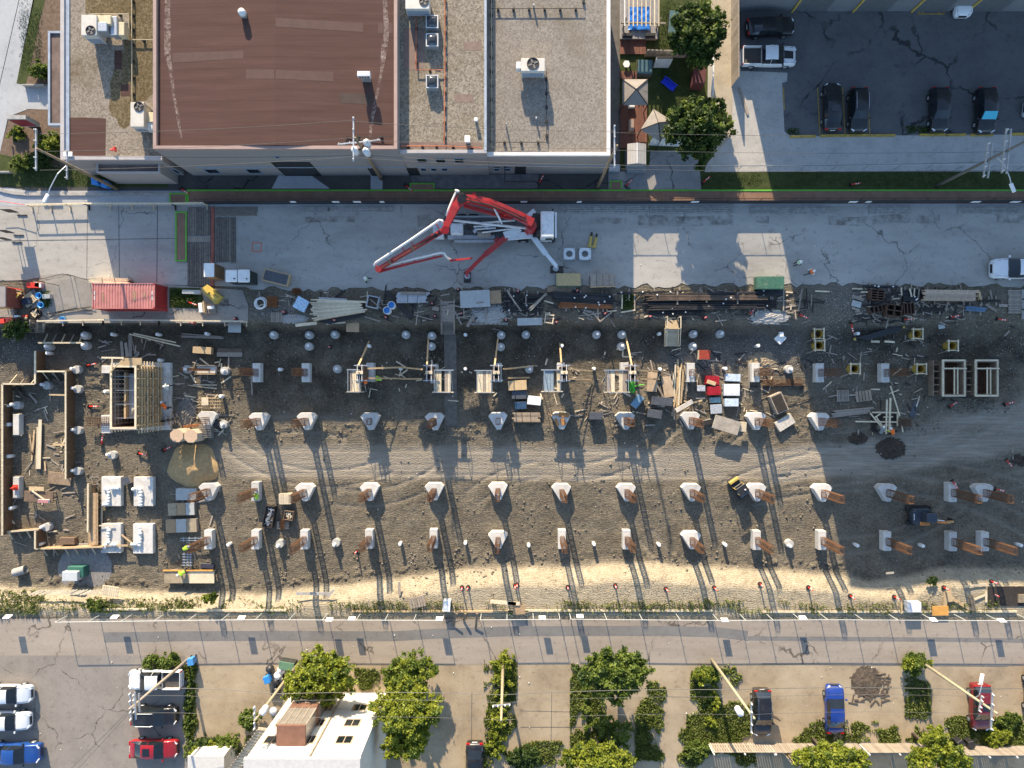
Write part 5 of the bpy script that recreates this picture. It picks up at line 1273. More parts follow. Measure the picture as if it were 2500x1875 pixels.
for i,(x,y,lab)in enumerate(((1120,1097,'left'),(1158,1052,'right'))):
 c=L('b1',x,y,.95);o=thing('blue_drum',f'{lab} of the two open blue drums by the timber','drum',(c.x,c.y,.02),group='open blue drums')
 MB().lathe([(.36,0),(.38,.1),(.38,.92),(.37,.95),(.33,.95),(.33,.7),(.05,.68)],18).build('barrel',WHITEP,o,smooth=False)
 MB().lathe([(.32,.70),(.3,.74),(.02,.74)],18).build('lid',BLUEP,o)
c=L('b1',1000,1025,.9);o=thing('square_bin','grey square tub full of scrap beside the blue drums','bin',(c.x,c.y,.02),R(-12))
for b_ in((-.5,-.6,.5,-.5),(-.5,.5,.5,.6),(-.6,-.6,-.5,.6),(.5,-.6,.6,.6)):MB().box(b_[0],b_[1],0,b_[2],b_[3],.85).build('side',M('grey_tub_plastic',(.36,.38,.41),.5,var=.12),o,bevel=.03)
MB().box(-.5,-.5,.1,.5,.5,.5).build('scrap',M('scrap_brown',(.10,.075,.055),.9,var=.6,scale=8),o);MB().beam((-.3,.2,.7),(1.0,-.5,.95),.1,.06).build('scrap_lath',GREYWOOD,o)
lumber('large splayed stack of pale lumber above the pit edge','b1',[(498,1000),(505,1185),(925,1110),(915,1020)],.05,.75,4,14,PALEWOOD,jitter=.05,bands=0)
lumber('pair of thick grey beams on the pale lumber stack','b1',[(540,985),(540,1008),(775,1020),(775,1000)],.4,.25,1,2,M('aluminium_beam',(.42,.42,.43),.5,metal=.3,var=.15))
tag(MB().prism([(p.x,p.y)for p in poly('b1',[(530,1195),(920,1115),(930,1140),(640,1215)],.3)],.1,.3).build('black_sheet',BLACKP),'black plastic sheet along the lower side of the pale lumber','sheet')
lumber('stack of long aluminium beams and boards at the street edge','b1',[(1210,945),(1215,1035),(1455,1030),(1480,945)],.05,.6,3,6,M('aluminium_beam'),bands=2)
lumber('pale boards on the aluminium beams','b1',[(1245,940),(1245,965),(1460,970),(1460,945)],.65,.12,1,2,GREYWOOD)
a=L('b1',1120,940,.2);b_=L('b1',1332,1162,.2);tag(MB().beam(a,b_,.5,.3).build('steel_girder',DARKSTEEL),'dark steel girder lying diagonally beside the blue drums','girder')
# gangway with stairs, left
def gangway(label,t,x0,x1,ytop,yedge,ybot,n=7,mat=GREYWOOD,landmat=None,dx=0):
 c=L(t,(x0+x1)/2,ytop);o=thing('site_stair',label,'stair',(c.x,c.y,0))
 a0=L(t,x0,ytop,.06);a1=L(t,x1,ytop,.06);e=L(t,x0,yedge,.06)
 MB().box(a0.x,e.y,0.03,a1.x,a0.y,.07).build('landing',landmat or mat,o,True)
 bt=L(t,x0+dx,ybot,PIT);bx1=L(t,x1+dx,ybot,PIT)
 for k in range(n):
  f=(k+.5)/n;y=e.y+(bt.y-e.y)*f;z=.03+(PIT+.1)*(k+1)/(n+0.0);xx0=a0.x+(bt.x-a0.x)*f;xx1=a1.x+(bx1.x-a1.x)*f
  MB().box(xx0,y-.12,z-.04,xx1,y+.12,z).build('tread',mat,o,True)
 for xa,xb in((a0.x,bt.x),(a1.x,bx1.x)):
  MB().beam((xa,e.y,0),(xb,bt.y,PIT+.1),.06,.25).build('stringer',mat,o,True)
  MB().beam((xa,a0.y,1.0),(xa,e.y,1.0),.09,.06).build('hand_rail',mat,o,True);MB().beam((xa,e.y,1.0),(xb,bt.y,PIT+1.0),.09,.06).build('hand_rail',mat,o,True)
  for q in((xa,a0.y,0,1.0),(xa,e.y,0,1.0),(xb,bt.y,PIT,PIT+1.0)):MB().box(q[0]-.045,q[1]-.045,q[2],q[0]+.045,q[1]+.045,q[3]).build('post',mat,o,True)
gangway('grey timber gangway and steps down to the pit walkway','b1',1588,1695,1020,1195,1300)
gangway('fresh timber landing and steps down into the pit at right centre','b2',1328,1440,1158,1255,1400,8,PALEWOOD,WOOD,-8)
gangway('rough timber steps down beside the bush at the left','r',655,790,835,870,1050,6,GREYWOOD)
# small ladder beside it
a=L('r',470,835,.2);b_=L('r',600,1040,PIT+.1);o=thing('timber_ladder','timber ladder leaning down beside the rough steps','ladder',(a.x,a.y,0))
for s_ in(-.35,.35):MB().beam((a.x+s_,a.y,a.z),(b_.x+s_,b_.y,b_.z),.09,.09).build('rail',GREYWOOD,o,True)
for k in range(1,6):q=a.lerp(b_,k/6);MB().beam((q.x-.35,q.y,q.z),(q.x+.35,q.y,q.z),.06,.06).build('rung',GREYWOOD,o,True)
# work table slab right of the gangway
c=L('b1',1865,1000,.8);o=thing('work_table','grey sheet topped work table right of the gangway','table',(c.x,c.y,0),R(3))
MB().box(-1.5,-.85,.68,1.5,.85,.76).build('top',M('grey_board',(.40,.41,.39),.8,var=.12,scale=2),o);
for x in(-1.2,1.2):
 for y in(-.7,.7):MB().box(x-.06,y-.06,0,x+.06,y+.06,.68).build('leg',GREYWOOD,o)
MB().beam((-1.25,1.1,.6),(-1.2,-1.9,.5),.12,.06).build('bearer',GREYWOOD,o);MB().beam((.95,1.1,.6),(1.05,-2.1,.5),.12,.06).build('bearer',GREYWOOD,o);MB().beam((.1,-.45,.78),(.9,-.38,.78),.12,.03).build('offcut',GREYWOOD,o)
box_crate('plywood_crate','low timber crate tight against the grey work table','b1',2035,985,1.2,1.3,.55,5,GREYWOOD,PLY,z0=.0)
# muddy wheel stains on the street
def mud_mat():
 m,nt,bs=new_mat('mud_stain');f=noise(nt,coords(nt,True),.9,6,.7);bs.inputs['Base Color'].default_value=(.11,.085,.065,1);bs.inputs['Roughness'].default_value=.7
 tr=nt.nodes.new('ShaderNodeBsdfTransparent');mx=nt.nodes.new('ShaderNodeMixShader');nt.links.new(ramp(nt,f,[(.42,(0,)*3),(.68,(.5,)*3)]),mx.inputs[0]);nt.links.new(tr.outputs[0],mx.inputs[1]);nt.links.new(bs.outputs[0],mx.inputs[2]);nt.links.new(mx.outputs[0],nt.nodes['Material Output'].inputs[0]);return m
MUD=mud_mat()
for t,pts,w_ in(('b2',[(1100,340),(1250,335),(1450,350),(1650,345),(1850,335),(1900,335)],1.0),('b2',[(690,345),(800,340),(1000,345)],.6),('b1',[(430,335),(600,328),(850,330)],.6),('b1',[(1380,345),(1500,340),(1620,340)],1.2),('b3',[(-50,330),(60,335)],.7),('b3',[(560,340),(800,350),(1100,325),(1500,330)],.9),('b3',[(1980,320),(2212,330)],.9)):strip('mud_stain',t,pts,w_,.05 if t[0]=='d' else .042,MUD)
# ------------------------------------------------------------------ racks of bars and pipes along the street edge
def bar_stack(label,t,pts4,z0,n,r,mat,name='bar_stack',cat='bars',splay=.0,layers=1,caps=0,bearers=3,group=None):
 A0,A1,B1,B0=[L(t,x,y,z0+.2)for x,y in pts4];c=(A0+A1+B0+B1)/4;o=thing(name,label,cat,(c.x,c.y,0),group=group)
 for k in range(n):
  f=(k+.5)/n;ja,jb=random.uniform(-.5,.5)*splay,random.uniform(-.5,.5)*splay
  a=A0.lerp(A1,min(1,max(0,f+ja/3)));b_=B0.lerp(B1,min(1,max(0,f+jb/3)));d=(b_-a)
  a=a+d*random.uniform(-.03,.08)*(1 if splay else .2);b_=b_-d*random.uniform(-.03,.08)*(1 if splay else .2)
  z=z0+r+random.randrange(layers)*r*1.9
  MB().cyl((a.x,a.y,z),(b_.x,b_.y,z+random.uniform(0,.02)),r,n=6).build('bar',mat,o,True,smooth=False)
 for k in range(bearers):
  f=(k+.5)/bearers;a=A0.lerp(B0,f);b_=A1.lerp(B1,f);d=(b_-a).normalized()*.35
  MB().beam((a.x-d.x,a.y-d.y,z0-.06),(b_.x+d.x,b_.y+d.y,z0-.06),.14,.12).build('bearer',GREYWOOD,o,True)
 for k in range(caps):
  q=A0.lerp(B0,random.random()).lerp(A1.lerp(B1,random.random()),random.random())
  MB().lathe([(.07,0),(.09,.05),(.05,.12)],8,(q.x,q.y,z0+r*2+.02)).build('white_cap',WHITEP,o,True)
 return o
PIPEK=M('black_steel_pipe',(.03,.03,.032),.5,metal=.3,var=.4,scale=1.5,rnd=.3,dirt=.35,dirt_col=(.12,.09,.065))
bar_stack('dense rack of dark bars left of the crates','b1',[(2100,935),(2100,1100),(2212,1110),(2212,935)],.14,12,.05,PIPEK,caps=2,splay=.2)
bar_stack('rack of dark bars under the timber props below the strand board crate','b2',[(20,945),(20,1120),(300,1110),(300,960)],.14,15,.045,PIPEK,caps=2,splay=.2)
bar_stack('bundle of black steel pipes behind the small green pit','b2',[(345,940),(380,1020),(890,1060),(890,965)],.14,11,.075,PIPEK,caps=6,splay=.2)
bar_stack('bundle of rusty pipes below the black steel pipes','b2',[(440,1025),(420,1075),(885,1080),(885,1050)],.14,5,.07,RUST,caps=3)
bar_stack('single black pipe beside the sunlit street edge','b2',[(920,945),(920,965),(1560,935),(1560,925)],.3,2,.06,PIPEK,caps=3)
bar_stack('long splayed bundle of black pipes, largest in the rack row','b2',[(1135,965),(1135,1095),(2150,1085),(2150,935)],.14,18,.08,PIPEK,layers=2,caps=12,splay=.35,bearers=5)
bar_stack('brown weathered pipes on top of the black bundle','b2',[(1180,962),(1180,1020),(2200,1010),(2200,975)],.5,7,.05,M('brown_pipe',(.10,.07,.05),.7,var=.4,scale=1,rnd=.3),splay=.4,bearers=2,caps=3)
bar_stack('thin dark bars splayed below the black pipe bundle','b2',[(1130,1090),(1190,1140),(1680,1150),(1660,1075)],.12,8,.045,PIPEK,splay=.4,caps=3,bearers=2)
bar_stack('black pipes at the right end of the rack row','b3',[(-40,915),(-40,975),(205,975),(205,925)],.14,7,.08,PIPEK,caps=2)
bar_stack('grey square tubes below the right rack end','b3',[(-60,1000),(-60,1080),(130,1080),(130,1010)],.12,7,.06,DARKSTEEL,caps=1)
bar_stack('black bar frame above the small rust forms','x',[(140,90),(150,110),(600,115),(600,90)],.25,3,.07,PIPEK,caps=4,bearers=2)
bar_stack('black pipe bundle under laths right of the rust forms','x',[(660,150),(660,290),(900,290),(900,130)],.14,9,.09,PIPEK,caps=3)
lumber('long pale timber bundle at the right street edge','x',[(930,142),(930,278),(1590,284),(1610,150)],.15,.7,4,8,M('pinkish_timber',(.42,.31,.22),.75,var=.2,scale=4,rnd=.2),bands=0)
lumber('short timber offcuts at the right end of the timber bundle','x',[(1620,150),(1655,150),(1668,262),(1640,262)],.12,.3,2,3,WOOD)
bar_stack('dark girders under the long timber bundle','x',[(880,370),(880,420),(1200,420),(1200,370)],.1,3,.08,DARKSTEEL)
bar_stack('blue steel props stacked near the right edge','x',[(1465,345),(1465,410),(1740,430),(1740,375)],.12,6,.05,M('blue_prop_paint',(.10,.17,.26),.5,var=.2),splay=.15,bearers=2)
bar_stack('black girder lying above the blue props','x',[(1640,270),(1640,300),(1920,300),(1920,270)],.1,2,.07,DARKSTEEL)
plank_mat('weathered timber road mat at the right edge','b3',2082,925,2190,1125,14,'y',.1,GREYWOOD);plank_mat('grey timber road slab beyond the right mat','b3',2192,915,2330,1180,3,'y',.1,M('dusty_timber'))
def rust_form(label,t,cx,cy,w,d,h,rz,cells=(2,2)):
 c=L(t,cx,cy,h);o=thing('steel_form',label,'steel form',(c.x,c.y,.05),R(rz));F=M('dark_rust_form',(.075,.04,.025),.8,var=.4,scale=3)
 for k in range(cells[0]+1):x=-w/2+w*k/cells[0];MB().box(x-.04,-d/2,0,x+.04,d/2,h).build('plate',F,o)
 for k in range(cells[1]+1):y=-d/2+d*k/cells[1];MB().box(-w/2+.041,y-.04,.01,w/2-.041,y+.04,h-.01).build('rib',F,o)
rust_form('dark rusty cellular form, lower one near the rack','x',545,410,1.5,1.1,.8,-8,(2,2));rust_form('dark rusty cellular form beside a pipe bundle','x',735,385,1.0,1.1,.7,4,(3,1));rust_form('dark rusty ribbed form near the top of the rack','x',330,210,1.3,1.0,.8,-6,(2,4));rust_form('dark scrap form left of the cellular form','x',310,395,1.3,.6,.45,10,(3,1))
# ------------------------------------------------------------------ loose boards: each one a thing
def board(label,t,p0,p1,z,w=.2,th=.06,mat=GREYWOOD,z1=None,name='loose_board',group='loose boards about the site'):
 a=L(t,p0[0],p0[1],z);b_=L(t,p1[0],p1[1],z if z1 is None else z1)
 c=(a+b_)/2;d=b_-a
 mb=MB().beam(a-c,b_-c,w,th);o=mb.build(name,mat);o.location=c
 return tag(o,label,'board',group)
BO=[
('left prop of the crossed timber props on the bar rack','b1',(2135,925),(2212,1050),.6,.16,GREYWOOD),('right prop of the crossed timber pair on the bar rack','b2',(325,955),(175,1090),.5,.16,GREYWOOD),
('second slanting prop beside the crossed pair on the bar rack','b2',(318,965),(188,1102),.45,.12,PALEWOOD),('slanting prop at the left of the bar rack','b2',(0,945),(112,1105),.5,.16,GREYWOOD),('short upright lath on the bar rack','b2',(152,975),(152,1055),.5,.12,GREYWOOD),
('long tan plank lying below the strand board crate','b2',(330,918),(540,922),.1,.6,M('tan_plank',(.24,.17,.11),.85,var=.3,scale=3)),('wide grey board at the pit edge left of the trestle','b2',(80,1195),(290,1190),.1,.75,M('grey_board')),
('left upright of the small green pit surround','b2',(965,960),(962,1085),.15,.12,PALEWOOD),('right upright of the small green pit surround','b2',(1068,950),(1070,1090),.15,.12,GREYWOOD),('bottom board of the small green pit surround','b2',(955,1115),(1075,1095),.15,.14,PALEWOOD),
('short cross lath in the small green pit, first of two','b2',(995,985),(1035,1020),.1,.1,PALEWOOD),('short cross lath in the small green pit, second of two','b2',(1035,985),(992,1018),.1,.1,PALEWOOD),
('short lath across the black pipes near their right end','b2',(1655,985),(1680,1030),.5,.12,WOOD),('slanting lath above the black pipe bundle','b2',(1690,910),(1765,965),.3,.14,GREYWOOD),('lath at the upper right of the black pipe bundle','b2',(1960,985),(2015,945),.4,.12,WOOD),
('pale lath lying near the right rack end','b3',(450,935),(570,940),.1,.14,PALEWOOD),('long lath standing over the right rack end','b3',(340,915),(308,1105),.3,.14,GREYWOOD),('upright lath near the dark frame at the right rack end','b3',(185,920),(182,1100),.3,.12,GREYWOOD),
('dark bar at the right of the rack end frame','b3',(375,910),(385,1085),.2,.12,DARKSTEEL),('dark bar closing the rack end frame','b3',(310,1088),(390,1080),.2,.12,DARKSTEEL),
('grey plank of the fan of three left of the rust forms, upper','x',(0,225),(150,275),.15,.35,GREYWOOD),('grey plank of the fan of three left of the rust forms, middle','x',(0,310),(115,345),.12,.6,M('grey_board')),('grey plank of the fan of three left of the rust forms, lower','x',(0,375),(95,412),.1,.22,GREYWOOD),
('pale lath above the rust forms','x',(0,130),(140,132),.15,.16,PALEWOOD),('pale lath below the first lath above the rust forms','x',(115,175),(210,175),.15,.16,PALEWOOD),('lath over the black pipe bundle, left','x',(635,115),(640,218),.4,.12,PALEWOOD),('lath over the black pipe bundle, slanting','x',(742,130),(768,235),.45,.14,PALEWOOD),('lath over the black pipe bundle, middle','x',(805,122),(797,225),.45,.12,PALEWOOD),('lath over the black pipe bundle, right','x',(865,130),(852,242),.45,.12,GREYWOOD),
('grey board beside the timber road mat','x',(1775,150),(1800,270),.1,.2,GREYWOOD),('grey board lying across the blue props','x',(1720,330),(1860,420),.2,.24,GREYWOOD),('long rusty board at the pit edge by the red barrier','x',(780,490),(1110,520),.1,.18,M('brown_pipe')),('short grey boards right of the blue props','x',(1890,345),(2000,350),.1,.3,GREYWOOD),
('grey cleat under the timber bundle, left','x',(1062,290),(1062,335),.1,.14,GREYWOOD),('grey cleat under the timber bundle, right','x',(1437,290),(1437,345),.1,.18,GREYWOOD),('pale lath on the pit slope, left of two','x',(245,810),(355,812),PIT+.6,.2,PALEWOOD),('pale lath on the pit slope, right of two','x',(420,808),(548,818),PIT+.6,.2,PALEWOOD),
('yellow top board leaning on the pit edge below the lumber','b1',(350,1225),(530,1205),.1,.3,PALEWOOD),('yellow board on the pit edge right of the leaning one','b1',(610,1212),(772,1200),.1,.16,PALEWOOD),('framed plywood panel leaning at the pit edge','b1',(780,1238),(888,1240),-.3,1.0,PLY),
('short lath right of the pale lumber tail','b1',(930,1150),(1065,1192),.1,.14,GREYWOOD),('grey lath near the red cone by the aluminium beams','b1',(1505,1080),(1560,1090),.15,.4,GREYWOOD),('grey board below the grey work table','b1',(1800,1235),(1850,1150),.1,.3,GREYWOOD),
('grey lath in the pit below the gravel heap','b1',(2005,1250),(2085,1270),PIT+.1,.12,GREYWOOD),
('long white board slanting on the pit floor, upper','b0',(1125,1292),(1485,1370),PIT+.15,.14,PALEWOOD),('long white board slanting on the pit floor, lower','b0',(1090,1298),(1520,1402),PIT+.1,.14,PALEWOOD),
('grey plank standing on the pit floor, first of four','b0',(1025,1360),(1035,1490),PIT+.1,.3,GREYWOOD),('grey plank standing on the pit floor, second of four','b0',(1060,1370),(1075,1490),PIT+.1,.3,GREYWOOD),('grey plank standing on the pit floor, third of four','b0',(1098,1305),(1100,1490),PIT+.1,.35,GREYWOOD),('grey plank standing on the pit floor, fourth of four','b0',(1170,1448),(1148,1490),PIT+.1,.3,GREYWOOD),
('grey reddish plank pair in the upper pit, upper plank','b0',(1535,1295),(1870,1322),PIT+.15,.14,GREYWOOD),('grey reddish plank pair in the upper pit, lower plank','b0',(1530,1318),(1885,1332),PIT+.12,.22,GREYWOOD),
('brown plank beside the small trench form','b0',(1835,1440),(2045,1440),PIT+.12,.5,M('brown_pipe')),('pale plank beside the small trench form','b0',(1830,1470),(2045,1472),PIT+.15,.45,GREYWOOD),
('plywood sheet hanging over the pit edge by the platform end','q',(810,1240),(1025,1245),-.3,1.0,M('grey_board')),('grey lath across the platform end','q',(765,1198),(1015,1190),.05,.12,GREYWOOD),
('lowest of the pale laths below the small footing form','c0',(1615,212),(1830,240),PIT+.1,.1,PALEWOOD),('upper of the pale laths below the small footing form','c0',(1630,205),(1830,208),PIT+.1,.1,PALEWOOD),('crossed lath below the small footing form','c0',(1710,165),(1815,185),PIT+.15,.1,GREYWOOD),
('long pale board stack in the left pit, centre','c0',(340,500),(330,915),PIT+.2,.34,PALEWOOD),('pale board left of the long board stack','c0',(318,560),(310,915),PIT+.15,.2,PALEWOOD),('short board left of the long board stack, leaning','c0',(290,590),(268,845),PIT+.12,.14,WOOD),('thin board far left of the long board stack','c0',(252,620),(275,800),PIT+.12,.12,WOOD),('short lath right of the long board stack','c0',(378,855),(385,930),PIT+.1,.14,WOOD),
('dark offcut board on the left pit floor, first','c0',(60,215),(200,285),PIT+.15,.3,M('brown_pipe')),('dark offcut board on the left pit floor, second','c0',(130,215),(190,300),PIT+.2,.25,M('brown_pipe')),('dark offcut board on the left pit floor, third','c0',(185,300),(275,340),PIT+.15,.25,M('brown_pipe')),('dark offcut board on the left pit floor, fourth','c0',(245,280),(312,355),PIT+.2,.2,GREYWOOD),
('dark board pile by the right form wall, upper','c0',(455,175),(548,185),PIT+.2,.3,M('brown_pipe')),('dark board pile by the right form wall, lower','c0',(490,240),(548,250),PIT+.15,.3,M('brown_pipe')),('pale brace plank inside the right form wall, upper','c0',(415,288),(550,292),PIT+.6,.16,WOOD),('pale brace plank inside the right form wall, lower','c0',(430,712),(550,714),PIT+.7,.16,WOOD),('short brace beside the lower brace plank','c0',(430,712),(490,688),PIT+.7,.12,WOOD),
('long pale lath beside the left slabs','c0',(860,1210),(855,1560),PIT+.3,.16,PALEWOOD),('pale lath lying across the lower slab','c0',(745,1402),(960,1385),PIT+.7,.12,PALEWOOD),('short pale lath between the lower slabs','c0',(1025,1470),(1110,1540),PIT+.5,.14,WOOD),('pale plank between the lower slabs at their front','c0',(880,1562),(1080,1562),PIT+.7,.18,WOOD),
('grey top board beside the footing at left','c0',(2120,130),(2128,290),PIT+.3,.12,GREYWOOD),('lath beside the lone footing at right centre','c2',(2028,0),(2035,230),PIT+.4,.12,GREYWOOD),
('pale curved beam lying on the straw verge','d1',(320,338),(580,340),.05,.3,OLDCONC),('short pale beam crossing the curved beam on the verge','d1',(560,360),(605,310),.08,.25,OLDCONC),('small upright board in the straw verge','d1',(1100,250),(1102,350),.05,.25,GREYWOOD),
('long pale board on trestles near the alley fence','d1',(1790,398),(1985,415),.6,.35,PALEWOOD),('right part of the pale board on trestles near the fence','d2',(0,412),(90,415),.6,.35,PALEWOOD),('plywood square leaning at the fence gap','d2',(40,465),(130,460),.5,.9,PLY),
('orange board leaning by the right trench, upright','d3',(1390,325),(1388,450),.2,.35,WOOD),('orange board leaning by the right trench, long slanting','d3',(1440,375),(1610,475),.15,.35,WOOD),('orange board by the right trench, second upright','d3',(1415,320),(1425,400),.25,.5,WOOD),('brown plank crossing at the right trench','d3',(1585,355),(1610,475),.2,.4,PLY),('pale plank left of the right trench, upper','d3',(1530,288),(1700,265),.1,.18,PALEWOOD),('pale plank left of the right trench, lower','d3',(1610,385),(1690,350),.1,.18,PALEWOOD),('pale post board at the right trench mouth','d3',(1698,325),(1698,405),.1,.2,PALEWOOD),
('orange plywood sheet lying on the alley fence sill','d3',(1290,470),(1412,468),.3,.95,M('orange_ply',(.55,.27,.06),.7,var=.15,scale=2)),('small board in the straw at right','d3',(940,185),(1000,180),.05,.2,PALEWOOD),('upright lath beside the white box by the fence','d3',(1058,400),(1058,490),.3,.15,WOOD),
('slanting lath beside the large form pit','c3',(1085,215),(1165,470),PIT+.8,.12,PALEWOOD),('thin lath leaning far right of the haul road','c3',(2115,740),(2118,835),PIT+.3,.12,GREYWOOD),
('dark wide board on the ground by the large form pit','c3',(1310,345),(1265,475),PIT+.1,.6,M('dark_sheet')),('grey board on the earth slope at upper right','x',(1110,615),(1190,600),-.6,.6,M('grey_board')),('thin lath on the earth slope at far right','x',(2025,670),(1965,740),-.5,.12,GREYWOOD),
]
for b_ in BO:board(b_[0],b_[1],b_[2],b_[3],b_[4],b_[5],.06,b_[6])
# ------------------------------------------------------------------ red delineators and cones
def delineator_proto():
 o=thing('delineator','','delineator',(0,0,0))
 MB().lathe([(.24,0),(.24,.05),(.1,.08)],8).build('base',BLACK,o)
 MB().lathe([(.085,.08),(.07,.5),(.06,1.0),(.04,1.05)],10).build('post',REDP,o,smooth=True)
 for z in(.55,.78):MB().lathe([(.078,z),(.074,z+.09)],10).build('reflective_band',WHITEP,o)
 return o
_dp=delineator_proto();_first=[True]
def delineator(label,t,x,y,z=0.0,group='red delineator posts',tilt=None):
 o=_dp if _first[0]else copy_tree(_dp);_first[0]=False
 o.location=L(t,x,y,z);o['label']=label;o['group']=group
 if tilt is not None:o.rotation_euler=(0,R(86),R(tilt));o.location.z=z+.14
 else:o.rotation_euler=(random.uniform(-.05,.05),random.uniform(-.05,.05),random.uniform(0,6))
for i,(t,x,y)in enumerate((('d1',1575,290),('d1',1622,290),('d1',1978,275),('d2',70,268),('d2',452,288),('d2',812,275),('d2',1195,300),('d2',1560,292),('d2',1908,265),('d3',350,290),('d3',668,355),('d3',1000,362),('d3',1375,292))):
 delineator(f'red delineator on the straw verge, {ORD[i]} from the left',t,x,y,.0,'red delineators on the straw verge')
LY=[('by the left end of the work table','b1',1725,925,0),('at the corner of the crate rack','b2',85,940,0),('behind the strand board crate','b2',580,938,0),('by the trestle at the pit edge','b2',405,1203,0),('left of the fresh timber landing','b2',1190,1152,0),('right of the fresh timber landing','b2',1655,1165,0),('below the black pipes near the gravel','b2',815,1130,0),
  ('below the blue drums','b1',1120,1158,0),('under the pale lumber tail','b1',690,1182,0),('left of the gangway rail','b1',1530,1150,0),('by the aluminium beams','b1',1505,1042,0),('on the gravel near the pallet','b1',265,1115,0),('at the table by the pit edge','b1',1752,1125,0),('near the gravel heap right of the table','b1',2128,1182,0),
  ('in the upper pit left of the laths','b1',648,1408,PIT),('by the platform edge rail','b0',1645,1210,0),('at the platform end','b0',1995,1172,0),('below the trusses of the lower row footing','c1',872,1608,PIT),('in the trench at lower right','d3',1735,245,0),('in the slotted trench mouth at lower right','d3',1740,335,-.4)]
for ph,t,x,y,z in LY:delineator(f'red delineator standing {ph}',t,x,y,z,'red delineators about the site')
FL=[('at the left form wall pit','c0',740,42,PIT,10),('left of the timber shaft','c0',755,388,PIT,0),('below the timber shaft','c0',862,715,PIT,80),('at the foot of the sand heap','c0',1378,760,PIT,25),('at the right end of the rope below the shaft','c0',1170,780,PIT,-15),('on the slope below the right racks','b3',748,1205,-.4,-80),('below the rust forms','x',640,530,0,5),('below the long timber bundle','x',1245,508,0,15),('below the blue props','x',1845,520,0,-8),('above the haul road at right, long one','c3',1570,395,PIT,35),('above the haul road at the far right','c3',2035,372,PIT+.3,15),('on the gravel at the far right','c3',2048,832,PIT,-50),('on the far right lower footing','c3',1595,1010,PIT+.9,-55),('on the far right triangular footing','c3',1955,1082,PIT+.9,-12),('by the gravel under the right rack end','b3',305,1130,0,-25),('near the sunlit gravel below the pipes','b2',2030,1140,0,50),
  ('on the lawn strip left of the boardwalk','b0',1530,72,0,-35),('on the grass strip at upper right','a3',738,1562,0.03,8),('behind the boardwalk near the garden','a2',258,1555,.03,60),('on the garden side of the boardwalk','a2',1635,1550,.03,40),('on the drive pad beside the green square','a2',992,1580,.03,50),('behind the boardwalk near the transformer pole','a1',1275,1562,.03,-40),('in the planted pit by the yellow skip','b0',1590,1028,0,-20)]
for ph,t,x,y,z,a in FL:delineator(f'fallen red delineator lying {ph}',t,x,y,z,'fallen red delineators',a)
c=L('a0',958,1258,HA+.3);o=thing('traffic_cone','orange traffic cone fallen on the gravel roof corner','cone',(c.x,c.y,HA));MB().cyl((-.4,-.05,.15),(.05,.02,.18),.05,.2,10).build('cone',REDP,o);MB().cbox((.1,.02,.2),(.08,.42,.4)).build('base',REDP,o)
# ------------------------------------------------------------------ pit: footings with starter bars
def cage_mesh(w,d,h,nx,ny):
 mb=MB()
 for i in range(nx):
  for j in range(ny):
   if 0<i<nx-1 and 0<j<ny-1:continue
   x=-w/2+w*i/(nx-1);y=-d/2+d*j/(ny-1)
   mb.cyl((x,y,-.05),(x,y,h*random.uniform(.97,1.03)),.019,n=4,cap=False)
 z=.1
 while z<h:
  for a,b_ in(((-w/2,-d/2),(w/2,-d/2)),((w/2,-d/2),(w/2,d/2)),((w/2,d/2),(-w/2,d/2)),((-w/2,d/2),(-w/2,-d/2))):
   mb.beam((a[0],a[1],z),(b_[0],b_[1],z),.022,.022)
  z+=.24
 return mb
CAPH=.9
REBAR=M('rebar_rust',(.125,.06,.028),.85,var=.35,scale=3,rnd=.15)
_r=MB().box(-.40,-.98,0,.40,.98,CAPH).build('concrete_cap',CONC,None,bevel=.03);_rect_me=_r.data;bpy.data.objects.remove(_r)
_tri=[(-.62,.92),(.66,.92),(1.02,.58),(.30,-.88),(-.10,-.92),(-1.02,.52)]
_r=MB().prism(_tri,0,CAPH,.03).build('concrete_cap',CONC,None,bevel=.03);_tri_me=_r.data;bpy.data.objects.remove(_r)
_cg=[]
for k in range(3):
 _c=cage_mesh(.44,.72,4.0,5,6).build('rebar_cage',REBAR);_cg.append(_c.data);bpy.data.objects.remove(_c)
_cgs=cage_mesh(.45,.6,1.3,4,4).build('rebar_cage',REBAR);_cgs_me=_cgs.data;bpy.data.objects.remove(_cgs)
def footing(label,t,x,y,kind,cage='tall',group=None,rz=0.0):
 p=L(t,x,y,PIT+CAPH);o=thing('pile_cap',label,'footing',(p.x,p.y,PIT),rz,group)
 c=bpy.data.objects.new('concrete_cap',_rect_me if kind=='rect' else _tri_me);COL.objects.link(c);c.parent=o
 if cage:
  g=bpy.data.objects.new('rebar_cage',_cgs_me if cage=='short' else random.choice(_cg));COL.objects.link(g);g.parent=o;g.location=(0.02,0 if kind=='rect' else .02,CAPH)
  g.rotation_euler=(random.uniform(-.012,.012),random.uniform(-.012,.012),random.uniform(-.03,.03));g['kind']='stuff'
  g.scale=(1,1,random.uniform(.95,1.05))
 return o
ROWA=[('c1',20,103,'rect','tall'),('c1',435,103,'rect','tall'),('c1',980,100,'rect',None),('c1',1520,112,'rect',None),('c1',2058,102,'rect',None),('c2',448,100,'rect',None),('c2',985,98,'rect',None),('c2',1545,102,'rect','short'),('c2',2092,102,'rect','tall'),('c3',492,104,'rect','tall'),('c3',1044,105,'rect','tall')]
for i,(t,x,y,k,cg)in enumerate(ROWA):footing(f'rectangular concrete pile cap, {ORD[i]} from the left in the topmost row',t,x,y,k,cg,'pile caps of the topmost row')
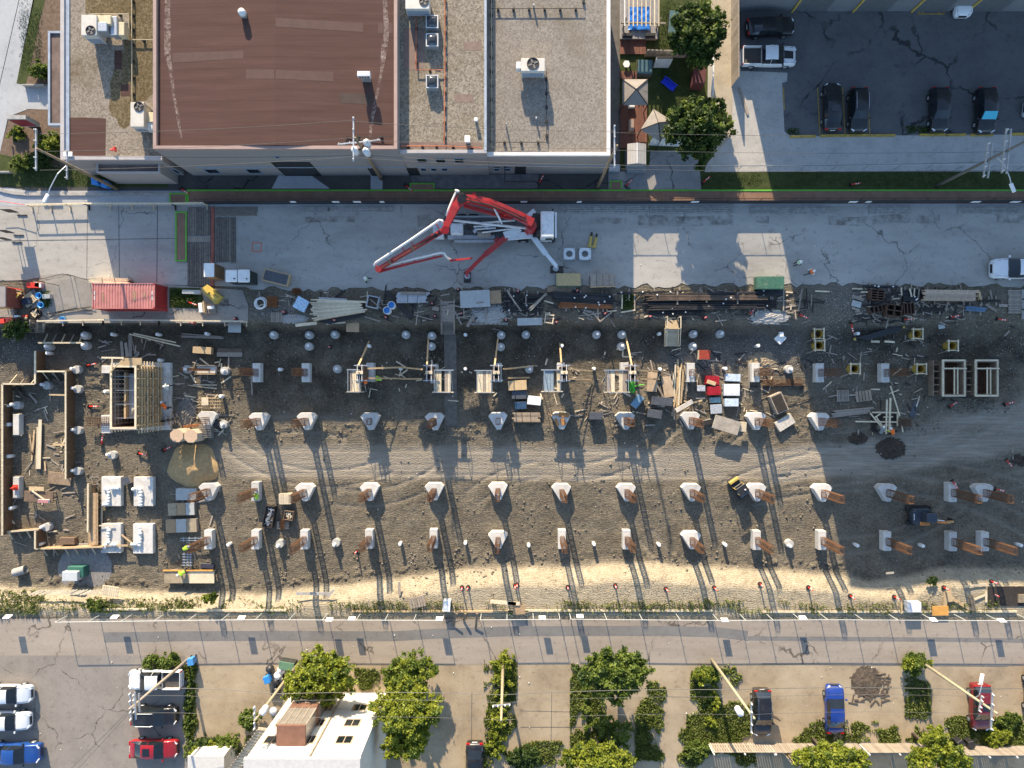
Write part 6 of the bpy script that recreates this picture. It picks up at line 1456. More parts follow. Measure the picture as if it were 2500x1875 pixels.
ROWB=[('c1',35,518,'tri'),('c1',440,516,'tri'),('c1',978,516,'tri'),('c1',1522,518,'tri'),('c1',2058,512,'tri'),('c2',450,510,'tri'),('c2',992,512,'tri'),('c2',1542,510,'tri'),('c2',2098,515,'tri'),('c3',492,518,'tri')]
for i,(t,x,y,k)in enumerate(ROWB):footing(f'truncated triangular concrete pile cap, {ORD[i]} from the left in the row above the haul road',t,x,y,k,'tall' if i not in(2,4,5)else 'short' if i!=5 else None,'pile caps of the row above the haul road')
ROWC=[('c0',1755,1112,'tri'),('c1',10,1107,'rect'),('c1',425,1118,'tri'),('c1',972,1114,'tri'),('c1',1520,1110,'tri'),('c1',2058,1108,'tri'),('c2',452,1118,'tri'),('c2',1000,1118,'tri'),('c2',1550,1118,'tri'),('c2',2102,1118,'tri'),('c3',515,1122,'tri'),('c3',1062,1120,'tri'),('c3',1612,1115,'rect'),('c3',1880,1120,'tri')]
for i,(t,x,y,k)in enumerate(ROWC):footing(f'{"truncated triangular" if k == "tri" else "rectangular"} concrete pile cap, {ORD[i]} from the left in the row below the haul road',t,x,y,k,'tall','pile caps of the row below the haul road')
ROWD=[('c0',1755,1515,'rect'),('c1',10,1515,'rect'),('c1',423,1515,'rect'),('c1',970,1510,'rect'),('c1',1515,1507,'rect'),('c1',2058,1520,'tri'),('c2',457,1512,'rect'),('c2',1003,1515,'rect'),('c2',1550,1522,'tri'),('c2',2103,1520,'rect'),('c3',512,1520,'rect'),('c3',1060,1527,'rect'),('c3',1615,1530,'rect'),('c3',1885,1530,'rect')]
for i,(t,x,y,k)in enumerate(ROWD):footing(f'{"truncated triangular" if k == "tri" else "rectangular"} concrete pile cap, {ORD[i]} from the left in the lowest row',t,x,y,k,'tall','pile caps of the lowest row')
footing('cluttered triangular pile cap beside the octagonal column forms','c0',1745,505,'tri','short')
# boards lying on the sixth cap of row B
for i,(x0,y0,x1,y1,w)in enumerate(((430,455,520,462,.5),(455,490,475,545,.5),(345,455,440,460,.12),(400,490,425,550,.3))):board(f'orange board lying on the boarded triangular pile cap, {ORD[i]} laid','c2',(x0,y0),(x1,y1),PIT+CAPH+.05+.05*i,w,.04,M('orange_board',(.34,.16,.05),.7,var=.3,scale=3))
# ------------------------------------------------------------------ round piles with white caps
def pile(label,t,x,y,big=True,z0=PIT,dx=.0,dy=.0,group='white capped piles'):
 p=L(t,x,y,z0+(.55 if big else .5));o=thing('capped_pile',label,'pile',(p.x,p.y,z0),group=group)
 if big:
  MB().lathe([(.44,-.1),(.42,.5),(.40,.52)],16).build('shaft',M('pile_concrete',(.42,.41,.385),.85,var=.15,scale=3,dirt=.3),o)
  MB().lathe([(.17,.5),(.16,.95),(.12,1.0)],10,(dx,dy,0)).build('white_cap',WHITEP,o)
 else:
  MB().lathe([(.17,-.05),(.17,.3)],10).build('shaft',M('pile_concrete'),o)
  MB().lathe([(.19,.3),(.18,.85),(.14,.9)],10).build('white_cap',WHITEP,o)
BIG=[('b0',710,1310),('b0',710,1395),('b0',400,1405),('b1',162,1305),('b1',462,1306),('b1',680,1302),('b1',460,1402),('b1',1280,1303),('b1',1500,1312),('b1',1495,1402),('b1',2086,1306),('b1',2082,1406),('b2',152,1302),('b2',750,1302),('b2',965,1302),('b2',960,1402),('b2',1568,1297),('b2',1565,1402),('b2',1795,1295)]
for i,(t,x,y)in enumerate(BIG):pile(f'white capped round pile by the upper pit wall, {ORD[i]} counted from the left',t,x,y,True,PIT,.05,.05,'round piles along the upper pit wall')
for i,(t,x,y)in enumerate((('c0',640,78),('c0',388,210),('c0',135,378),('c0',648,242),('c0',648,590),('c0',645,935),('c0',385,1410),('c0',940,800))):pile(f'round pile with white cap around the left form walls, {ORD[i]} counted',t,x,y,True,PIT,-.25,.1,'round piles at the left form walls')
for i,(t,x,y)in enumerate((('b1',700,1592),('b2',180,1595),('c0',1570,75),('c0',1890,88),('c0',1880,540),('c3',235,75))):pile(f'white capped round pile among the column forms, {ORD[i]} from the left',t,x,y,True,PIT,.05,0,'round piles among the column forms')
for i,(t,x,y)in enumerate((('c1',215,1550),('c1',690,1540),('c3',238,1550))):pile(f'pale disc topped pile in the lowest row, {ORD[i]} from the left',t,x,y,True,PIT,-.1,-.15,'disc topped piles of the lowest row')
SMALL=[('b0',960,1302),('b0',1340,1302),('b0',1750,1296),('b0',415,1460),('b0',1355,1520),('b1',975,1400),('b1',1785,1305),('b1',225,1597),('b1',1240,1590),('b1',1785,1592),('b2',455,1398),('b2',1275,1297),('b2',2105,1398),('b2',725,1590),('b2',1280,1595),('b2',1830,1590),('b3',800,1295)]
for i,(t,x,y)in enumerate(SMALL):pile(f'small white pipe stub in the upper pit, {ORD[i]} counted row by row',t,x,y,False,PIT,group='small white pipe stubs in the upper pit')
for i,(t,x,y)in enumerate((('c0',1935,1550),('c1',1235,1545),('c1',1785,1537),('c2',175,1557),('c2',725,1547),('c2',1272,1552),('c2',1830,1552),('c3',795,1557),('c3',1345,1560),('c3',2170,1555))):pile(f'small white pipe stub in the lowest row, {ORD[i]} from the left',t,x,y,False,PIT,group='small white pipe stubs of the lowest row')
for i,(t,x,y)in enumerate((('c0',68,382),('c0',82,540),('c0',85,808),('c0',105,1243),('c0',345,1548),('c0',900,262),('c0',1870,302))):pile(f'small white pipe stub at the left form walls, {ORD[i]} counted from the top',t,x,y,False,PIT,group='small white pipe stubs at the left')
# ------------------------------------------------------------------ column forms under work (row of five) with platforms and raking props
def column_form(i,t,x,y,plat,ptop):
 p=L(t,x,y,PIT+3.4);o=thing('column_form',f'clamped timber column form, {ORD[i]} from the left of five','column form',(p.x,p.y,PIT+.9),group='clamped column forms')
 for sx in(-1,1):MB().box(sx*.32-.03,-.62,0,sx*.32+.03,.62,2.5).build('form_panel',DARKPLY,o)
 for sy in(-1,1):MB().box(-.285,sy*.59-.03,0,.285,sy*.59+.03,2.5).build('form_panel',DARKPLY,o)
 for z in(.5,1.1,1.7,2.3):
  for sy in(-.75,.75):MB().beam((-.62,sy,z),(.62,sy,z),.08,.1).build('clamp',GALV,o)
 for sx in(-.2,.2):MB().beam((sx*1.1,-.85,2.55),(sx*1.1,.85,2.55),.06,.08).build('yoke',WHITEM,o)
 MB().box(-.33,-.12,2.5,.33,.2,2.66).build('head_board',PALEWOOD,o)
 MB().cyl((0,0,2.2),(0,0,3.3),.05,n=6).build('starter_bar',RUST,o)
 if plat:
  x0,y0,x1,y1=plat;r=rect(t,x0,y0,x1,y1,PIT+2.6)
  s=thing('scaffold_platform',f'boarded scaffold platform at the clamped column form, {ORD[i]} from the left','scaffold',((r[0]+r[2])/2,(r[1]+r[3])/2,PIT),group='scaffold platforms')
  w=r[2]-r[0];d=r[3]-r[1]
  nb=5
  for k in range(nb):
   if i==1 and k==2 or i==4 and k==2 or i==3 and k==3:continue
   xx=-w/2+w*(k+.5)/nb;MB().box(xx-w/nb*.46,-d/2+.05,2.5,xx+w/nb*.46,d/2-.05,2.56).build('deck_board',(PALEWOOD if(k+i)%4 else GREYWOOD)if not(i==3 and k<3)else M('blue_grey_deck',(.22,.28,.33),.7,var=.2),s)
  for yy in(-d/2,d/2):
   MB().beam((-w/2-.3,yy,2.62),(w/2+.3,yy,2.62),.1,.12).build('ledger',PALEWOOD if yy<0 else GALV,s)
   MB().beam((-w/2,yy,3.4),(w/2,yy,3.4),.05,.05).build('guard_tube',GALV,s)
  for xx in(-w/2,w/2):
   for yy in(-d/2,d/2):MB().cyl((xx,yy,0),(xx,yy,3.5),.03,n=6).build('standard',GALV,s)
   MB().beam((xx,-d/2,3.45),(xx,d/2,3.45),.05,.05).build('guard_tube',GALV,s);MB().beam((xx,-d/2,.2),(xx,d/2,2.3),.04,.04).build('brace',GALV,s)
CF=[('c1',893,105,(810,78,905,265),None),('c1',1478,105,(1530,82,1660,268),None),('c1',2045,105,(1885,85,2005,270),None),('c2',475,105,(305,80,440,262),None),('c2',1052,105,(835,82,1005,268),None)]
for i,a in enumerate(CF):column_form(i,*a)
PROPS=[('from the first column form up to the left','b1',(972,1360),PIT+.1,(882,1562),PIT+3.2),('from the second column form straight up','b1',(1472,1322),PIT+.1,(1460,1565),PIT+3.2),('from the third column form straight up','b1',(2062,1312),PIT+.1,(2030,1568),PIT+3.2),('from the fourth column form straight up','b2',(438,1372),PIT+.1,(450,1540),PIT+3.2),('from the fifth column form up to the left','b2',(995,1315),PIT+.1,(1045,1560),PIT+3.2),
  ('right of the first column form, upper','c1',(960,68),PIT+3.0,(1250,58),PIT+.9),('left of the second column form, upper','c1',(1245,58),PIT+.5,(1425,76),PIT+3.0),('right of the first column form, lower','c1',(960,150),PIT+2.0,(1250,152),PIT+.2),('left of the second column form, lower','c1',(1230,156),PIT+.2,(1420,156),PIT+2.0),('right of the third column form, upper','c1',(2105,72),PIT+3.0,(2210,66),PIT+.5),('above the white capped pile left of the fourth form','c2',(0,70),PIT+1.4,(218,46),PIT+.3),('right of the third column form, lower','c2',(0,148),PIT+1.2,(185,145),PIT+.2),('right of the fourth column form, upper','c2',(505,72),PIT+3.0,(715,88),PIT+.5),('right of the fourth column form, lower','c2',(520,155),PIT+2.0,(705,162),PIT+.2),('right of the fifth column form, lower','c2',(1090,155),PIT+2.0,(1280,158),PIT+.2),('right of the fifth column form, upper','c2',(1090,82),PIT+3.0,(1270,90),PIT+.4)]
for ph,t,a,za,b_,zb in PROPS:
 p=L(t,a[0],a[1],za);q=L(t,b_[0],b_[1],zb);c=(p+q)/2
 o=MB().beam(p-c,q-c,.16,.09).build('raking_prop',M('prop_timber',(.50,.33,.17),.75,var=.2,scale=4,rnd=.15));o.location=c
 tag(o,f'raking timber prop running {ph}','prop','raking timber props')
# ------------------------------------------------------------------ left pit: form walls, timber shaft, slabs, sand
def form_wall(label,t,pts,h=1.4,z0=PIT,mat=DARKPLY,side=1,studs=True,rail=PALEWOOD,cat='formwork'):
 P=[L(t,x,y,z0+h)for x,y in pts];o=thing('form_wall',label,cat,(P[0].x,P[0].y,z0),group='plywood form walls')
 for a,b_ in zip(P,P[1:]):
  d=b_-a;ln=d.length;d.normalize();n=Vector((-d.y,d.x,0))*side
  k=max(1,round(ln/2.4))
  for j in range(k):
   q0,q1=a.lerp(b_,j/k),a.lerp(b_,(j+1)/k);g=d*.01
   MB().beam((q0.x+g.x,q0.y+g.y,z0+h*.49),(q1.x-g.x,q1.y-g.y,z0+h*.49),.06,h*.98).build('panel',mat,o,True)
  MB().beam((a.x,a.y,z0+h+.02),(b_.x,b_.y,z0+h+.02),.16,.1).build('top_rail',rail,o,True)
  if studs:
   m_=max(1,round(ln/1.0))
   for j in range(m_):
    q=a.lerp(b_,(j+.5)/m_)
    MB().beam((q.x+n.x*.05,q.y+n.y*.05,z0+h*.8),(q.x+n.x*.95,q.y+n.y*.95,z0+.1),.08,.1).build('brace',GREYWOOD if j%2 else PALEWOOD,o,True)
 return o
form_wall('long dark form wall along the left edge of the site','c0',[(22,198),(22,900),(22,1475)],side=-1,studs=False)
for k,(y0,y1)in enumerate(((455,630),(985,1160))):
 r=rect('c0',108,y0,160,y1,PIT+.7);o=thing('wall_block',f'{"upper" if k == 0 else "lower"} grey concrete wall block inside the left form wall','block',((r[0]+r[2])/2,(r[1]+r[3])/2,PIT));MB().box(-(r[2]-r[0])/2,-(r[3]-r[1])/2,0,(r[2]-r[0])/2,(r[3]-r[1])/2,.7).build('block',CONC,o,bevel=.03)
 for s_ in(-1,1):MB().beam((-.5,s_*(r[3]-r[1])/2*1.05,.5),(.5,s_*(r[3]-r[1])/2*1.05,.5),.12,.1).build('clamp',GREYWOOD,o)
form_wall('form wall step at the upper left of the dug room','c0',[(22,198),(295,198)],side=1)
form_wall('short dark form wall rising beside the pile group','c0',[(298,196),(298,-80)],side=-1,studs=False)
form_wall('light timber form frame with cross laths at the upper left','b0',[(320,1372),(695,1372)],h=.9,mat=PALEWOOD,side=1)
form_wall('cross form wall joining the two long dark walls','c0',[(300,92),(556,92)],side=-1)
form_wall('long dark form wall at the right side of the dug room','c0',[(556,92),(556,560),(556,1000)],side=-1)
form_wall('pale plywood form at the lower left corner','c0',[(25,1448),(330,1425)],h=.8,mat=PLY,side=-1)
form_wall('short dark form wall at the lower left return','c0',[(298,1440),(298,1590)],h=1.4,side=-1,studs=False)
form_wall('long pale plywood form along the bottom of the dug room','c0',[(300,1588),(580,1582),(870,1572)],h=1.0,mat=PLY,side=-1,rail=WOOD)
form_wall('brown boarded form beside the left slabs','c0',[(745,1040),(742,1450)],h=1.2,mat=PLY,side=-1,studs=False)
r=rect('c0',745,1120,815,1560,PIT+.9);o=thing('form_trough','brown trough form of long boards beside the left slabs','formwork',((r[0]+r[2])/2,(r[1]+r[3])/2,PIT))
for k in range(5):x=r[0]+(r[2]-r[0])*(k+.5)/5;MB().box(x-.17,r[1],PIT+.75+(k%2)*.04,x+.17,r[3],PIT+.84+(k%2)*.04).build('board',PLY,o,True)
for y in np.linspace(r[1]+.3,r[3]-.3,5):MB().box(r[0]-.1,y-.05,PIT+.6,r[2]+.1,y+.05,PIT+.74).build('cleat',GREYWOOD,o,True)
def shaft():
 zt=PIT+5.3;r=rect('s',445,240,788,1085,zt);x0,y0,x1,y1=r;o=thing('timber_shaft','tall timber lift shaft form with open top','formwork',((x0+x1)/2,(y0+y1)/2,PIT+.5))
 H=M('shaft_sheathing',(.34,.22,.10),.75,var=.3,scale=2.5,rnd=.2,dirt=.3);IN=M('shaft_inner_board',(.16,.10,.065),.8,var=.3,scale=3,rnd=.25)
 th=.12
 # east face: vertical boards, studs and walers
 def face(p0,p1,out,n,mat,nm,zz0=PIT+.5):
  d=Vector(p1)-Vector(p0);
  for k in range(n):
   a=Vector(p0)+d*(k/n);b_=Vector(p0)+d*((k+1)/n);g=d.normalized()*.008
   MB().beam((a.x+g.x,a.y+g.y,(zz0+zt)/2),(b_.x-g.x,b_.y-g.y,(zz0+zt)/2),th*random.uniform(.85,1.0),zt-zz0).build(nm,mat,o,True)
 face((x1-th/2,y0,0),(x1-th/2,y1,0),1,14,H,'sheathing_board');face((x0+th/2,y0,0),(x0+th/2,y1,0),1,14,IN,'sheathing_board')
 face((x0+th,y0+th/2,0),(x1-th,y0+th/2,0),1,6,IN,'sheathing_board');face((x0+th,y1-th/2,0),(x1-th,y1-th/2,0),1,6,IN,'sheathing_board')
 for k,z in enumerate(np.linspace(PIT+.8,zt-.35,9)):
  MB().beam((x1+.06,y0-.5,z),(x1+.06,y1+.5,z),.09,.12).build('waler',PALEWOOD if k%2 else WOOD,o,True)
  MB().beam((x0-.06,y0-.4,z),(x0-.06,y1+.3,z),.09,.12).build('waler',GREYWOOD,o,True)
  MB().beam((x0-.3,y0-.06,z),(x1+.4,y0-.06,z),.09,.12).build('waler',PALEWOOD,o,True)
  MB().beam((x0-.3,y1+.06,z),(x1+.3,y1+.06,z),.09,.12).build('waler',PALEWOOD,o,True)
 for k,y in enumerate(np.linspace(y0+.3,y1-.3,7)):
  MB().beam((x1+.16,y,PIT+.5),(x1+.16,y,zt),.1,.1).build('stud',WOOD,o,True)
  for z in(PIT+1.5,PIT+2.7,PIT+3.9):MB().cyl((x1+.1,y,z),(x1+.34,y,z),.025,n=5).build('tie_rod',DARKSTEEL,o,True)
 for z,y in((PIT+2.1,.16),(PIT+2.1,.52),(PIT+2.1,.82),(PIT+3.4,.52)):
  yy=y1+(y0-y1)*y;MB().box(x1+.001,yy-.35,z,x1+.025,yy+.35,z+.45).build('form_pocket',DARKOPEN,o,True)
 for b_ in((x0-.05,y0-.05,x0+.14,y1+.05),(x1-.14,y0-.05,x1+.05,y1+.05),(x0+.14,y0-.05,x1-.14,y0+.14),(x0+.14,y1-.14,x1-.14,y1+.05)):MB().box(b_[0],b_[1],zt,b_[2],b_[3],zt+.07).build('top_plate',PALEWOOD,o,True)
 q0=L('s',575,330,zt-.2)
 for k in range(6):MB().box(x0+.125,y0+.3,zt-.5-k*.55,x0+.2,y1-.3,zt-.38-k*.55).build('inner_waler',GREYWOOD,o,True)
 rr=rect('s',605,385,735,955,PIT+1.2);MB().box(x0+.95,y0+1.0,zt-1.5,x1-.16,y1-.7,zt-1.4).build('shaft_floor',M('shaft_deck',(.42,.41,.38),.8,var=.2),o,True);MB().box(x0+.75,y0+.9,zt-1.4,x0+.93,y1-.6,zt-.9).build('deck_edge',WOOD,o,True)
 MB().beam((x0+1.2,y0+1.3,zt-1.36),(x1-.4,y0+2.6,zt-1.36),.16,.06).build('loose_lath',PALEWOOD,o,True)
 for z in(zt-.3,):
  for y in np.linspace(y0+1.0,y1-1.0,4):MB().beam((x0+.1,y,z),(x1-.1,y,z),.04,.04).build('spreader',GALV,o,True)
 # access platform at the top end
 pr=rect('s',570,132,862,228,zt);MB().box(pr[0],pr[1],zt-.08,pr[2],pr[3],zt).build('access_board',WOOD,o,True)
 MB().beam(L('s',320,128,zt+.05),L('s',620,132,zt+.05),.16,.06).build('access_rail',PALEWOOD,o,True);MB().beam(L('s',465,135,zt+.1),L('s',455,320,zt+.1),.14,.06).build('access_rail',PALEWOOD,o,True)
 base=thing('shaft_base_slab','thick pale concrete base slab under the timber shaft','slab',((x0+x1)/2,(y0+y1)/2,PIT),0)
 for bb in((440,195,1245,1105),(318,235,436,340),(312,905,436,1150)):
  b0=rect('s',*bb,PIT+.5);MB().box(b0[0],b0[1],PIT-.1,b0[2],b0[3],PIT+.5).build('slab',CONC,base,True,bevel=.04)
 # ladder across the top
 a=L('s',455,305,zt+.2);b_=L('s',600,165,zt+.5);l=thing('timber_ladder','fresh timber ladder lying over the top of the shaft','ladder',(a.x,a.y,zt))
 for s_ in(-.22,.22):MB().beam((a.x-s_,a.y-s_,a.z),(b_.x-s_,b_.y-s_,b_.z),.08,.06).build('rail',WOOD,l,True)
 for k in range(7):q=a.lerp(b_,(k+.5)/7);MB().beam((q.x-.22,q.y-.22,q.z),(q.x+.22,q.y+.22,q.z),.06,.04).build('rung',WOOD,l,True)
shaft()
a=L('s',95,990,PIT+.6);rebar_mat('flat rusty cage sticking out left of the shaft base','s',100,930,435,1050,PIT+.55,.3,14,5,1,'rebar_cage_panel',.02,REBAR)
bar_stack('grey bar ladder leaning from the shaft to the pit floor','s',[(800,1040),(800,1070),(1360,960),(1355,925)],PIT+.8,2,.04,DARKSTEEL,bearers=9)
# white block slabs with bags
for i,(x0,y0,x1,y1,lab)in enumerate(((855,982,1020,1230,'upper left'),(1127,985,1292,1230,'upper right'),(850,1378,1020,1625,'lower left'),(1122,1380,1290,1630,'lower right'))):
 r=rect('c0',x0,y0,x1,y1,PIT+.5);o=thing('concrete_slab',f'{lab} of the four pale slabs carrying white bags','slab',((r[0]+r[2])/2,(r[1]+r[3])/2,PIT),group='pale slabs carrying white bags')
 MB().box(r[0],r[1],PIT-.05,r[2],r[3],PIT+.5).build('slab',CONC,o,True,bevel=.03)
def bags(label,t,pts):
 o=thing('sandbag_row',label,'sandbags',L(t,pts[0][0],pts[0][1],PIT+.5),group='rows of white bags');first=None
 for x,y in pts:
  q=L(t,x,y,PIT+.72)
  if first is None:first=MB().lathe([(.08,0),(.17,.05),(.2,.14),(.15,.24),(.04,.28)],9).build('bag',WHITEP,o,smooth=True);first.location=(0,0,0)
  else:inst(first,'bag',o,(q.x-o.location.x,q.y-o.location.y,random.uniform(-.01,.02)),random.uniform(0,3),(random.uniform(.85,1.2),)*3)
bags('tee shaped row of white bags on the upper left slab','c0',[(915,1090),(945,1080),(970,1078),(990,1078),(885,1085),(912,1115),(910,1140),(910,1165),(908,1190),(905,1212),(880,1215)])
bags('bent row of white bags on the upper right slab','c0',[(1130,1085),(1155,1085),(1180,1090),(1185,1115),(1185,1140),(1185,1170),(1185,1195),(1185,1220)])
bags('ell shaped row of white bags on the lower left slab','c0',[(915,1410),(915,1435),(912,1460),(910,1485),(910,1510),(910,1535),(885,1560),(920,1558),(945,1556),(970,1556),(878,1580)])
bags('ell shaped row of white bags on the lower right slab','c0',[(1180,1410),(1180,1435),(1180,1460),(1180,1485),(1178,1510),(1175,1535),(1175,1558),(1140,1552),(1112,1555)])
box_crate('plywood_crate','dark open timber box leaning on the upper left slab','c0',1060,1015,.8,.75,.6,20,GREYWOOD,M('dark_sheet'),z0=PIT+.2)
rebar_mat('low plank trestle with posts left of the slabs','c0',760,955,840,1075,PIT+.5,.1,2,2,1,'lath_cross',.04,GREYWOOD)
# boards, tables on the left pit floor
box_crate('plywood_sheet','square plywood sheet at the foot of the right form wall','c0',502,998,2.4,1.25,.12,-6,M('tan_plank'),None,'plywood',z0=PIT+.1)
o=box_crate('cutting_table','brown cutting table with boards on it in the left pit','c0',325,1150,3.0,1.1,.12,-2,M('brown_sheet',(.15,.10,.065),.8,var=.25),None,'table',z0=PIT+.75)
for x in(-1.2,1.2):
 for y in(-.4,.4):MB().box(x-.05,y-.05,-.75,x+.05,y+.05,0).build('leg',GREYWOOD,o)
board('yellow board on the brown cutting table','c0',(245,1080),(370,1085),PIT+1.0,.4,.05,WOOD);board('pale lath slanting over the cutting table','c0',(270,1100),(375,1175),PIT+1.05,.14,.05,PALEWOOD)
box_crate('tool_tray','white trimmed tray on the edge of the cutting table','c0',365,1188,1.1,.35,.2,-3,WHITEP,M('pink_lid',(.45,.2,.2),.6),'tray',z0=PIT+.9)
box_crate('planter_box','white framed box in front of the lower form','c0',563,1525,1.6,.7,.5,0,M('brown_sheet'),None,'box',z0=PIT)
for(x,y,n)in((100,1080,'orange cone'),):
 c=L('c0',92,1080,PIT+1.5);o=thing('traffic_cone','orange traffic cone on the left form wall','cone',(c.x,c.y,PIT+.9));MB().lathe([(.25,0),(.25,.04),(.18,.05),(.05,.65)],10).build('cone',REDP,o);MB().box(-.28,-.28,-.03,.28,.28,0).build('base',REDP,o)
# sand heap
c=L('c0',1600,900,PIT+.8);mb=MB();n=34;V_=[]
for a in range(n+1):
 for b_ in range(n+1):
  x,y=(a/n*2-1)*3.0,(b_/n*2-1)*2.8;d=math.hypot(x/2.6,y/2.35)+.06*math.sin(5*math.atan2(y,x));V_.append((x,y,max(-.12,1.55*(1-d)if d>.25 else 1.55*.75-(d*d)*.8)+(random.uniform(-.04,.04)if d<1 else-.05)))
mb.add(V_,[(a*(n+1)+b_,(a+1)*(n+1)+b_,(a+1)*(n+1)+b_+1,a*(n+1)+b_+1)for a in range(n)for b_ in range(n)])
o=mb.build('sand_heap',M('building_sand',(.40,.27,.13),.95,var=.2,scale=3,bmp=.4),smooth=True);o.location=(c.x,c.y,PIT+.02);tag(o,'heap of golden building sand below the octagonal forms','sand heap')
def rubble(label,t,x,y,rx,ry,h,mat,z0=PIT,seed=1,name='earth_heap',cat='heap'):
 c=L(t,x,y,z0);rg=random.Random(seed);n=20;mb=MB();V_=[]
 for a in range(n+1):
  for b_ in range(n+1):
   u,v=a/n*2-1,b_/n*2-1;d=math.hypot(u,v)+.2*rg.uniform(-1,1)*.5;V_.append((u*rx,v*ry,h*(1-d)*rg.uniform(.75,1.2)if d<1 else-.45))
 mb.add(V_,[(a*(n+1)+b_,(a+1)*(n+1)+b_,(a+1)*(n+1)+b_+1,a*(n+1)+b_+1)for a in range(n)for b_ in range(n)])
 o=mb.build(name,mat);o.location=(c.x,c.y,z0-.02);return tag(o,label,cat)
DKEARTH=M('dark_wet_earth',(.055,.04,.028),.95,var=.5,scale=5,bmp=.4);GRVL=M('white_gravel',(.34,.33,.31),.95,var=.6,scale=12,bmp=.6);RUBB=M('grey_rubble',(.17,.165,.155),.95,var=.35,scale=4,bmp=.5)
rubble('dark wet earth heap below the cross braced form','c3',1090,740,1.6,1.2,.6,DKEARTH,seed=3);rubble('dark wet earth patch left of the earth heap','c3',810,655,1.1,.7,.35,DKEARTH,seed=4)
rubble('white gravel heap right of the gangway','b1',1985,1125,1.9,1.1,.5,GRVL,-.02,5,'gravel_heap');rubble('white gravel heap above the pit edge left','b1',330,1170,1.6,.5,.25,GRVL,-.02,6,'gravel_heap');rubble('grey rubble mound between shaft and rebar table','c0',1570,430,1.0,1.6,.45,RUBB,seed=7);rubble('tan lit soil heap right of the red plastic sheets','c2',2150,30,1.7,1.4,.35,M('lit_soil',(.24,.19,.13),.95,var=.35,scale=4,bmp=.4),seed=8);rubble('charcoal soil mound at the far right of the haul road','c3',2160,830,1.6,1.3,.6,DKEARTH,seed=9);rubble('grey gravel spread below the lit pipe rack','b3',60,1150,2.2,.8,.2,GRVL,-.02,10,'gravel_heap')
# two octagonal column forms
for i,(x,y,lab)in enumerate(((1330,1182,'left'),(1522,1188,'right'))):
 c=L('s',x,y,PIT+2.2);o=thing('octagonal_form',f'{lab} of the two octagonal timber lidded column forms','column form',(c.x,c.y,PIT),group='octagonal column forms')
 oc=[(math.cos(R(22.5+45*k))*.68,math.sin(R(22.5+45*k))*.68)for k in range(8)]
 MB().prism(oc,0,2.1).build('shell',M('cream_form',(.48,.42,.32),.8,var=.15,scale=2),o);MB().prism([(a*1.03,b_*1.03)for a,b_ in oc],2.1,2.17).build('lid',M('pink_ply',(.52,.37,.25),.75,var=.12,scale=3),o)
# small footing form with cage, upper left
r=rect('s',1605,240,1850,340,PIT+.6);o=thing('footing_form','small boxed footing with a lying rebar cage','footing',((r[0]+r[2])/2,(r[1]+r[3])/2,PIT));MB().box(r[0],r[1],PIT,r[2],r[3],PIT+.5).build('concrete',CONC,o,True,bevel=.03);MB().box(r[0],r[1]-.12,PIT,r[2]+.1,r[1]-.03,PIT+.75).build('form_board',PLY,o,True);MB().box(r[0]-.03,r[3]+.02,PIT,r[2],r[3]+.09,PIT+.7).build('form_board',GREYWOOD,o,True)
bar_stack('narrow rusty cage lying over the small boxed footing','s',[(1370,265),(1370,305),(1780,305),(1780,275)],PIT+.7,5,.025,RUST,bearers=0)
rebar_mat('dense rebar basket beside the octagonal forms','s',1628,1030,1795,1215,PIT+.1,.9,7,8,4,'rebar_basket',.022,M('grey_bar',(.30,.27,.23),.7,var=.3))
bar_stack('rusty bars lying over the octagonal forms','s',[(1410,1045),(1410,1080),(1760,1040),(1760,1010)],PIT+.6,5,.03,RUST,bearers=0)
rebar_mat('timber and rebar bench above the octagonal forms','s',1620,660,1930,830,PIT+.5,.3,10,4,2,'rebar_bench',.025,M('tan_bars',(.38,.29,.17),.8,var=.3))
box_crate('plywood_sheet','pale board lying on the rebar bench','s',1715,720,.7,.8,.06,4,PALEWOOD,None,'plywood',z0=PIT+.8)
box_crate('plywood_crate','small open plywood trench form in the upper pit','b0',1705,1435,1.9,.7,.6,-4,PLY,WOOD,'formwork',z0=PIT)
box_crate('tarp_bundle','black tarp bundle beside the cluttered pile cap','s',1850,1010,.7,.9,.4,40,BLACKP,None,'tarp',z0=PIT+.2)
# stacked plywood and formwork boxes on the lower left
box_crate('plywood_crate','grey plywood sheet pile below the sand heap','c0',1570,1130,2.1,1.2,.35,0,M('grey_board'),M('grey_board'),'plywood',z0=PIT)
for i,(x,y,w,d,lab,m1)in enumerate(((1530,1255,2.75,1.25,'tan plywood board stack, upper of the two below the sand heap',M('weathered_ply',(.34,.27,.18),.8,var=.3,scale=2)),(1530,1395,3.2,1.35,'patched plywood board stack, lower of the two below the sand heap',M('weathered_ply')))):
 o=box_crate('plywood_stack',lab,'c0',x,y,w,d,.45,2,GREYWOOD,None,'plywood',z0=PIT)
 n=3
 for k in range(n):xx=-w/2+w*(k+.5)/n;MB().box(xx-w/n/2+.02,-d/2,.452,xx+w/n/2-.02,d/2,.5).build('sheet',(m1,PLY,M('grey_board'))[(k+i)%3],o)
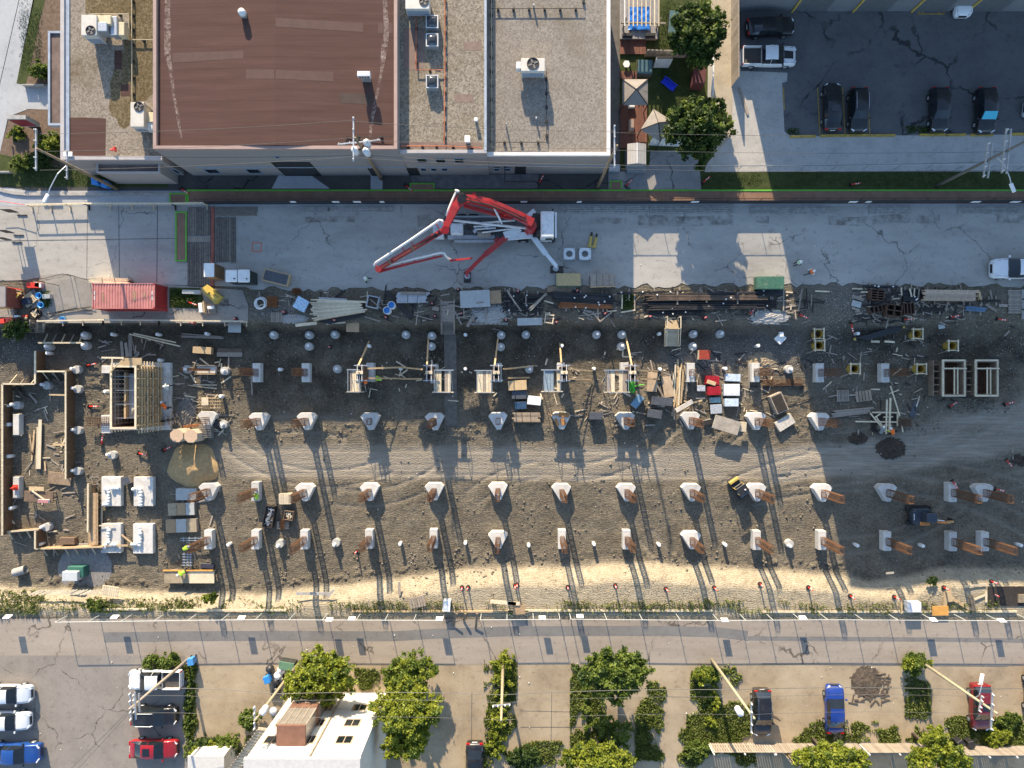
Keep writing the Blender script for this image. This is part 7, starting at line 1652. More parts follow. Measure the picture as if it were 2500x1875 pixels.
# scaffold frames near lower left worker and the long plywood bench
rebar_mat('aluminium scaffold frame lying by the lower left pile cap','c0',1520,1490,1720,1530,PIT+.6,.1,4,2,1,'aluminium_scaffold',.03,GALV)
rebar_mat('aluminium scaffold frame above the plywood bench','d0',1380,30,1455,135,PIT+.6,.1,3,5,1,'aluminium_scaffold',.03,GALV)
o=thing('plywood_bench','long orange edged plywood bench at the lower left pit edge','bench',L('d0',1430,215,PIT));r=rect('d0',1240,170,1620,262,PIT+.7)
for k in range(2):MB().box(r[0]+(r[2]-r[0])*k/2+.01,r[1],PIT+.55,r[0]+(r[2]-r[0])*(k+1)/2-.01,r[3],PIT+.62).build('sheet',(M('weathered_ply'),PALEWOOD)[k],o,True)
MB().box(r[0]-.1,r[3],PIT+.5,r[2],r[3]+.1,PIT+.72).build('back_rail',M('orange_ply'),o,True)
for x in(r[0]+.3,r[2]-.3):MB().box(x-.06,r[1]+.1,PIT,x+.06,r[3]-.1,PIT+.54).build('leg',GREYWOOD,o,True)
box_crate('steel_tray','dark perforated tray above the plywood bench','d0',1570,130,1.35,.5,.2,-4,BLACKP,M('navy_mesh',(.03,.035,.06),.6,var=.4,scale=20),'tray',z0=PIT)
# culvert pipe, transformer box, pallets by verge
a=L('d0',110,180,PIT+.4);b_=L('d0',195,155,PIT+.4);o=thing('concrete_pipe','short grey concrete pipe lying at the left edge','pipe',((a.x+b_.x)/2,(a.y+b_.y)/2,PIT));
q=(b_-a).normalized();MB().cyl(a,b_,.42,n=18,cap=False).cyl(b_,a,.33,n=18,cap=False).build('pipe_wall',OLDCONC,o,True,smooth=True);MB().cyl(a-q*.01,a,.42,.42,18,False).ring(a,.375,.05,18,5,q.to_track_quat('Z','Y').to_matrix()).build('rim',OLDCONC,o,True)
c=L('d0',555,195,PIT+1.2);o=thing('cable_cabinet','pale cabinet on a dark green base at the lower left','cabinet',(c.x,c.y,PIT));MB().box(-.75,-.35,0,.9,.75,1.0).build('base',M('dark_green_metal',(.03,.12,.09),.5,var=.15),o,bevel=.03);MB().box(-1.0,-.6,.6,.55,.35,1.45).build('housing',M('pale_grey_metal',(.50,.52,.52),.5,var=.08),o,bevel=.04)
flat_c=L('d0',640,160,PIT+.1);o=MB().lathe([(3.0,-.1),(2.7,.05),(.1,.1)],24).build('gravel_pad',M('grey_fine_gravel',(.22,.21,.20),.95,var=.3,scale=5,bmp=.3));o.location=(flat_c.x,flat_c.y,PIT-.02);tag(o,kind='structure')
pallet_obj('pale new pallet beside the slat row on the verge','d0',832,322,-8,.0,1.7,1.0,PALEWOOD,8)
o=thing('slat_row','row of slanted pale pallet slats lying along the verge','slats',L('d0',450,340));first=None
for k in range(20):
 a=L('d0',215+k*26,350-(k%3)*2,.12);b_=L('d0',300+k*26,312-(k%3)*2,.12);m_=(a+b_)/2
 MB().beam(a,b_,.12,.04).build('slat',PALEWOOD,o,True)
o=thing('pallet_leaning','grey slatted pallet leaning by the alley fence','pallet',L('d1',1240,400,.3),R(12))
for k in range(6):MB().box(-.8+k*.27,-.55,.05+.0,-.6+k*.27,.55,.12).build('slat',GREYWOOD,o)
for y in(-.4,.4):MB().box(-.85,y-.05,-.05,.8,y+.05,.05).build('bearer',GREYWOOD,o)
box_crate('white_bag','white bulk bag folded over the alley fence','d1',1458,435,.75,1.1,.8,-4,WHITEP,None,'bag',z0=.02);box_crate('white_box','white tapered box beside the alley fence at right','d3',1155,442,1.35,1.0,.7,0,WHITEP,M('white_lid',(.62,.61,.63),.6,var=.05),'box',z0=.02)
# trench slot at lower right
o=thing('slotted_trench','dark slotted timber lined trench at the lower right verge','trench',L('d3',1850,360));r=rect('d3',1712,285,2100,432,.05)
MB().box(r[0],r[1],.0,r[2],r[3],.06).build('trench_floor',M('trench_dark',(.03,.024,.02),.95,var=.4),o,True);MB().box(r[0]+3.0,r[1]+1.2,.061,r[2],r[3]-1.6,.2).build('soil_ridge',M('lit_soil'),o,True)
# fence gap struts, trestles, odds
for i,(x0,y0,x1,y1)in enumerate(((1535,490,1505,580),(1600,490,1590,545),(1690,490,1680,605))):board(f'brown strut leaning through the fence gap, {ORD[i]} from the left','d1',(x0,y0),(x1,y1),.9,.22,.1,M('tan_plank'),z1=.1)
# ------------------------------------------------------------------ centre: boxes, planks, plastic bundles
def cb(label,x,y,w,d,h,rz,m1,m2=None,nm='site_box',cat='box',t='c2',z=PIT):return box_crate(nm,label,t,x,y,w,d,h,rz,m1,m2,cat,z0=z)
cb('plywood lidded box left of the stacked trunks',80,210,1.9,1.0,.9,3,BLACKP,WOOD);cb('black trunk under the plywood lidded box',95,290,1.5,.85,.7,0,BLACKP,M('dark_sheet'));cb('dark blue trunk below the black trunk',108,380,1.2,.75,.6,3,M('navy_plastic',(.015,.03,.06),.5),M('navy_lid',(.03,.07,.13),.4,var=.3,scale=4));cb('white sheet topped box right of the trunks',222,338,1.4,.9,.6,-6,WHITEP,WHITEP);cb('black rectangular trunk between two triangular pile caps',745,468,1.4,.75,.9,-1,BLACKP,M('dark_sheet'));cb('blue metal case lying askew left of the long black trunk',1093,346,1.35,.75,.5,52,M('blue_case',(.16,.28,.38),.5),M('blue_case'));cb('black trunk with white stripe beside a triangular pile cap',1238,450,1.5,.85,1.0,-8,BLACKP,M('dark_sheet'));cb('long black trunk below the twin doors',1300,345,2.2,.85,.9,-4,BLACKP,M('dark_sheet'))
cb('tan door panel lying, left of the twin panels',1218,182,1.0,2.0,.3,-3,GREYWOOD,M('door_tan',(.42,.31,.2),.7,var=.25,scale=2),'door_panel','panel');cb('tan door panel lying, right of the twin panels',1348,225,1.0,2.1,.3,10,GREYWOOD,M('door_tan'),'door_panel','panel')
cb('red plastic wrapped bundle, upper',1728,168,1.35,.9,.6,-3,M('red_film',(.32,.015,.02),.25,var=.5,scale=6),M('red_film'),'wrapped_bundle','bundle');cb('red plastic wrapped bundle, lower',1740,255,1.35,.9,.6,3,M('red_film'),M('red_film'),'wrapped_bundle','bundle');cb('small plywood piece on the red plastic bundle',1718,188,.95,.4,.05,-18,WOOD,None,'plywood_piece','plywood',z=PIT+.68)
FILM=M('pale_blue_film',(.50,.58,.68),.25,var=.3,scale=5)
cb('pale blue film wrapped bundle, topmost of three',1900,145,1.5,.75,.6,-2,FILM,FILM,'wrapped_bundle','bundle');cb('pale blue film wrapped bundle, middle of three',1890,248,1.6,1.2,.6,0,FILM,WHITEP,'wrapped_bundle','bundle');cb('pale blue film wrapped bundle, lowest of three',1888,355,1.4,.8,.6,0,FILM,FILM,'wrapped_bundle','bundle')
cb('open crate of blue fittings below the red bundles',1750,335,1.1,.55,.5,2,GREYWOOD,M('blue_fittings',(.05,.12,.18),.5,var=.6,scale=10));cb('crate of white tubes below the blue fittings',1757,410,1.2,.95,.5,4,BLACKP,M('white_tubes',(.35,.38,.42),.5,var=.6,scale=9));cb('black bag heap left of the red bundles',1630,235,.85,.6,.4,0,BLACKP,M('silver_film',(.4,.42,.46),.3,var=.5,scale=6),'bag_heap','bag');cb('orange lined square timber box in the upper pit',1660,1473,1.15,.95,.8,0,PALEWOOD,M('rust_red_lining',(.28,.035,.015),.7,var=.3),t='b2');
cb('wide grey plywood sheet leaning over the pile caps at right centre',1845,545,2.7,1.4,.12,-17,M('grey_board'),M('stained_board',(.32,.28,.23),.85,var=.25,scale=2),'plywood_sheet','plywood',z=PIT+.9);cb('small pale sheet beside the wide grey plywood',1985,560,.7,1.0,.1,-5,PALEWOOD,None,'plywood_sheet','plywood',z=PIT+.7)
cb('steel clamp pile between pile cap and grey plywood',1690,520,1.0,.5,.35,12,GALV,DARKSTEEL,'clamp_pile','clamps');cb('pale panel leaning by the long laths',1488,385,2.0,.45,.1,30,PALEWOOD,M('off_white_board',(.5,.46,.4),.8),'plywood_sheet','plywood',z=PIT+.4)
lumber('bundle of brown timbers below the dark blue trunk','c2',[(45,440),(48,520),(268,520),(262,440)],PIT,.7,3,6,M('grey_brown_timber',(.30,.23,.16),.8,var=.25,rnd=.2),bands=2)
for i,(x0,y0,x1,y1,m_)in enumerate(((1432,-10,1445,230,WOOD),(1415,30,1400,350,PALEWOOD),(1470,20,1385,470,WOOD),(1455,60,1440,380,PALEWOOD),(1480,70,1460,360,WOOD),(1405,100,1370,270,PALEWOOD),(1430,140,1425,400,WOOD),(1490,40,1475,250,WOOD),(1505,130,1512,260,GREYWOOD),(1400,390,1402,500,GREYWOOD),(1300,150,1388,115,GREYWOOD),(1312,100,1380,128,GREYWOOD),(1570,355,1640,335,WOOD),(1250,195,1320,320,GREYWOOD))):board(f'long timber lath in the heap right of the twin doors, {ORD[i]} laid','c2',(x0,y0),(x1,y1),PIT+.15+.05*(i%5),.17,.06,m_)
o=thing('green_rope','tangle of lime green rope beside the fifth column form','rope',L('c2',1045,210,PIT));mb=MB();pts=[]
for k in range(34):pts.append(L('c2',1045+random.uniform(-32,32),215+random.uniform(-52,60),PIT+random.uniform(.05,.3)))
pts+=[L('c2',1080,215,PIT+.1),L('c2',1110,208,PIT+.1),L('c2',1150,205,PIT+.1)];mb.tube(pts,.045,5);mb.build('strand',M('lime_rope',(.10,.62,.05),.6,var=.2),o,True)
# square tie beam forms (two big box forms at right) with round column forms
def box_form(label,x0,y0,x1,y1):
 r=rect('b3',x0,y0,x1,y1,PIT+1.3);o=thing('box_form',label,'formwork',((r[0]+r[2])/2,(r[1]+r[3])/2,PIT),group='large box forms')
 F=M('form_side_wood',(.22,.16,.11),.85,var=.3,scale=3);h=1.3;x0,y0,x1,y1=r
 for b_ in((x0,y0,x0+.1,y1),(x1-.1,y0,x1,y1),(x0+.1,y0,x1-.1,y0+.1),(x0+.1,y1-.1,x1-.1,y1)):MB().box(b_[0],b_[1],PIT-.1,b_[2],b_[3],PIT+h).build('side',F,o,True)
 for b_ in((x0-.16,y0-.16,x0,y1+.16),(x1,y0-.16,x1+.16,y1+.16),(x0,y0-.16,x1,y0),(x0,y1,x1,y1+.16)):MB().box(b_[0],b_[1],PIT+h-.1,b_[2],b_[3],PIT+h+.02).build('top_waler',PALEWOOD,o,True)
 MB().beam((x0-.1,y0+(y1-y0)*.78,PIT+h+.08),(x1+.2,y0+(y1-y0)*.78,PIT+h+.08),.14,.1).build('cross_tie',PALEWOOD,o,True)
 for f in(.5,.66):MB().beam((x0+(x1-x0)*f,y0+.05,PIT+h+.06),(x0+(x1-x0)*f,y0+(y1-y0)*.82,PIT+h+.06),.12,.08).build('spacer',PALEWOOD,o,True)
 mb=MB();
 for k in range(9):x=x0+.2+(x1-x0-.4)*k/8;mb.beam((x,y0+.15,PIT+.4),(x,y1-.15,PIT+.4),.03,.03)
 for k in range(14):y=y0+.2+(y1-y0-.4)*k/13;mb.beam((x0+.15,y,PIT+.44),(x1-.15,y,PIT+.44),.03,.03)
 mb.build('rebar_mat',RUST,o,True)['kind']='stuff'
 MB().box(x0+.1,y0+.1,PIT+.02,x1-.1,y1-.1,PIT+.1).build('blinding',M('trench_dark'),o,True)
 for k in range(5):y=y0+(y1-y0)*(k+.5)/5;MB().box(x0-.75,y-.05,PIT,x0-.17,y+.05,PIT+.75+.1*(k%2)).build('raker',F,o,True)
 MB().box(x0-.85,y0-.1,PIT,x0-.76,y1+.1,PIT+.9).build('outer_board',F,o,True)
box_form('left of the two large open box forms with rebar mats',1536,1526,1706,1812);box_form('right of the two large open box forms with rebar mats',1812,1526,1984,1812)
for i,(t,x,y)in enumerate((('b3',482,1296),('b3',488,1394),('b3',1316,1296),('b3',1614,1396),('b3',788,1590),('b3',1346,1592))):
 c=L(t,x,y,PIT+1.1);o=thing('tube_form',f'yellow round column tube in a square timber frame, {ORD[i]} counted','column form',(c.x,c.y,PIT),group='yellow tube forms in timber frames')
 MB().cyl((0,0,0),(0,0,1.05),.42,n=20,cap=False).cyl((0,0,1.05),(0,0,0),.38,n=20,cap=False).ring((0,0,1.05),.40,.022,20,4).build('tube',M('yellow_brown_tube',(.42,.28,.05),.7,var=.25,scale=4),o)
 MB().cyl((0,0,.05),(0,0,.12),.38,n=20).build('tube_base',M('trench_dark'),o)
 for s_ in(-1,1):
  MB().box(-.62,s_*.48-.05,1.0,.62,s_*.48+.05,1.1).build('frame_timber',PALEWOOD,o);MB().box(s_*.48-.05,-.62,1.1,s_*.48+.05,.62,1.19).build('frame_timber',PALEWOOD,o);MB().beam((s_*.5,-.5,1.0),(s_*.9,-.8,.05),.07,.07).build('raker',GREYWOOD,o)
# cross braced pit form at right
o=thing('braced_form','cross braced timber form over a dug hole at right','formwork',L('c3',1060,500,PIT))
for(a,b_,w)in(((930,438),(1160,440),.14),((1055,330),(1048,620),.14),((1085,315),(1075,605),.18),((790,515),(1145,520),.14),((915,445),(1040,600),.12),((960,470),(1050,605),.12),((1145,440),(1145,555),.14),((1025,478),(1105,475),.12),((1030,545),(1095,548),.12),((955,480),(1000,450),.1),((1180,545),(1190,605),.1)):MB().beam(L('c3',a[0],a[1],PIT+.5+random.uniform(0,.2)),L('c3',b_[0],b_[1],PIT+.5+random.uniform(0,.2)),w,.1).build('brace',PALEWOOD,o,True)
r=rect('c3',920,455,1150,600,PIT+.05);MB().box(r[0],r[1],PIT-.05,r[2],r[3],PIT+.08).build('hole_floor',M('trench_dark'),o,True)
rebar_mat('rusty cage lying right of the cross braced form','c3',1150,490,1272,560,PIT+.4,.4,8,5,2,'rebar_cage_panel',.018,REBAR)
rebar_mat('heap of long rusty bars beside the lit soil','c3',5,155,350,215,PIT+.1,.3,2,9,2,'rebar_heap',.018,REBAR)
lumber('grey board stack left of the cross braced form','c3',[(600,425),(590,485),(905,445),(935,395)],PIT,.3,2,6,GREYWOOD,jitter=.04)
pallet_obj('grey broken pallet above the grey board stack','c3',685,298,2,PIT,1.3,1.2,GREYWOOD,7);pallet_obj('grey board heap pallet right of the broken pallet','c3',860,300,8,PIT,1.7,1.1,M('grey_brown_timber'),5)
box_crate('timber_crate','open timber tank with dark liner above the folded plywood','v',2105,530,1.3,2.0,.8,24,GREYWOOD,M('trench_dark'),'crate',z0=PIT,lidinset=.12)
box_crate('plywood_sheet','pale folded plywood pile right of the timber tank','c3',195,525,1.9,1.1,.4,32,PALEWOOD,M('off_white_board'),'plywood',z0=PIT)
for i,(x,y,w,d,rz,lab)in enumerate(((158,1335,.95,.85,45,'large white foam piece cut at an angle on the slope'),(168,1300,.4,.5,0,'small white foam block on the foam piece'))):box_crate('foam_piece',lab,'b3',x,y,w,d,.2+.15*i,rz,WHITEP,None,'foam',z0=-.9+.1*i)
P_=poly('b3',[(785,1330),(905,1300),(1105,1235),(1205,1240),(1140,1280),(900,1350)],-.7);tag(MB().prism([(p.x,p.y)for p in P_],-1.4,-.7).build('black_tarp',BLACKP),'black tarp strip laid down the earth slope at upper right','tarp')
for i,(x,y)in enumerate(((790,1340),(1205,1238))):q=L('b3',x,y,-.55);tag(MB().lathe([(.12,0),(.14,.1),(.05,.2)],8,(q.x,q.y,-.75)).build('yellow_marker',YELLOWP),f'small yellow marker at the {"left" if i == 0 else "right"} end of the black tarp','marker','yellow markers')
# timber wood crates at c1 and skips
o=box_crate('timber_box','pale timber lidded box near the two rubble skips','c1',262,1168,1.25,1.05,.7,1,PALEWOOD,None,'crate',slats=5,z0=PIT)
for i,(x,y,w,d,rz,lab,m_)in enumerate(((125,1320,1.0,2.2,-9,'long grey skip full of mixed metal scrap','scrap_metal'),(290,1310,.95,.95,-8,'brown square box of white and brown scrap','scrap_mix'))):
 c=L('c1',x,y,PIT+.7);o=thing('scrap_skip',lab,'skip',(c.x,c.y,PIT),R(rz));F=DARKSTEEL if i==0 else M('brown_sheet')
 for b_ in((-w/2,-d/2,-w/2+.06,d/2),(w/2-.06,-d/2,w/2,d/2),(-w/2+.06,-d/2,w/2-.06,-d/2+.06),(-w/2+.06,d/2-.06,w/2-.06,d/2)):MB().box(b_[0],b_[1],0,b_[2],b_[3],.7).build('side',F,o)
 MB().box(-w/2+.06,-d/2+.06,.02,w/2-.06,d/2-.06,.4).build('scrap',M('scrap_brown'),o)
 mb=MB()
 for k in range(40):mb.cbox((random.uniform(-w/2+.2,w/2-.2),random.uniform(-d/2+.2,d/2-.2),random.uniform(.42,.62)),(random.uniform(.1,.35),random.uniform(.04,.12),.05),rot=Matrix.Rotation(random.uniform(0,3),3,'Z')@ Matrix.Rotation(random.uniform(-.5,.5),3,'X'))
 mb.build('scrap_pieces',(GALV,PALEWOOD)[i],o)['kind']='stuff'
pallet_obj('pallet with rusty bars below the timber lidded box','c1',243,1392,0,PIT,1.35,.8,GREYWOOD,4);bar_stack('short rusty bars on the pallet by the skips','c1',[(215,1345),(260,1340),(250,1430),(215,1430)],PIT+.15,7,.03,RUST,bearers=0)
# diesel tool box, washing station near platform
c=L('b0',1745,1075,.5);o=thing('wash_station','wash station with white tubs on the platform','wash station',(c.x,c.y,.03),R(6));MB().box(-.8,-.6,0,.8,.6,.35).build('pallet',GREYWOOD,o);MB().box(-.75,-.45,.36,-.35,.5,.7).build('tub',WHITEP,o,bevel=.04);MB().box(.1,-.2,.36,.75,.1,.65).build('tub',WHITEP,o,bevel=.04);MB().box(-.2,-.5,.36,-.05,.6,.9).build('upright',WOOD,o)
box_crate('white_trough','white trough at the planted hole beside the skip','b0',1612,942,1.8,.4,.35,-1,WHITEP,M('grey_board'),'trough',z0=.0)
flat('planted_hole','b0',[(1430,905),(1690,910),(1720,1000),(1690,1085),(1430,1075)],Z3+.002,TURF)
flat('planted_hole','b2',[(965,950),(1070,950),(1070,1090),(955,1100)],Z3,TURF)
# trestle stool near pit edge
c=L('b2',348,1170,.6);o=thing('timber_trestle','small open timber trestle at the pit edge','trestle',(c.x,c.y,0),R(-8))
for x in(-.4,.4):MB().box(x-.05,-.5,.55,x+.05,.5,.63).build('side_rail',PALEWOOD,o)
for y in(-.4,.4):MB().box(-.45,y-.05,.631,.45,y+.05,.70).build('cross_rail',PALEWOOD,o)
for x in(-.4,.4):
 for y in(-.4,.4):MB().beam((x,y,.55),(x*1.3,y*1.2,0),.07,.07).build('leg',GREYWOOD,o)
# left edge jumble
r=rect('r',-60,225,90,572,2.4);o=thing('site_hut','taupe roofed site hut at the left edge','hut',((r[0]+r[2])/2,(r[1]+r[3])/2,.02));MB().box(r[0],r[1],.02,r[2],r[3],2.3).build('wall',M('hut_wall',(.18,.05,.035),.7,var=.3),o,True);MB().box(r[0],r[1]-.05,2.3,r[2]+.05,r[3]+.05,2.42).build('roof',M('taupe_roof',(.26,.23,.22),.7,var=.1,scale=2),o,True)
o=thing('storage_rack','orange pallet rack frame beside the site hut','rack',L('r',250,400));
for(a,b_,m_)in(((100,235),(390,275),REDP),((100,300),(250,420),REDP),((90,250),(390,300),WOOD),((165,570),(395,290),M('yellow_beam',(.55,.36,.07),.6)),((200,300),(390,350),WOOD),((110,330),(300,330),REDP)):MB().beam(L('r',a[0],a[1],.8),L('r',b_[0],b_[1],.9),.12,.12).build('beam',m_,o,True)
for x,y in((110,260),(380,290),(170,550),(120,540)):q=L('r',x,y,.5);MB().box(q.x-.05,q.y-.05,0,q.x+.05,q.y+.05,.85).build('upright',REDP,o,True)
pallet_obj('tilted pallet with navy tarp beside the orange rack','r',515,450,38,.1,1.3,1.1,PALEWOOD,6);box_crate('tarp_bundle','navy tarp bundle on the tilted pallet','r',465,475,.9,.65,.3,10,M('navy_plastic'),None,'tarp',z0=.24);box_crate('grey_mat','grey felt mat under the tilted pallet','r',600,440,1.3,1.6,.05,38,M('felt_grey',(.24,.22,.21),.95),None,'mat',z0=.03)
for i,(x,y,lab)in enumerate(((695,380,'upper of the two by the weed bed'),(730,548,'lower of the two by the weed bed'),(1120,812,'lone one at the platform edge'))):
 c=L('r',x,y,.45);o=thing('blue_bucket',f'blue plastic bucket, {lab}','bucket',(c.x,c.y,.03),group='blue plastic buckets');MB().lathe([(.22,0),(.3,.42),(.32,.45),(.26,.45),(.2,.1),(.02,.08)],14).build('tub',M('bright_blue_plastic',(.06,.36,.78),.4,var=.1),o,smooth=True);MB().ring((0,0,.46),.3,.02,16,4).build('rim',M('bright_blue_plastic'),o)
box_crate('metal_box','grey lidded metal box beside the weed bed','r',835,395,.75,.45,.45,4,GALV,M('grey_board'),'box',z0=.03)
c=L('r',615,700,.5);o=thing('wire_basket','round dark basket with pale offcuts by the left steps','basket',(c.x,c.y,.02));MB().lathe([(.5,0),(.58,.45),(.55,.46),(.48,.1),(.05,.1)],18).build('basket',DARKSTEEL,o);mb=MB()
for k in range(12):mb.cbox((random.uniform(-.3,.3),random.uniform(-.3,.3),random.uniform(.25,.45)),(.4,.1,.05),random.uniform(0,3))
mb.build('offcuts',PALEWOOD,o)['kind']='stuff'
for i,(x,y,w,d,m_,lab)in enumerate(((595,195,1.3,.55,REDP,'tilted red barrier panel behind the weed bed'),(690,190,.7,.45,M('red_white_panel',(.6,.3,.3),.5,var=.5,scale=3),'red and white barrier panel right of the red one'),(420,770,.45,.4,REDP,'orange helmet heap at the left steps'),(285,762,.55,.3,WHITEP,'white cooler box at the left edge'),(210,820,1.5,.5,M('maroon_bin',(.2,.02,.025),.6,var=.3),'maroon tool chest at the left edge'),(40,840,.8,.45,REDP,'red fuel cans at the left edge'),(60,700,2.2,.8,GREYWOOD,'grey timber landing at the left edge'))):
 if i==2:c=L('r',x,y,.4);o=thing('helmet_heap',lab,'helmets',(c.x,c.y,.02));[MB().lathe([(.16,0),(.13,.1),(.02,.16)],10,(random.uniform(-.2,.2),random.uniform(-.15,.15),.1+.05*k)).build('helmet',REDP if k<3 else WOOD,o)for k in range(5)]
 else:box_crate('site_item',lab,'r',x,y,w,d,.4,(0,-12,0,3,4,5,0)[i],m_,m_ if i!=1 else WHITEP,('barrier','barrier','','cooler','tool chest','fuel cans','landing')[i],z0=.03)
# leaning black temporary fence panels
for i,(pts)in enumerate((((20,100),(345,170)),((350,105),(650,105)),((640,105),(1130,-10)),((1200,-5),(1480,75)),((640,110),(915,170)))):
 a,b_=L('r',*pts[0],1.2),L('r',*pts[1],1.2);mesh_fence(f'black temporary fence panel by the weed bed, {ORD[i]} from the left',[(a.x,a.y,0),(b_.x,b_.y,0)],1.2,DARKSTEEL,MESHD,4,None,'black temporary fence panels')
for i,(a,b_)in enumerate((((900,770),(1110,680)),((830,715),(1640,585)),((1110,665),(1640,645)))):p=L('r',*a,.15);q=L('r',*b_,.15);tag(MB().tube([p,p.lerp(q,.5)+Vector((0,.1,0)),q],.045,5).build('black_hose',BLACK),f'black hose lying on the platform, {ORD[i]} of three','hose','black hoses on the platform')
# ------------------------------------------------------------------ machines
def mini_roller():
 c=L('c2',1955,1085,PIT+.8);o=thing('mini_dumper','small yellow and black compaction machine beside a pile cap','machine',(c.x,c.y,PIT),R(-55));Y=YELLOWP
 MB().box(-.95,-.5,.3,.8,.5,.8).build('chassis',BLACKP,o,bevel=.05);MB().box(.1,-.52,.8,.75,.52,1.35).build('engine_cover',M('navy_plastic'),o,bevel=.06);MB().box(-.5,-.45,.8,.0,.45,1.0).build('seat',BLACKP,o,bevel=.05)
 MB().box(-1.2,-.55,.5,-.9,.55,1.0).build('front_frame',Y,o,bevel=.04)
 for x in(-.95,.75):MB().cyl((x,-.5,.38),(x,.5,.38),.38,n=18).build('drum',DARKSTEEL,o)
 for y in(-.5,.5):MB().tube([(-.5,y,.8),(-.45,y,1.9),(.2,y,1.95),(.3,y,.8)],.035,6).build('roll_bar',Y,o)
 MB().box(-.55,-.55,1.93,.3,.55,2.0).build('canopy',BLACKP,o,bevel=.03);MB().lathe([(.08,2.0),(.09,2.08),(.02,2.12)],8,(0,.2,0)).build('beacon',WHITEP,o)
mini_roller()
def excavator():
 c=L('c3',1345,1315,PIT+1.0);o=thing('mini_excavator','small dark excavator with orange side panel in the shaded pit','excavator',(c.x,c.y,PIT),R(0));OR=M('excavator_orange',(.55,.20,.04),.45,var=.15)
 for y in(-.78,.78):
  pts=[(-.95,y,.28),(.95,y,.28)];t=MB().box(-.95,y-.2,.04,.95,y+.2,.52);t.cyl((-.95,y-.2,.28),(-.95,y+.2,.28),.24,n=14);t.cyl((.95,y-.2,.28),(.95,y+.2,.28),.24,n=14);tr=t.build('track',BLACK,o)
  for k in range(14):MB().box(-1.0+k*.15,y-.21,.52,-.93+k*.15,y+.21,.55).build('track_pad',DARKSTEEL,tr)
 MB().lathe([(.5,.5),(.5,.7)],18).build('slew_ring',DARKSTEEL,o);MB().prism([(-1.05,-.55),(-.75,-.85),(.7,-.85),(.7,.8),(-.75,.8),(-1.05,.5)],.7,1.35).build('house',M('dark_blue_grey',(.035,.045,.06),.45,var=.15),o,bevel=.05)
 MB().box(-.35,-.87,.75,.68,-.5,1.42).build('side_panel',OR,o,bevel=.05);MB().box(-.2,-.42,1.35,.85,.55,2.35).build('cab',M('dark_blue_grey'),o,bevel=.08);MB().box(.86,-.35,1.5,.875,.48,2.25).build('windscreen',GLASS,o);MB().box(-.1,.56,1.5,.75,.575,2.2).build('side_window',GLASS,o)
 for k in range(5):MB().box(-.98,-.3+k*.13,1.36,-.88,-.22+k*.13,1.365).build('decal',WHITEP,o)
 MB().box(.7,-.6,.75,1.0,-.3,1.15).build('boom_foot',DARKSTEEL,o);MB().beam((.95,-.45,1.0),(2.1,-.5,1.7),.26,.32).build('boom',OR,o);MB().beam((2.05,-.5,1.72),(3.3,-.55,.9),.22,.26).build('dipper_arm',M('tan_orange',(.45,.24,.1),.5),o);MB().cyl((1.1,-.28,1.3),(1.9,-.32,1.75),.05,n=8).build('hydraulic_ram',CHROME,o)
 MB().prism([(3.1,-.85),(3.5,-.8),(3.5,-.3),(3.1,-.25)],.35,.95,.15).build('bucket',DARKSTEEL,o);MB().box(1.2,-.9,.1,1.35,.9,.5).build('dozer_blade',DARKSTEEL,o)
excavator()
# ------------------------------------------------------------------ garden
DKG=M('grey_deck_board',(.26,.25,.25),.8,var=.2,scale=4,rnd=.12);RDK=M('red_brown_deck',(.15,.055,.035),.75,var=.25,scale=4,rnd=.15,ws=True);FAB=M('taupe_canopy',(.25,.225,.20),.8,var=.12,scale=2)
r=rect('a2',945,-60,1268,325,.5);o=thing('garden_deck','grey boarded garden deck under the pergola','deck',((r[0]+r[2])/2,(r[1]+r[3])/2,.02))
for k in range(22):x=r[0]+(r[2]-r[0])*(k+.5)/22;MB().box(x-.083,r[1],.4,x+.083,r[3],.46).build('deck_board',DKG,o,True)
MB().box(r[0]+.05,r[1]+.05,.02,r[2]-.05,r[3]-.05,.39).build('base',GREYWOOD,o,True)
o=thing('pergola','white timber pergola over the blue tarp','pergola',L('a2',1120,100,.5))
for k in range(9):a=L('a2',985+k*36,-60,2.7);b_=L('a2',985+k*36,222,2.7);MB().beam(a,b_,.09,.16).build('rafter',PALEWOOD if k else WHITEP,o,True)
MB().beam(L('a2',955,192,2.5),L('a2',1330,198,2.5),.12,.2).build('cross_beam',GREYWOOD,o,True)
for x in(985,1270):q=L('a2',x,195,1.5);MB().box(q.x-.08,q.y-.08,.46,q.x+.08,q.y+.08,2.4).build('post',GREYWOOD,o,True)
r=rect('a2',1012,62,1196,255,.6);mb=MB();n=14;V_=[(r[0]+(r[2]-r[0])*a/n,r[1]+(r[3]-r[1])*b_/n,.62+random.uniform(0,.16))for a in range(n+1)for b_ in range(n+1)]
tag(mb.add(V_,[(a*(n+1)+b_,(a+1)*(n+1)+b_,(a+1)*(n+1)+b_+1,a*(n+1)+b_+1)for a in range(n)for b_ in range(n)]).build('blue_tarp',M('blue_tarp',(.02,.16,.55),.3,var=.3,scale=3),smooth=True),'crumpled blue tarp over the sunken pool under the pergola','tarp')
for i,(x,lab)in enumerate(((1010,'left'),(1205,'right'))):box_crate('garden_bench',f'{lab} dark garden bench on the grey deck edge','a2',x,292,1.0,.3,.35,0,DARKSTEEL,BLACKP,'bench',z0=.46)
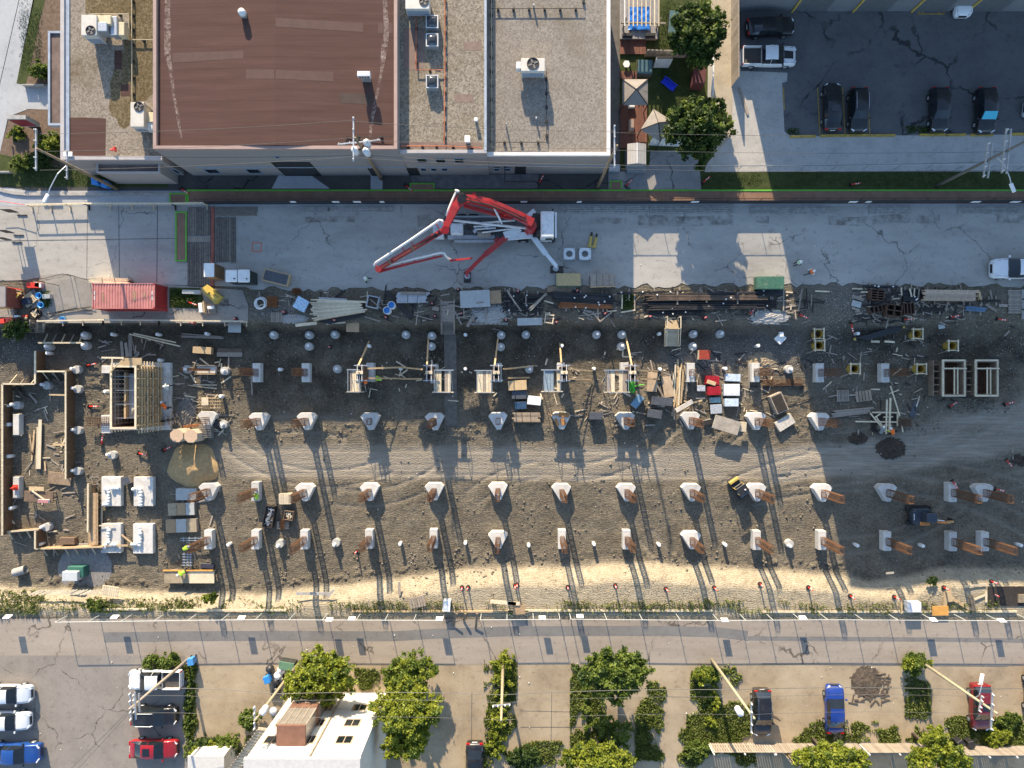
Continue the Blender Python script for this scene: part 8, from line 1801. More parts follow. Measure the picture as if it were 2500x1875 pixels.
for i,(x0,y0,x1,y1,lab)in enumerate(((945,332,1165,455,'upper'),(945,600,1090,665,'middle'),(945,880,1175,1250,'lower'))):
 r=rect('a2',x0,y0,x1,y1,.2);o=thing('patio_deck',f'{lab} red brown patio deck along the passage','deck',((r[0]+r[2])/2,(r[1]+r[3])/2,.02));n=max(3,int((r[2]-r[0])/.3))
 for k in range(n):x=r[0]+(r[2]-r[0])*(k+.5)/n;w=(r[2]-r[0])/n*.47;MB().box(x-w,r[1],.1,x+w,r[3],.2).build('deck_board',RDK,o,True)
def gazebo(label,cx,cy,w,d,rz,z=2.9,m2=None):
 c=L('a2',cx,cy,2.5);o=thing('garden_gazebo',label,'gazebo',(c.x,c.y,.03),R(rz));h=w/2;e=d/2
 for i,(a,b_)in enumerate((((-h,-e),(h,-e)),((h,-e),(h,e)),((h,e),(-h,e)),((-h,e),(-h,-e)))):MB().add([(a[0],a[1],2.2),(b_[0],b_[1],2.2),(0,0,z)],[(0,1,2)]).build('canopy_panel',FAB if i!=0 or not m2 else m2,o)
 for a,b_ in((-h,-e),(h,-e),(h,e),(-h,e)):MB().beam((a,b_,2.22),(0,0,z+.03),.07,.05).build('ridge',DARKSTEEL,o);MB().cyl((a*.97,b_*.97,0),(a*.97,b_*.97,2.2),.05,n=6).build('post',DARKSTEEL,o)
 for k in(-.5,0,.5):MB().add([(h,k*d*.8-.02,2.23),(h,k*d*.8+.02,2.23),(h*.25,k*d*.2,2.75)],[(0,1,2)]).build('seam',DARKSTEEL,o)
gazebo('square taupe gazebo beside the passage',1078,768,2.5,2.55,0);gazebo('tilted taupe gazebo half under the garden tree',1262,1050,2.3,2.4,-32)
r=rect('a2',1012,1205,1172,1378,2.6);o=thing('metal_shed','shed with pale ribbed metal roof at the garden front','shed',((r[0]+r[2])/2,(r[1]+r[3])/2,.03));MB().box(r[0]+.1,r[1]+.1,.03,r[2]-.1,r[3]-.1,2.3).build('wall',M('grey_shed_wall',(.22,.23,.24),.6,var=.15),o,True);RM=M('ribbed_roof_metal',(.50,.47,.43),.45,metal=.2,var=.06);xm=(r[0]+r[2])/2
for s_ in(0,1):
 for k in range(6):xa=r[0]+(xm-r[0])*k/6 if not s_ else xm+(r[2]-xm)*k/6;xb=xa+(xm-r[0])/6-.02;za=2.3+(.3*(k/6)if not s_ else .3*(1-k/6));zb=2.3+(.3*((k+1)/6)if not s_ else .3*(1-(k+1)/6));MB().add([(xa,r[1],za),(xb,r[1],zb),(xb,r[3],zb),(xa,r[3],za),(xa,r[1],za+.04),(xb,r[1],zb+.04),(xb,r[3],zb+.04),(xa,r[3],za+.04)],BOXF).build('roof_sheet',RM,o,True)
MB().box(xm-.05,r[1],2.6,xm+.05,r[3],2.67).build('ridge_cap',WHITEM,o,True)
for nm,lab,x,y,w,d,h,rz,m1,m2,cat in(('hot_tub','square dark green covered hot tub in the garden',1157,565,1.45,1.4,.8,-2,M('tub_wall',(.1,.09,.08),.7),M('tub_cover',(.06,.12,.13),.4,var=.3,scale=2),'hot tub'),('trampoline_cover','dark green sheet covered frame under the upper tree',1405,190,1.1,2.4,.5,-4,DARKSTEEL,M('tub_cover'),'cover'),('garden_tv_board','dark framed panel on the garden cross fence',1325,488,1.6,.25,1.9,-1,WHITEM,BLACKP,'panel'),('garden_shed','dark red shed under the garden tree',1622,635,1.15,1.6,1.6,-6,M('dark_red_shed',(.10,.025,.025),.7,var=.2),M('dark_red_shed'),'shed'),('garden_bench','rounded tan bench on the lower patio deck',1042,1055,.5,1.1,.6,0,PLY,M('wicker',(.33,.25,.2),.8,var=.2),'bench'),('white_cooler','white cooler below the square gazebo',1044,890,.65,.32,.5,0,WHITEP,WHITEP,'cooler'),('awning_box','grey glazed lean to in front of the metal shed',900,1415,1.1,.7,.9,-3,M('grey_shed_wall'),M('pale_panel',(.30,.33,.36),.4),'lean to'),('awning_box','second grey glazed lean to in front of the metal shed',1085,1415,1.9,.75,.9,-2,M('grey_shed_wall'),M('grey_shed_wall'),'lean to')):box_crate(nm,lab,'a2',x,y,w,d,h,rz,m1,m2,cat,z0=.03)
c=L('a2',1001,540,.5);o=thing('hexagonal_table','small pale hexagonal table by the passage','table',(c.x,c.y,.03));MB().prism([(math.cos(R(60*k))*.38,math.sin(R(60*k))*.38)for k in range(6)],.45,.5).build('top',WHITEP,o);MB().cyl((0,0,0),(0,0,.45),.1,n=8).build('stem',GALV,o)
c=L('a2',1360,705,.3);o=thing('blue_slide','bright blue plastic slide lying on the lawn','slide',(c.x,c.y,.03),R(-38));MB().box(-.75,-.32,.02,.75,.32,.12).build('chute',M('royal_blue_plastic',(.02,.05,.62),.35,var=.1),o,bevel=.03)
for s_ in(-1,1):MB().tube([(-.8,s_*.34,.2),(-.3,s_*.36,.32),(.3,s_*.36,.2),(.8,s_*.34,.3)],.06,6).build('side_rim',M('royal_blue_plastic'),o)
def panel_fence(label,t,a,b_,h,m_,step=.16,name='panel_fence'):
 p,q=L(t,*a),L(t,*b_);o=thing(name,label,'fence',(p.x,p.y,.02));d=q-p;n=max(2,int(d.length/step/3));first=None;ang=math.atan2(d.y,d.x);w=d.length/n
 for k in range(n):
  u=d*((k+.5)/n)
  if first is None:first=MB().box(-w*.48,-.03,0,w*.48,.03,h).build('board',m_,o);first.location=u;first.rotation_euler=(0,0,ang)
  else:inst(first,'board',o,u,ang)
 MB().beam((0,0,h+.03),(d.x,d.y,h+.03),.12,.06).build('cap_rail',m_,o)
panel_fence('weathered board fence left of the dark lot','f',(1785,-40),(1786,212),2.2,GREYWOOD);panel_fence('grey cross fence in the middle of the garden','a2',(1150,480),(1545,490),1.4,GREYWOOD);panel_fence('white vinyl fence right of the garden lawn','f',(1729,150),(1728,250),1.8,WHITEP);panel_fence('white vinyl fence at the garden front','a2',(1185,1225),(1560,1240),2.0,WHITEP);panel_fence('low white wall at the avenue path','a0',(212,735),(400,735),.5,OLDCONC,.3,'low_wall');panel_fence('low pale wall at the far left lawn','a0',(-20,1462),(112,1462),.5,OLDCONC,.3,'low_wall')
board('brown plank lying on the pebbles below the board fence','a2',(1950,740),(2025,968),.1,.25,.08,GREYWOOD)
r=rect('a0',52,970,216,1004,3.0);o=thing('pylon_sign','dark red faced pylon sign on the planted corner','sign',((r[0]+r[2])/2,r[1],.02));MB().box(r[0],r[1],1.0,r[2],r[3],3.0).build('cabinet',M('sign_grey',(.32,.31,.29),.6),o,True);MB().box(r[0]+.1,r[1]-.03,1.2,r[2]-.1,r[1]-.002,2.8).build('face',M('dark_red_sign',(.22,.02,.04),.4,var=.3,scale=2),o,True);MB().box(r[0]+.6,r[1]+.05,0,r[2]-.6,r[3]-.05,1.0).build('plinth',DARKSTEEL,o,True)
def bin_(label,t,x,y,rz,m_,z=1.0,name='wheelie_bin'):
 c=L(t,x,y,z);o=thing(name,label,'bin',(c.x,c.y,.03),R(rz),'wheelie bins');MB().prism([(-.25,-.28),(.25,-.28),(.25,.3),(-.25,.3)],.12,.9,-.12).build('body',m_,o);MB().box(-.31,-.36,.9,.31,.36,1.0).build('lid',m_,o,bevel=.03)
 for s_ in(-1,1):MB().cyl((s_*.2,.3,.12),(s_*.28,.3,.12),.12,n=10).build('wheel',BLACK,o)
bin_('blue recycling bin in the shade by the left building, left one','a0',795,1525,5,BLUEP);bin_('blue recycling bin in the shade by the left building, right one','a0',880,1552,-20,BLUEP);bin_('blue bin at the alley beside the leaning pole','d0',1440,858,10,M('pale_blue_plastic',(.06,.25,.55),.5));bin_('left black wheelie bin behind the dark red suv','d3',1512,1478,35,BLACKP);bin_('right black wheelie bin behind the dark red suv','d3',1590,1485,15,BLACKP);bin_('small blue bin by the rubbish heap','d1',95,995,20,BLUEP)
box_crate('dumpster','green lidded dumpster beside the leafy tree','d1',245,888,1.5,.8,1.0,-10,M('dumpster_dark',(.03,.035,.03),.6),M('dumpster_green',(.10,.2,.12),.6,var=.2),'dumpster',z0=.03)
for i,(x,y,m_)in enumerate(((118,915,BLACKP),(180,965,WHITEP),(165,1010,BLACKP),(215,1000,BLACKP),(205,920,WHITEP),(165,1080,BLACKP),(145,1235,M('silver_film')))):c=L('d1',x,y,.4);tag(MB().lathe([(.15,0),(.42,.1),(.45,.3),(.3,.5),(.06,.62)],9,(c.x,c.y,.03)).build('rubbish_bag',m_,smooth=True),f'rubbish bag in the heap by the dumpster, {ORD[i]} counted downwards','bag','rubbish bags by the dumpster')
# ------------------------------------------------------------------ foliage
def leaf_mat(name,c0,c1,c2):
 m,nt,bs=new_mat(name);co=coords(nt,True);f=noise(nt,co,.9,3,.6);g=noise(nt,co,7,2,.6)
 c=mixc(nt,.5,ramp(nt,f,[(.35,c0),(.55,c1),(.72,c2)]),ramp(nt,g,[(.3,c0),(.5,c1),(.75,c2)]))
 nt.links.new(c,bs.inputs['Base Color']);bs.inputs['Roughness'].default_value=.55;bs.inputs['Specular IOR Level'].default_value=.3
 tl=nt.nodes.new('ShaderNodeBsdfTranslucent');nt.links.new(c,tl.inputs[0]);mx=nt.nodes.new('ShaderNodeMixShader');mx.inputs[0].default_value=.35
 nt.links.new(bs.outputs[0],mx.inputs[1]);nt.links.new(tl.outputs[0],mx.inputs[2]);nt.links.new(mx.outputs[0],nt.nodes['Material Output'].inputs[0]);return m
LEAF_A=leaf_mat('leaf_dark',(.018,.036,.008),(.05,.088,.018),(.13,.175,.04));LEAF_B=leaf_mat('leaf_mid',(.04,.07,.01),(.115,.165,.025),(.26,.30,.06));LEAF_C=leaf_mat('leaf_yellow_green',(.08,.115,.012),(.22,.26,.022),(.42,.42,.07));DRY=leaf_mat('dry_grass_blade',(.25,.2,.1),(.42,.35,.2),(.55,.48,.3));GRASS=leaf_mat('grass_blade',(.03,.055,.012),(.06,.1,.02),(.13,.16,.045))
BARK=M('bark',(.10,.075,.055),.9,var=.35,scale=6,bmp=.4)
def quad_mesh(name,C,A,B,mat,parent=None):
 """C centres, A/B half axes (n,3) -> one mesh of quads"""
 n=len(C);V=np.empty((n,4,3));V[:,0]=C-A-B*.35;V[:,1]=C+A*.1-B;V[:,2]=C+A+B*.35;V[:,3]=C-A*.1+B
 me=bpy.data.meshes.new(name);me.vertices.add(4*n);me.vertices.foreach_set('co',V.ravel());me.loops.add(4*n);me.loops.foreach_set('vertex_index',np.arange(4*n));me.polygons.add(n);me.polygons.foreach_set('loop_start',np.arange(0,4*n,4));me.polygons.foreach_set('loop_total',np.full(n,4));me.update();me.materials.append(mat)
 o=bpy.data.objects.new(name,me);COL.objects.link(o)
 if parent is not None:o.parent=parent
 return o
def leaves(name,lobes,n,size,mat,parent):
 tot=sum(l[3]**2 for l in lobes);Cs=[]
 for(x,y,z,r_,*sq)in lobes:
  k=int(n*r_**2/tot);ncl=max(10,int(k/48));s_=sq[0]if sq else .8
  d=RNG.normal(size=(ncl,3));d/= np.linalg.norm(d,axis=1)[:,None];rad=r_*RNG.uniform(.3,1.0,ncl)**.5*RNG.uniform(.7,1.25,ncl)
  cl=d*rad[:,None]*[1,1,s_];idx=RNG.integers(0,ncl,k);p=cl[idx]+RNG.normal(size=(k,3))*(.16*min(1,r_/1.5))*[1,1,.7]
  Cs.append(p+[x,y,z])
 C=np.concatenate(Cs);m=len(C);C=C[C[:,2]>.05];m=len(C)
 nr=RNG.normal(size=(m,3))+[0,0.5,1.0];nr/= np.linalg.norm(nr,axis=1)[:,None];t=np.cross(nr,RNG.normal(size=(m,3)));t/= np.linalg.norm(t,axis=1)[:,None];b_=np.cross(nr,t);s=(size*RNG.uniform(.45,1.5,m))[:,None]
 return quad_mesh(name,C,t*s,b_*s*.62,mat,parent)
def tree(label,t,x,y,z,lobes,n,size,mat,mat2=None,name='leafy_tree',cat='tree',group=None,trunk=True):
 c=L(t,x,y,z);o=thing(name,label,cat,(c.x,c.y,.03),group=group)
 leaves('crown',lobes,n,size,mat,o)
 if mat2:leaves('crown',[(l[0]+random.uniform(-.4,.4),l[1]+random.uniform(-.4,.4),l[2]+.15,l[3]*.95)for l in lobes],n//4,size,mat2,o)
 zt=max(l[2]for l in lobes)
 if trunk:
  MB().tube([(0,0,-.1),(.08,.05,zt*.4),(0,.1,zt*.9)],[.22,.17,.06],8).build('trunk',BARK,o,smooth=True)
  for l in lobes:MB().tube([(.05,.05,zt*.35),(l[0]*.5,l[1]*.5,(zt*.35+l[2])*.55),(l[0]*.9,l[1]*.9,l[2])],[.1,.07,.025],6).build('limb',BARK,o)
 else:
  for k in range(3):a=k*2.1;MB().tube([(0,0,0),(math.cos(a)*.2,math.sin(a)*.2,zt*.7)],[.04,.02],5).build('stem',BARK,o)
 return o
tree('dark round tree at the top of the garden','f',1708,78,5,[(0,0,5.2,2.1),(-1.1,.9,4.8,1.5),(1.2,.6,4.6,1.6),(.3,-1.5,4.4,1.6),(.9,1.7,4.6,1.2),(-1.3,-.5,4.2,1.3)],13000,.15,LEAF_A,LEAF_B)
tree('large round tree at the lower end of the garden','f',1706,312,5,[(0,0,5.0,2.3),(-1.6,.3,4.4,1.6),(1.7,.3,4.5,1.6),(.2,-1.9,4.2,1.5),(1.9,2.2,4.0,1.0),(-.6,1.4,4.6,1.4),(1.0,2.0,4.2,1.1)],15000,.15,LEAF_A,LEAF_B)
tree('bright leafy tree beside the rubbish bags','d1',480,985,5,[(0,.3,5.2,1.9),(-1.7,-.3,4.8,1.7),(1.8,.2,4.9,1.8),(-.5,1.6,4.4,1.2),(.8,-1.4,4.6,1.3),(2.3,-.7,4.2,1.0),(-2.0,-1.4,4.2,1.0),(1.5,1.4,4.3,1.0),(.6,-2.2,4.6,.8)],13000,.13,LEAF_C,LEAF_B)
tree('tall yellow green tree right of the white house','d1',1130,1290,6,[(0,.6,6.6,2.1),(1.6,1.0,6.0,1.8),(-1.4,.9,5.8,1.6),(.4,-1.4,6.4,1.9),(1.4,-.6,6,1.5),(-.6,-2.4,5.6,1.4),(2.2,.6,5.0,1.1),(.6,2.2,5.2,1.3),(.9,-2.6,5.5,1.2)],17000,.13,LEAF_C,LEAF_B)
tree('rounded bush at the alley above the yellow green tree','d1',1180,925,2.5,[(0,.1,2.2,1.7),(-1.5,-.6,2.0,1.3),(1.3,-.1,2.1,1.3),(.3,-1.5,2.0,1.4),(-1.2,-1.6,1.8,1.2)],9500,.12,LEAF_B,LEAF_C,'round_bush','bush',None,False)
tree('round spreading tree on the middle plot below the alley','d2',815,960,4.5,[(0,.2,4.6,2.1),(-1.7,.0,4.2,1.7),(1.7,.2,4.2,1.7),(.2,-1.4,4.0,1.7),(-.9,1.2,4.0,1.1),(.9,1.2,4.0,1.1),(.2,-2.2,3.4,.8)],14000,.14,LEAF_B,LEAF_A)
tree('dark shrub mass below the middle plot tree','d2',800,1400,1.2,[(-.8,.8,.9,1.2),(.7,0,1.0,1.3),(-.6,-1.4,.9,1.2),(.6,-2.4,1.1,1.2)],5000,.12,LEAF_B,None,'shrub_mass','shrub',None,False)
tree('yellow green tree at the bottom edge of the middle plot','d2',700,1590,4,[(-1.6,0,3.8,1.3),(.2,.2,4.2,1.6),(1.8,-.5,3.8,1.4),(-2.8,-.6,3.4,1.0)],9000,.12,LEAF_C,LEAF_B)
tree('yellow green tree at the bottom edge behind the blue sedan','d3',520,1600,4,[(-1.8,-.2,3.6,1.3),(0,.3,4.0,1.4),(1.7,-.2,3.6,1.3),(3.0,-.5,3.2,1.0)],9000,.12,LEAF_C,LEAF_B)
tree('bright yellow green tree at the bottom edge right of the gap','d3',1330,1565,4,[(0,.8,3.9,1.4),(-1.2,-.6,3.8,1.3),(1.3,-.4,3.8,1.4),(2.6,-1.2,3.3,1.0),(.2,1.9,3.2,.8)],10000,.12,LEAF_C,LEAF_B)
for i,(t,x,y,r_,h,m_,lab)in enumerate((('a0',335,595,1.15,1.0,LEAF_B,'rounded shrub beside the left canopy'),('a0',415,1205,1.3,1.3,LEAF_B,'broad shrub behind the left street pole'),('a0',175,1368,1.1,1.0,LEAF_B,'low shrub at the front of the planted corner'),('a0',320,1340,1.2,.9,LEAF_A,'dark shrub between the two front shrubs'),('a0',140,1120,.8,.6,LEAF_A,'small dark shrub below the pylon sign'),('d0',1150,860,1.0,.9,LEAF_B,'flat bush above the white pickup, left part'),('d0',1275,855,1.1,.9,LEAF_B,'flat bush above the white pickup, right part'),('d0',1540,1510,1.3,1.2,LEAF_A,'dark bush left of the escape stair, left part'),('d0',1700,1490,1.3,1.2,LEAF_B,'dark bush left of the escape stair, right part'),('d0',1880,1300,1.2,1.4,LEAF_B,'bush above the escape stair'),('d3',1175,875,1.3,1.6,LEAF_B,'vine clump around the foot of the vine covered pole'),('d3',1780,1430,1.3,.7,LEAF_C,'bright shrub below the dark red suv'),('d3',1880,1310,1.1,.8,LEAF_B,'bright shrub right of the dark red suv'),('d2',1510,950,1.2,1.0,LEAF_B,'bright weed clump at the foot of the pale pole'),('r',280,985,1.3,.8,LEAF_A,'dark bush at the pit edge below the left hut'),('d2',1440,1530,1.3,.6,LEAF_B,'weed clump left of the slatted fence'),('d1',1690,1655,1.0,.9,LEAF_B,'bush over the tail of the bottom black car'),('d2',120,1590,1.6,1.0,LEAF_A,'dark bush with litter at the bottom edge right of the hedge'),('d3',1290,245,.6,.3,LEAF_A,'small dark weed clump on the straw verge at right'),('d0',1590,375,.7,.7,LEAF_B,'bright weed on the verge below the plywood bench'))):
 tree(lab,t,x,y,h*.7,[(0,0,h*.6,r_*.8,h/r_*.6),(r_*.5,r_*.2,h*.5,r_*.55,.6),(-r_*.5,-.1,h*.5,r_*.55,.6)],int(2600*r_*r_),.10,m_,LEAF_C if i%3==1 else None,'shrub','shrub',None,False)
def hedge(label,t,pts,w,h,n,m_):
 P=poly(t,pts,h*.6);o=thing('hedge',label,'hedge',(P[0].x,P[0].y,.03));lob=[]
 for a,b_ in zip(P,P[1:]):
  k=max(1,int((b_-a).length/(w*.7)))
  for j in range(k):q=a.lerp(b_,j/k);lob.append((q.x-P[0].x+random.uniform(-.2,.2),q.y-P[0].y,h*random.uniform(.3,.6),w*random.uniform(.4,.65),.7))
 leaves('foliage',lob,n,.1,m_,o)
 MB().tube([(l[0],l[1],.05)for l in lob],.03,4).build('stem',BARK,o)
hedge('narrow overgrown hedge around the straight pole','d1',[(1880,860),(1870,1100),(1850,1400),(1810,1640)],1.6,.8,10000,LEAF_C);hedge('weedy strip right of the white pickup','d0',[(1455,880),(1440,1080),(1425,1300),(1420,1600)],.7,.5,3500,LEAF_B);hedge('weedy strip below the pale pole','d2',[(1560,980),(1560,1200),(1540,1400)],1.3,.4,4000,LEAF_C);hedge('weedy strip along the pale wall left of the middle plot tree','d2',[(590,1060),(600,1250),(620,1400)],1.0,.5,3000,LEAF_B)
def blades(name,areas,h,w,mat,dens,clump=.6):
 """grass / weeds: areas = (tile, x0, y0, x1, y1) boxes, thinned by noise"""
 Cs=[]
 for t,x0,y0,x1,y1,*dd in areas:
  r=rect(t,x0,y0,x1,y1);k=int((r[2]-r[0])*(r[3]-r[1])*dens*(dd[0]if dd else 1));p=np.stack([RNG.uniform(r[0],r[2],k),RNG.uniform(r[1],r[3],k)],1)
  nz=vnoise(p[:,0],p[:,1],.55,77,3);ex=np.minimum(np.minimum(p[:,0]-r[0],r[2]-p[:,0])/(r[2]-r[0]),np.minimum(p[:,1]-r[1],r[3]-p[:,1])/(r[3]-r[1]))*4
  Cs.append(p[nz*clump+np.minimum(ex,1)*.8-.45>RNG.uniform(-.3,.3,k)])
 p=np.concatenate(Cs);n=len(p);zz=site_height(p[:,0],p[:,1])[0];hh=h*RNG.uniform(.5,1.3,n);a=RNG.uniform(0,6.28,n);ln=RNG.uniform(.2,1.0,n)
 C=np.stack([p[:,0],p[:,1],zz+hh*.5],1);B=np.stack([np.cos(a)*w,np.sin(a)*w,0*a],1);A=np.stack([-np.sin(a)*hh*ln*.5,np.cos(a)*hh*ln*.5,hh*.5],1)
 return tag(quad_mesh(name,C,A,B,mat),kind='stuff')
o=blades('verge_weeds',[('d0',0,370,640*3.1,480),('d1',0,390,1985,488),('d2',0,380,1985,490),('d3',0,390,1985,500),('d0',600,400,1500,480,1.4),('d0',-60,330,300,500,1.2)],.35,.06,leaf_mat('verge_weed_blade',(.05,.075,.015),(.10,.13,.028),(.22,.23,.08)),46,1.3);o['label']='ragged green weeds along the foot of the alley fence'
blades('straw_tufts',[('d0',0,300,1985,480),('d1',0,180,1985,480),('d2',0,120,1985,470),('d3',0,130,1985,480)],.12,.035,DRY,10,1.2)['label']='dry straw coloured grass on the bank'
blades('lawn_grass',[('a0',140,-40,390,720,1),('a0',0,1330,1420,1590),('a2',1190,340,1680,1200),('a2',1270,-40,1500,440),('a2',1600,1445,2212,1590),('a3',0,1430,2212,1590)],.1,.03,GRASS,130,.5)['label']='short grass of the lawns and grass strips'
blades('yard_weeds',[('d2',1150,1300,1880,1659,1.2),('d3',160,1290,1500,1500),('d2',1380,860,1640,1420,1.3),('d2',470,840,740,1600,1.3),('d2',960,1040,1200,1600),('d1',1740,840,1985,1659),('d3',1240,1260,2000,1540,1.3),('d0',1380,880,1500,1650,1.5),('d0',1440,1380,1985,1600,.6),('d1',760,900,1000,1100),('d2',1180,1380,1880,1500),('d2',1400,1150,1860,1480),('d3',180,1400,500,1490),('d3',640,1280,1350,1500),('d3',1080,950,1280,1400),('d3',1250,1300,1985,1520),('d2',500,880,700,1600),('d2',980,1000,1140,1600),('d1',1770,850,1985,1659),('d2',0,1450,420,1659),('d2',1480,860,1770,1050),('d1',760,930,960,1080),('d2',0,860,70,1400),('d2',1350,1250,1500,1420)],.2,.10,leaf_mat('yard_weed_blade',(.06,.085,.015),(.13,.165,.03),(.27,.28,.09)),150,2.0)['label']='patchy weeds on the sandy yards'
blades('hole_weeds',[('b0',1440,910,1690,1080),('b2',965,955,1065,1095),('r',690,230,960,620),('a3',1180,1060,1500,1130,.7),('a3',190,1080,330,1145)],.3,.05,GRASS,160,.5)['label']='rank weeds in the holes and along the kerb'
# ------------------------------------------------------------------ clods and stones
def stones(name,boxes,mat,smin,smax,dz=.3):
 ic=np.array([(0,0,1),(.9,0,.1),(.2,.9,-.1),(-.8,.4,.1),(-.4,-.8,0),(.5,-.8,.1),(0,0,-.7)]);fc=[(0,1,2),(0,2,3),(0,3,4),(0,4,5),(0,5,1),(6,2,1),(6,3,2),(6,4,3),(6,5,4),(6,1,5)]
 P=[]
 for x0,y0,x1,y1,n in boxes:
  s_=(CAM_H+1.4)/FPX;P.append(np.stack([(RNG.uniform(x0,x1,n)-1250)*s_,-(RNG.normal((y0+y1)/2,(y1-y0)/3.2,n)-937.5)*s_],1))
 P=np.concatenate(P)
 if name=='earth_clods':P=P[vnoise(P[:,0],P[:,1],.5,91,3)>RNG.uniform(-.25,.35,len(P))]
 n=len(P);z=site_height(P[:,0],P[:,1])[0]-.03+(.06 if name=='litter' else 0);s=smin+(smax-smin)*RNG.random(n)**4;a=RNG.uniform(0,6.28,n);J=RNG.uniform(.7,1.3,(n,7,3))
 v=ic[None]*J*s[:,None,None];ca,sa=np.cos(a)[:,None],np.sin(a)[:,None];V=np.stack([v[...,0]*ca-v[...,1]*sa+P[:,None,0],v[...,0]*sa+v[...,1]*ca+P[:,None,1],v[...,2]*.75+(z+s*dz)[:,None]],-1).reshape(-1,3)
 F=(np.array(fc)[None]+7*np.arange(n)[:,None,None]).reshape(-1,3);me=bpy.data.meshes.new(name);me.vertices.add(len(V));me.vertices.foreach_set('co',V.ravel());me.loops.add(F.size);me.loops.foreach_set('vertex_index',F.ravel());me.polygons.add(len(F));me.polygons.foreach_set('loop_start',np.arange(0,F.size,3));me.polygons.foreach_set('loop_total',np.full(len(F),3));me.update();me.materials.append(mat)
 o=bpy.data.objects.new(name,me);COL.objects.link(o);return tag(o,kind='stuff')
stones('earth_clods',[(620,930,1120,990,900),(1120,970,1900,1010,700),(600,1015,1960,1080,2600),(200,880,280,1010,500),(240,1030,380,1100,300),(470,940,620,1060,600),(150,1350,700,1440,800),(700,1340,1240,1420,1200),(1240,1340,2100,1385,900),(2000,1345,2500,1400,900),(1960,1000,2300,1080,700),(2080,1160,2500,1250,700),(2300,970,2500,1010,300),(500,1170,2060,1330,1800),(150,1100,500,1380,1200),(600,800,2500,930,3000),(620,1090,2050,1170,120)],M('clod_earth',(.16,.138,.108),.95,var=.45,scale=2,ws=True),.02,.17)['label']='loose clods of earth over the pit floor'
stones('pale_stones',[(620,740,760,790,500),(1140,745,1250,790,700),(1640,840,2120,930,1500),(2000,690,2140,830,1100),(2140,780,2500,930,1100),(0,800,90,900,500),(600,800,1640,900,500),(2000,960,2500,1000,300),(1400,700,2000,800,400),(600,900,2400,1400,500),(600,1400,2500,1480,300)],M('pale_stone',(.42,.40,.36),.9,var=.35,scale=3,ws=True),.015,.075)['label']='pale gravel stones scattered over the dug ground'
stones('litter',[(0,1500,2500,1860,260),(0,700,2500,1400,260),(0,500,2500,690,90)],M('paper_litter',(.6,.6,.58),.8,var=.3),.02,.09)['label']='scraps of pale litter on the ground'
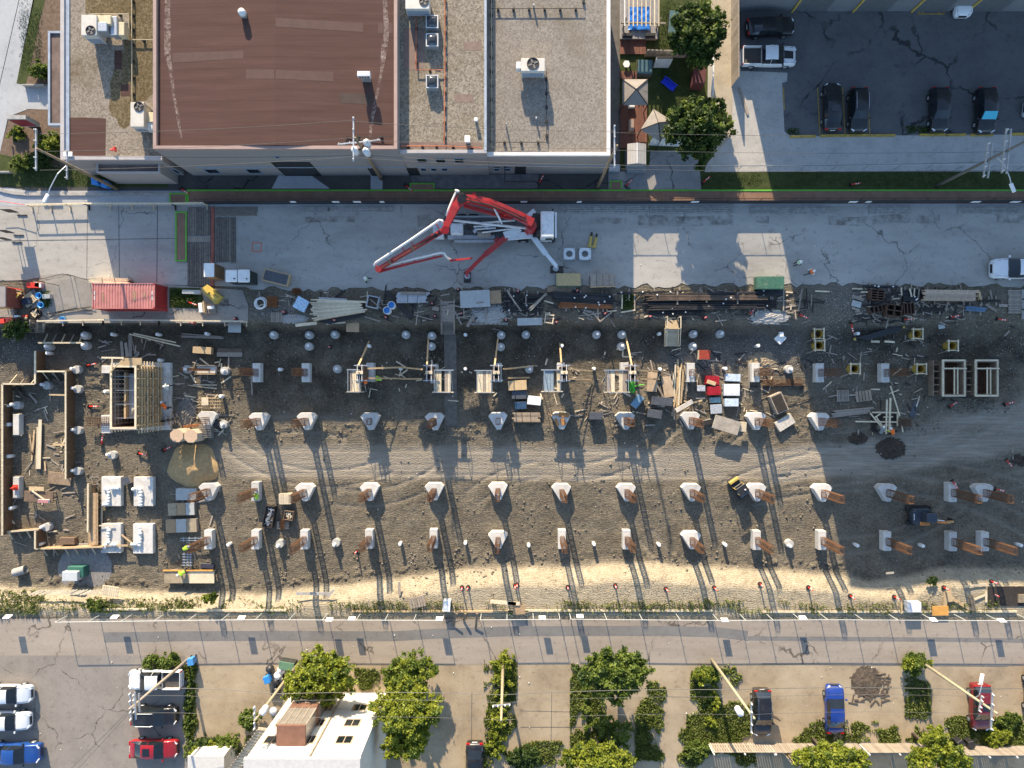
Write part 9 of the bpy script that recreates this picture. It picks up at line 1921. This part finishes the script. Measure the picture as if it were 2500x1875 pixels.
# ------------------------------------------------------------------ people
SKIN=M('skin',(.35,.2,.13),.6);DENIM=M('work_trousers',(.03,.035,.05),.8,var=.2);BOOT=M('work_boot',(.05,.035,.025),.8)
def body_mesh(pose):
 """skeleton in metres, x forward; returns skinned mesh and zone of each face"""
 if pose=='bend':J=dict(pel=(0,0,.92),chest=(.38,0,1.12),neck=(.55,0,1.14),head=(.70,0,1.12),shl=(.46,.19,1.12),ell=(.5,.25,.84),hal=(.62,.2,.60),shr=(.46,-.19,1.12),elr=(.5,-.25,.84),har=(.62,-.2,.60),hpl=(0,.1,.88),knl=(.08,.14,.48),anl=(-.04,.14,.09),tol=(.18,.15,.05),hpr=(0,-.1,.88),knr=(.06,-.14,.48),anr=(-.1,-.14,.09),tor=(.12,-.15,.05))
 else:
  s=.28 if pose=='walk' else .05
  J=dict(pel=(0,0,.95),chest=(.02,0,1.32),neck=(.03,0,1.5),head=(.05,0,1.64),shl=(.02,.2,1.43),ell=(-s*.6,.27,1.14),hal=(.1-s*.4,.27,.9),shr=(.02,-.2,1.43),elr=(s*.5,-.27,1.14),har=(.12+s*.8,-.25,.92),hpl=(0,.1,.9),knl=(s*.8,.11,.5),anl=(s,.11,.09),tol=(s+.2,.12,.05),hpr=(0,-.1,.9),knr=(-s*.4,-.11,.5),anr=(-s,-.11,.1),tor=(-s+.2,-.12,.05))
 E=[('pel','chest'),('chest','neck'),('neck','head'),('chest','shl'),('shl','ell'),('ell','hal'),('chest','shr'),('shr','elr'),('elr','har'),('pel','hpl'),('hpl','knl'),('knl','anl'),('anl','tol'),('pel','hpr'),('hpr','knr'),('knr','anr'),('anr','tor')]
 rad=dict(pel=.15,chest=.17,neck=.06,head=.105,shl=.075,ell=.052,hal=.036,shr=.075,elr=.052,har=.036,hpl=.095,knl=.066,anl=.05,tol=.042,hpr=.095,knr=.066,anr=.05,tor=.042)
 for s_,h_ in(('l','hal'),('r','har')):
  h=Vector(J[h_]);e=Vector(J['el'+s_]);d=(h-e).normalized();sd=Vector((1,0,0))-d*d.x;sd.normalize();J['pa'+s_]=tuple(h+d*.07);rad['pa'+s_]=.032;E.append((h_,'pa'+s_))
  for k,(o_,ln)in enumerate(((-.03,.07),(-.01,.085),(.01,.08),(.03,.065),(.05,.05))):nm=f'f{k}{s_}';J[nm]=tuple(h+d*(.07+ln if k<4 else .05)+sd*o_*(1 if k<4 else 1.4));rad[nm]=.009;E.append(('pa'+s_ if k<4 else h_,nm))
 names=list(J);me=bpy.data.meshes.new('body');me.from_pydata([J[k]for k in names],[(names.index(a),names.index(b_))for a,b_ in E],[]);o=bpy.data.objects.new('body_rig',me);COL.objects.link(o)
 o.modifiers.new('s','SKIN');sk=me.skin_vertices[0].data
 for i,k in enumerate(names):sk[i].radius=(rad[k],rad[k]*(1.25 if k in('pel','chest')else 1));sk[i].use_root=k=='pel'
 o.modifiers.new('d','SUBSURF').levels=1
 dg=bpy.context.evaluated_depsgraph_get();ev=bpy.data.meshes.new_from_object(o.evaluated_get(dg));bpy.data.objects.remove(o)
 pts={k:Vector(J[k])for k in J};zone=[]
 for p in ev.polygons:
  b_=min(E,key=lambda e:(p.center-(pts[e[0]]+pts[e[1]])/2).length-(pts[e[0]]-pts[e[1]]).length*.35);n=b_[1]
  zone.append(0 if n in('chest','neck','shl','shr','ell','elr','hal','har')else 2 if n.startswith(('f','pa','head'))and n!='neck' else 3 if n.startswith('to')else 1)
 return ev,zone,pts
BODY={p:body_mesh(p)for p in('walk','stand','bend')}
def person(label,t,x,y,z0,head,pose,top,vest=None,hat=WHITEP):
 ev,zone,J=BODY[pose];c=L(t,x,y,z0+1.0);o=thing('person',label,'person',(c.x,c.y,z0),R(head),'workers on the site');me=ev.copy();me.materials.clear()
 for m_ in(top,DENIM,SKIN,BOOT):me.materials.append(m_)
 me.polygons.foreach_set('material_index',zone);me.polygons.foreach_set('use_smooth',[True]*len(zone));b_=bpy.data.objects.new('body',me);COL.objects.link(b_);b_.parent=o
 h=J['head'];MB().lathe([(.16,.02),(.135,.05),(.125,.1),(.08,.16),(.01,.18)],12,h).build('hard_hat',hat,o,smooth=True)
 hd=(h-J['neck']).normalized();f=Vector((1,0,0))if pose!='bend' else Vector((.3,0,-1)).normalized();MB().cbox(h+f*.1-hd*.01,(.03,.025,.035)).build('nose',SKIN,o)
 if vest:
  idx=[p for p in ev.polygons if zone[p.index]==0 and(J['pel'].lerp(J['neck'],.5)-p.center).length<.33 and abs(p.center.y)<.21]
  mb=MB()
  for p in idx:mb.add([ev.vertices[v].co+ev.vertices[v].normal*.018 for v in p.vertices],[tuple(range(len(p.vertices)))])
  v_=mb.build('vest',vest,o,smooth=True)
HV=M('hi_vis_yellow',(.45,.75,.05),.6);HO=M('hi_vis_orange',(.8,.16,.02),.6);WT=M('white_shirt',(.6,.62,.6),.8);DK=M('dark_shirt',(.03,.035,.04),.8);GR=M('grey_shirt',(.2,.22,.22),.8)
person('worker in pale green vest striding below the pump boom','b1',945,835,Z1,20,'walk',GR,M('pale_green_vest',(.45,.6,.45),.7));person('worker in white and green vest on the street, left of the pair','b3',312,695,Z1,200,'stand',DK,M('pale_green_vest'));person('worker in orange vest on the street, right of the pair','b3',420,772,Z1,190,'walk',WT,HO);person('worker in orange standing on the first scaffold platform side','c1',943,195,PIT+.9,100,'bend',HO,HO,REDP);person('worker in yellow green vest between the first two column forms','c1',1075,158,PIT,170,'bend',HV,HV);person('worker in white shirt beside the timber shaft','s',1215,520,PIT+.5,180,'walk',WT,None);person('worker in orange vest beside the lower side of the shaft','s',1180,812,PIT+.5,120,'bend',DK,HO);person('worker in white helmet at the cross braced form, left','c3',1003,615,PIT,70,'bend',GR,None);person('worker in yellow and orange vest bending at the cross braced form','c3',1112,622,PIT,120,'bend',HV,HO);person('worker in yellow vest bending over the plywood bench','d0',1395,172,PIT,210,'bend',HV,HV);person('worker in dark clothes with yellow gloves beside the lower left pile cap','c0',1548,1595,PIT,30,'bend',DK,HV);person('worker in yellow sleeves beside a rectangular cap at left','c1',22,1170,PIT,90,'bend',GR,HV)
# leftover pieces
rubble('burnt brush heap on the sandy drive right of the blue sedan','d3',790,1010,1.7,1.8,.14,M('ash_earth',(.09,.068,.048),.95,var=.6,scale=3,bmp=.5),.03,12,'brush_heap');tree('low weed clump at the upper left of the pit slope','d0',690,430,.3,[(0,0,.2,.6,.4),(.9,0,.2,.6,.4)],1500,.1,LEAF_B,None,'shrub','shrub',None,False)
def debris(name,boxes,mat,lab,lmin,lmax,z=None):
 mb=MB()
 for x0,y0,x1,y1,n in boxes:
  for _ in range(n):
   p=L('f',random.uniform(x0,x1),random.uniform(y0,y1),0 if y1<800 else PIT);zz=ground_z(p)+.05;a=random.choice((0,0,1.57))+random.gauss(0,.35);ln=random.uniform(lmin,lmax)
   mb.cbox((p.x,p.y,zz+random.uniform(0,.06)),(ln,random.uniform(.05,.16),.05),rot=Matrix.Rotation(a,3,'Z')@ Matrix.Rotation(random.uniform(-.06,.06),3,'Y'))
 o=mb.build(name,mat);tag(o,kind='stuff');o['label']=lab
ST=[(610,712,980,780,1),(1000,715,1380,785,1),(1380,710,2000,785,1),(2090,705,2360,790,1)]
debris('timber_scraps',[(a,b,c,d,n)for(a,b,c,d,_),n in zip(ST,(26,44,60,60))]+[(1400,850,1900,1040,60),(400,880,560,1060,50),(30,900,190,1350,40),(2000,820,2250,1060,50),(420,1180,520,1420,30),(240,830,420,880,20)],GREYWOOD,'weathered timber scraps strewn about the site',.3,1.6)
debris('pale_scraps',[(a,b,c,d,n)for(a,b,c,d,_),n in zip(ST,(10,18,26,24))]+[(1400,850,1900,1040,40),(400,880,560,1060,40),(30,900,190,1350,24),(860,880,1400,980,40),(2000,820,2250,1060,20)],PALEWOOD,'pale new timber scraps strewn about the site',.2,1.2)
debris('dark_scraps',[(a,b,c,d,n)for(a,b,c,d,_),n in zip(ST,(24,60,80,90))]+[(1640,860,1980,1000,40),(2100,800,2500,1000,30)],DARKSTEEL,'dark steel scraps and bar ends strewn about the site',.3,1.8)
debris('brush_sticks',[(2060,1630,2150,1700,70)],M('dark_stick',(.10,.075,.055),.9),'burnt sticks strewn over the brush heap',.3,1.1)
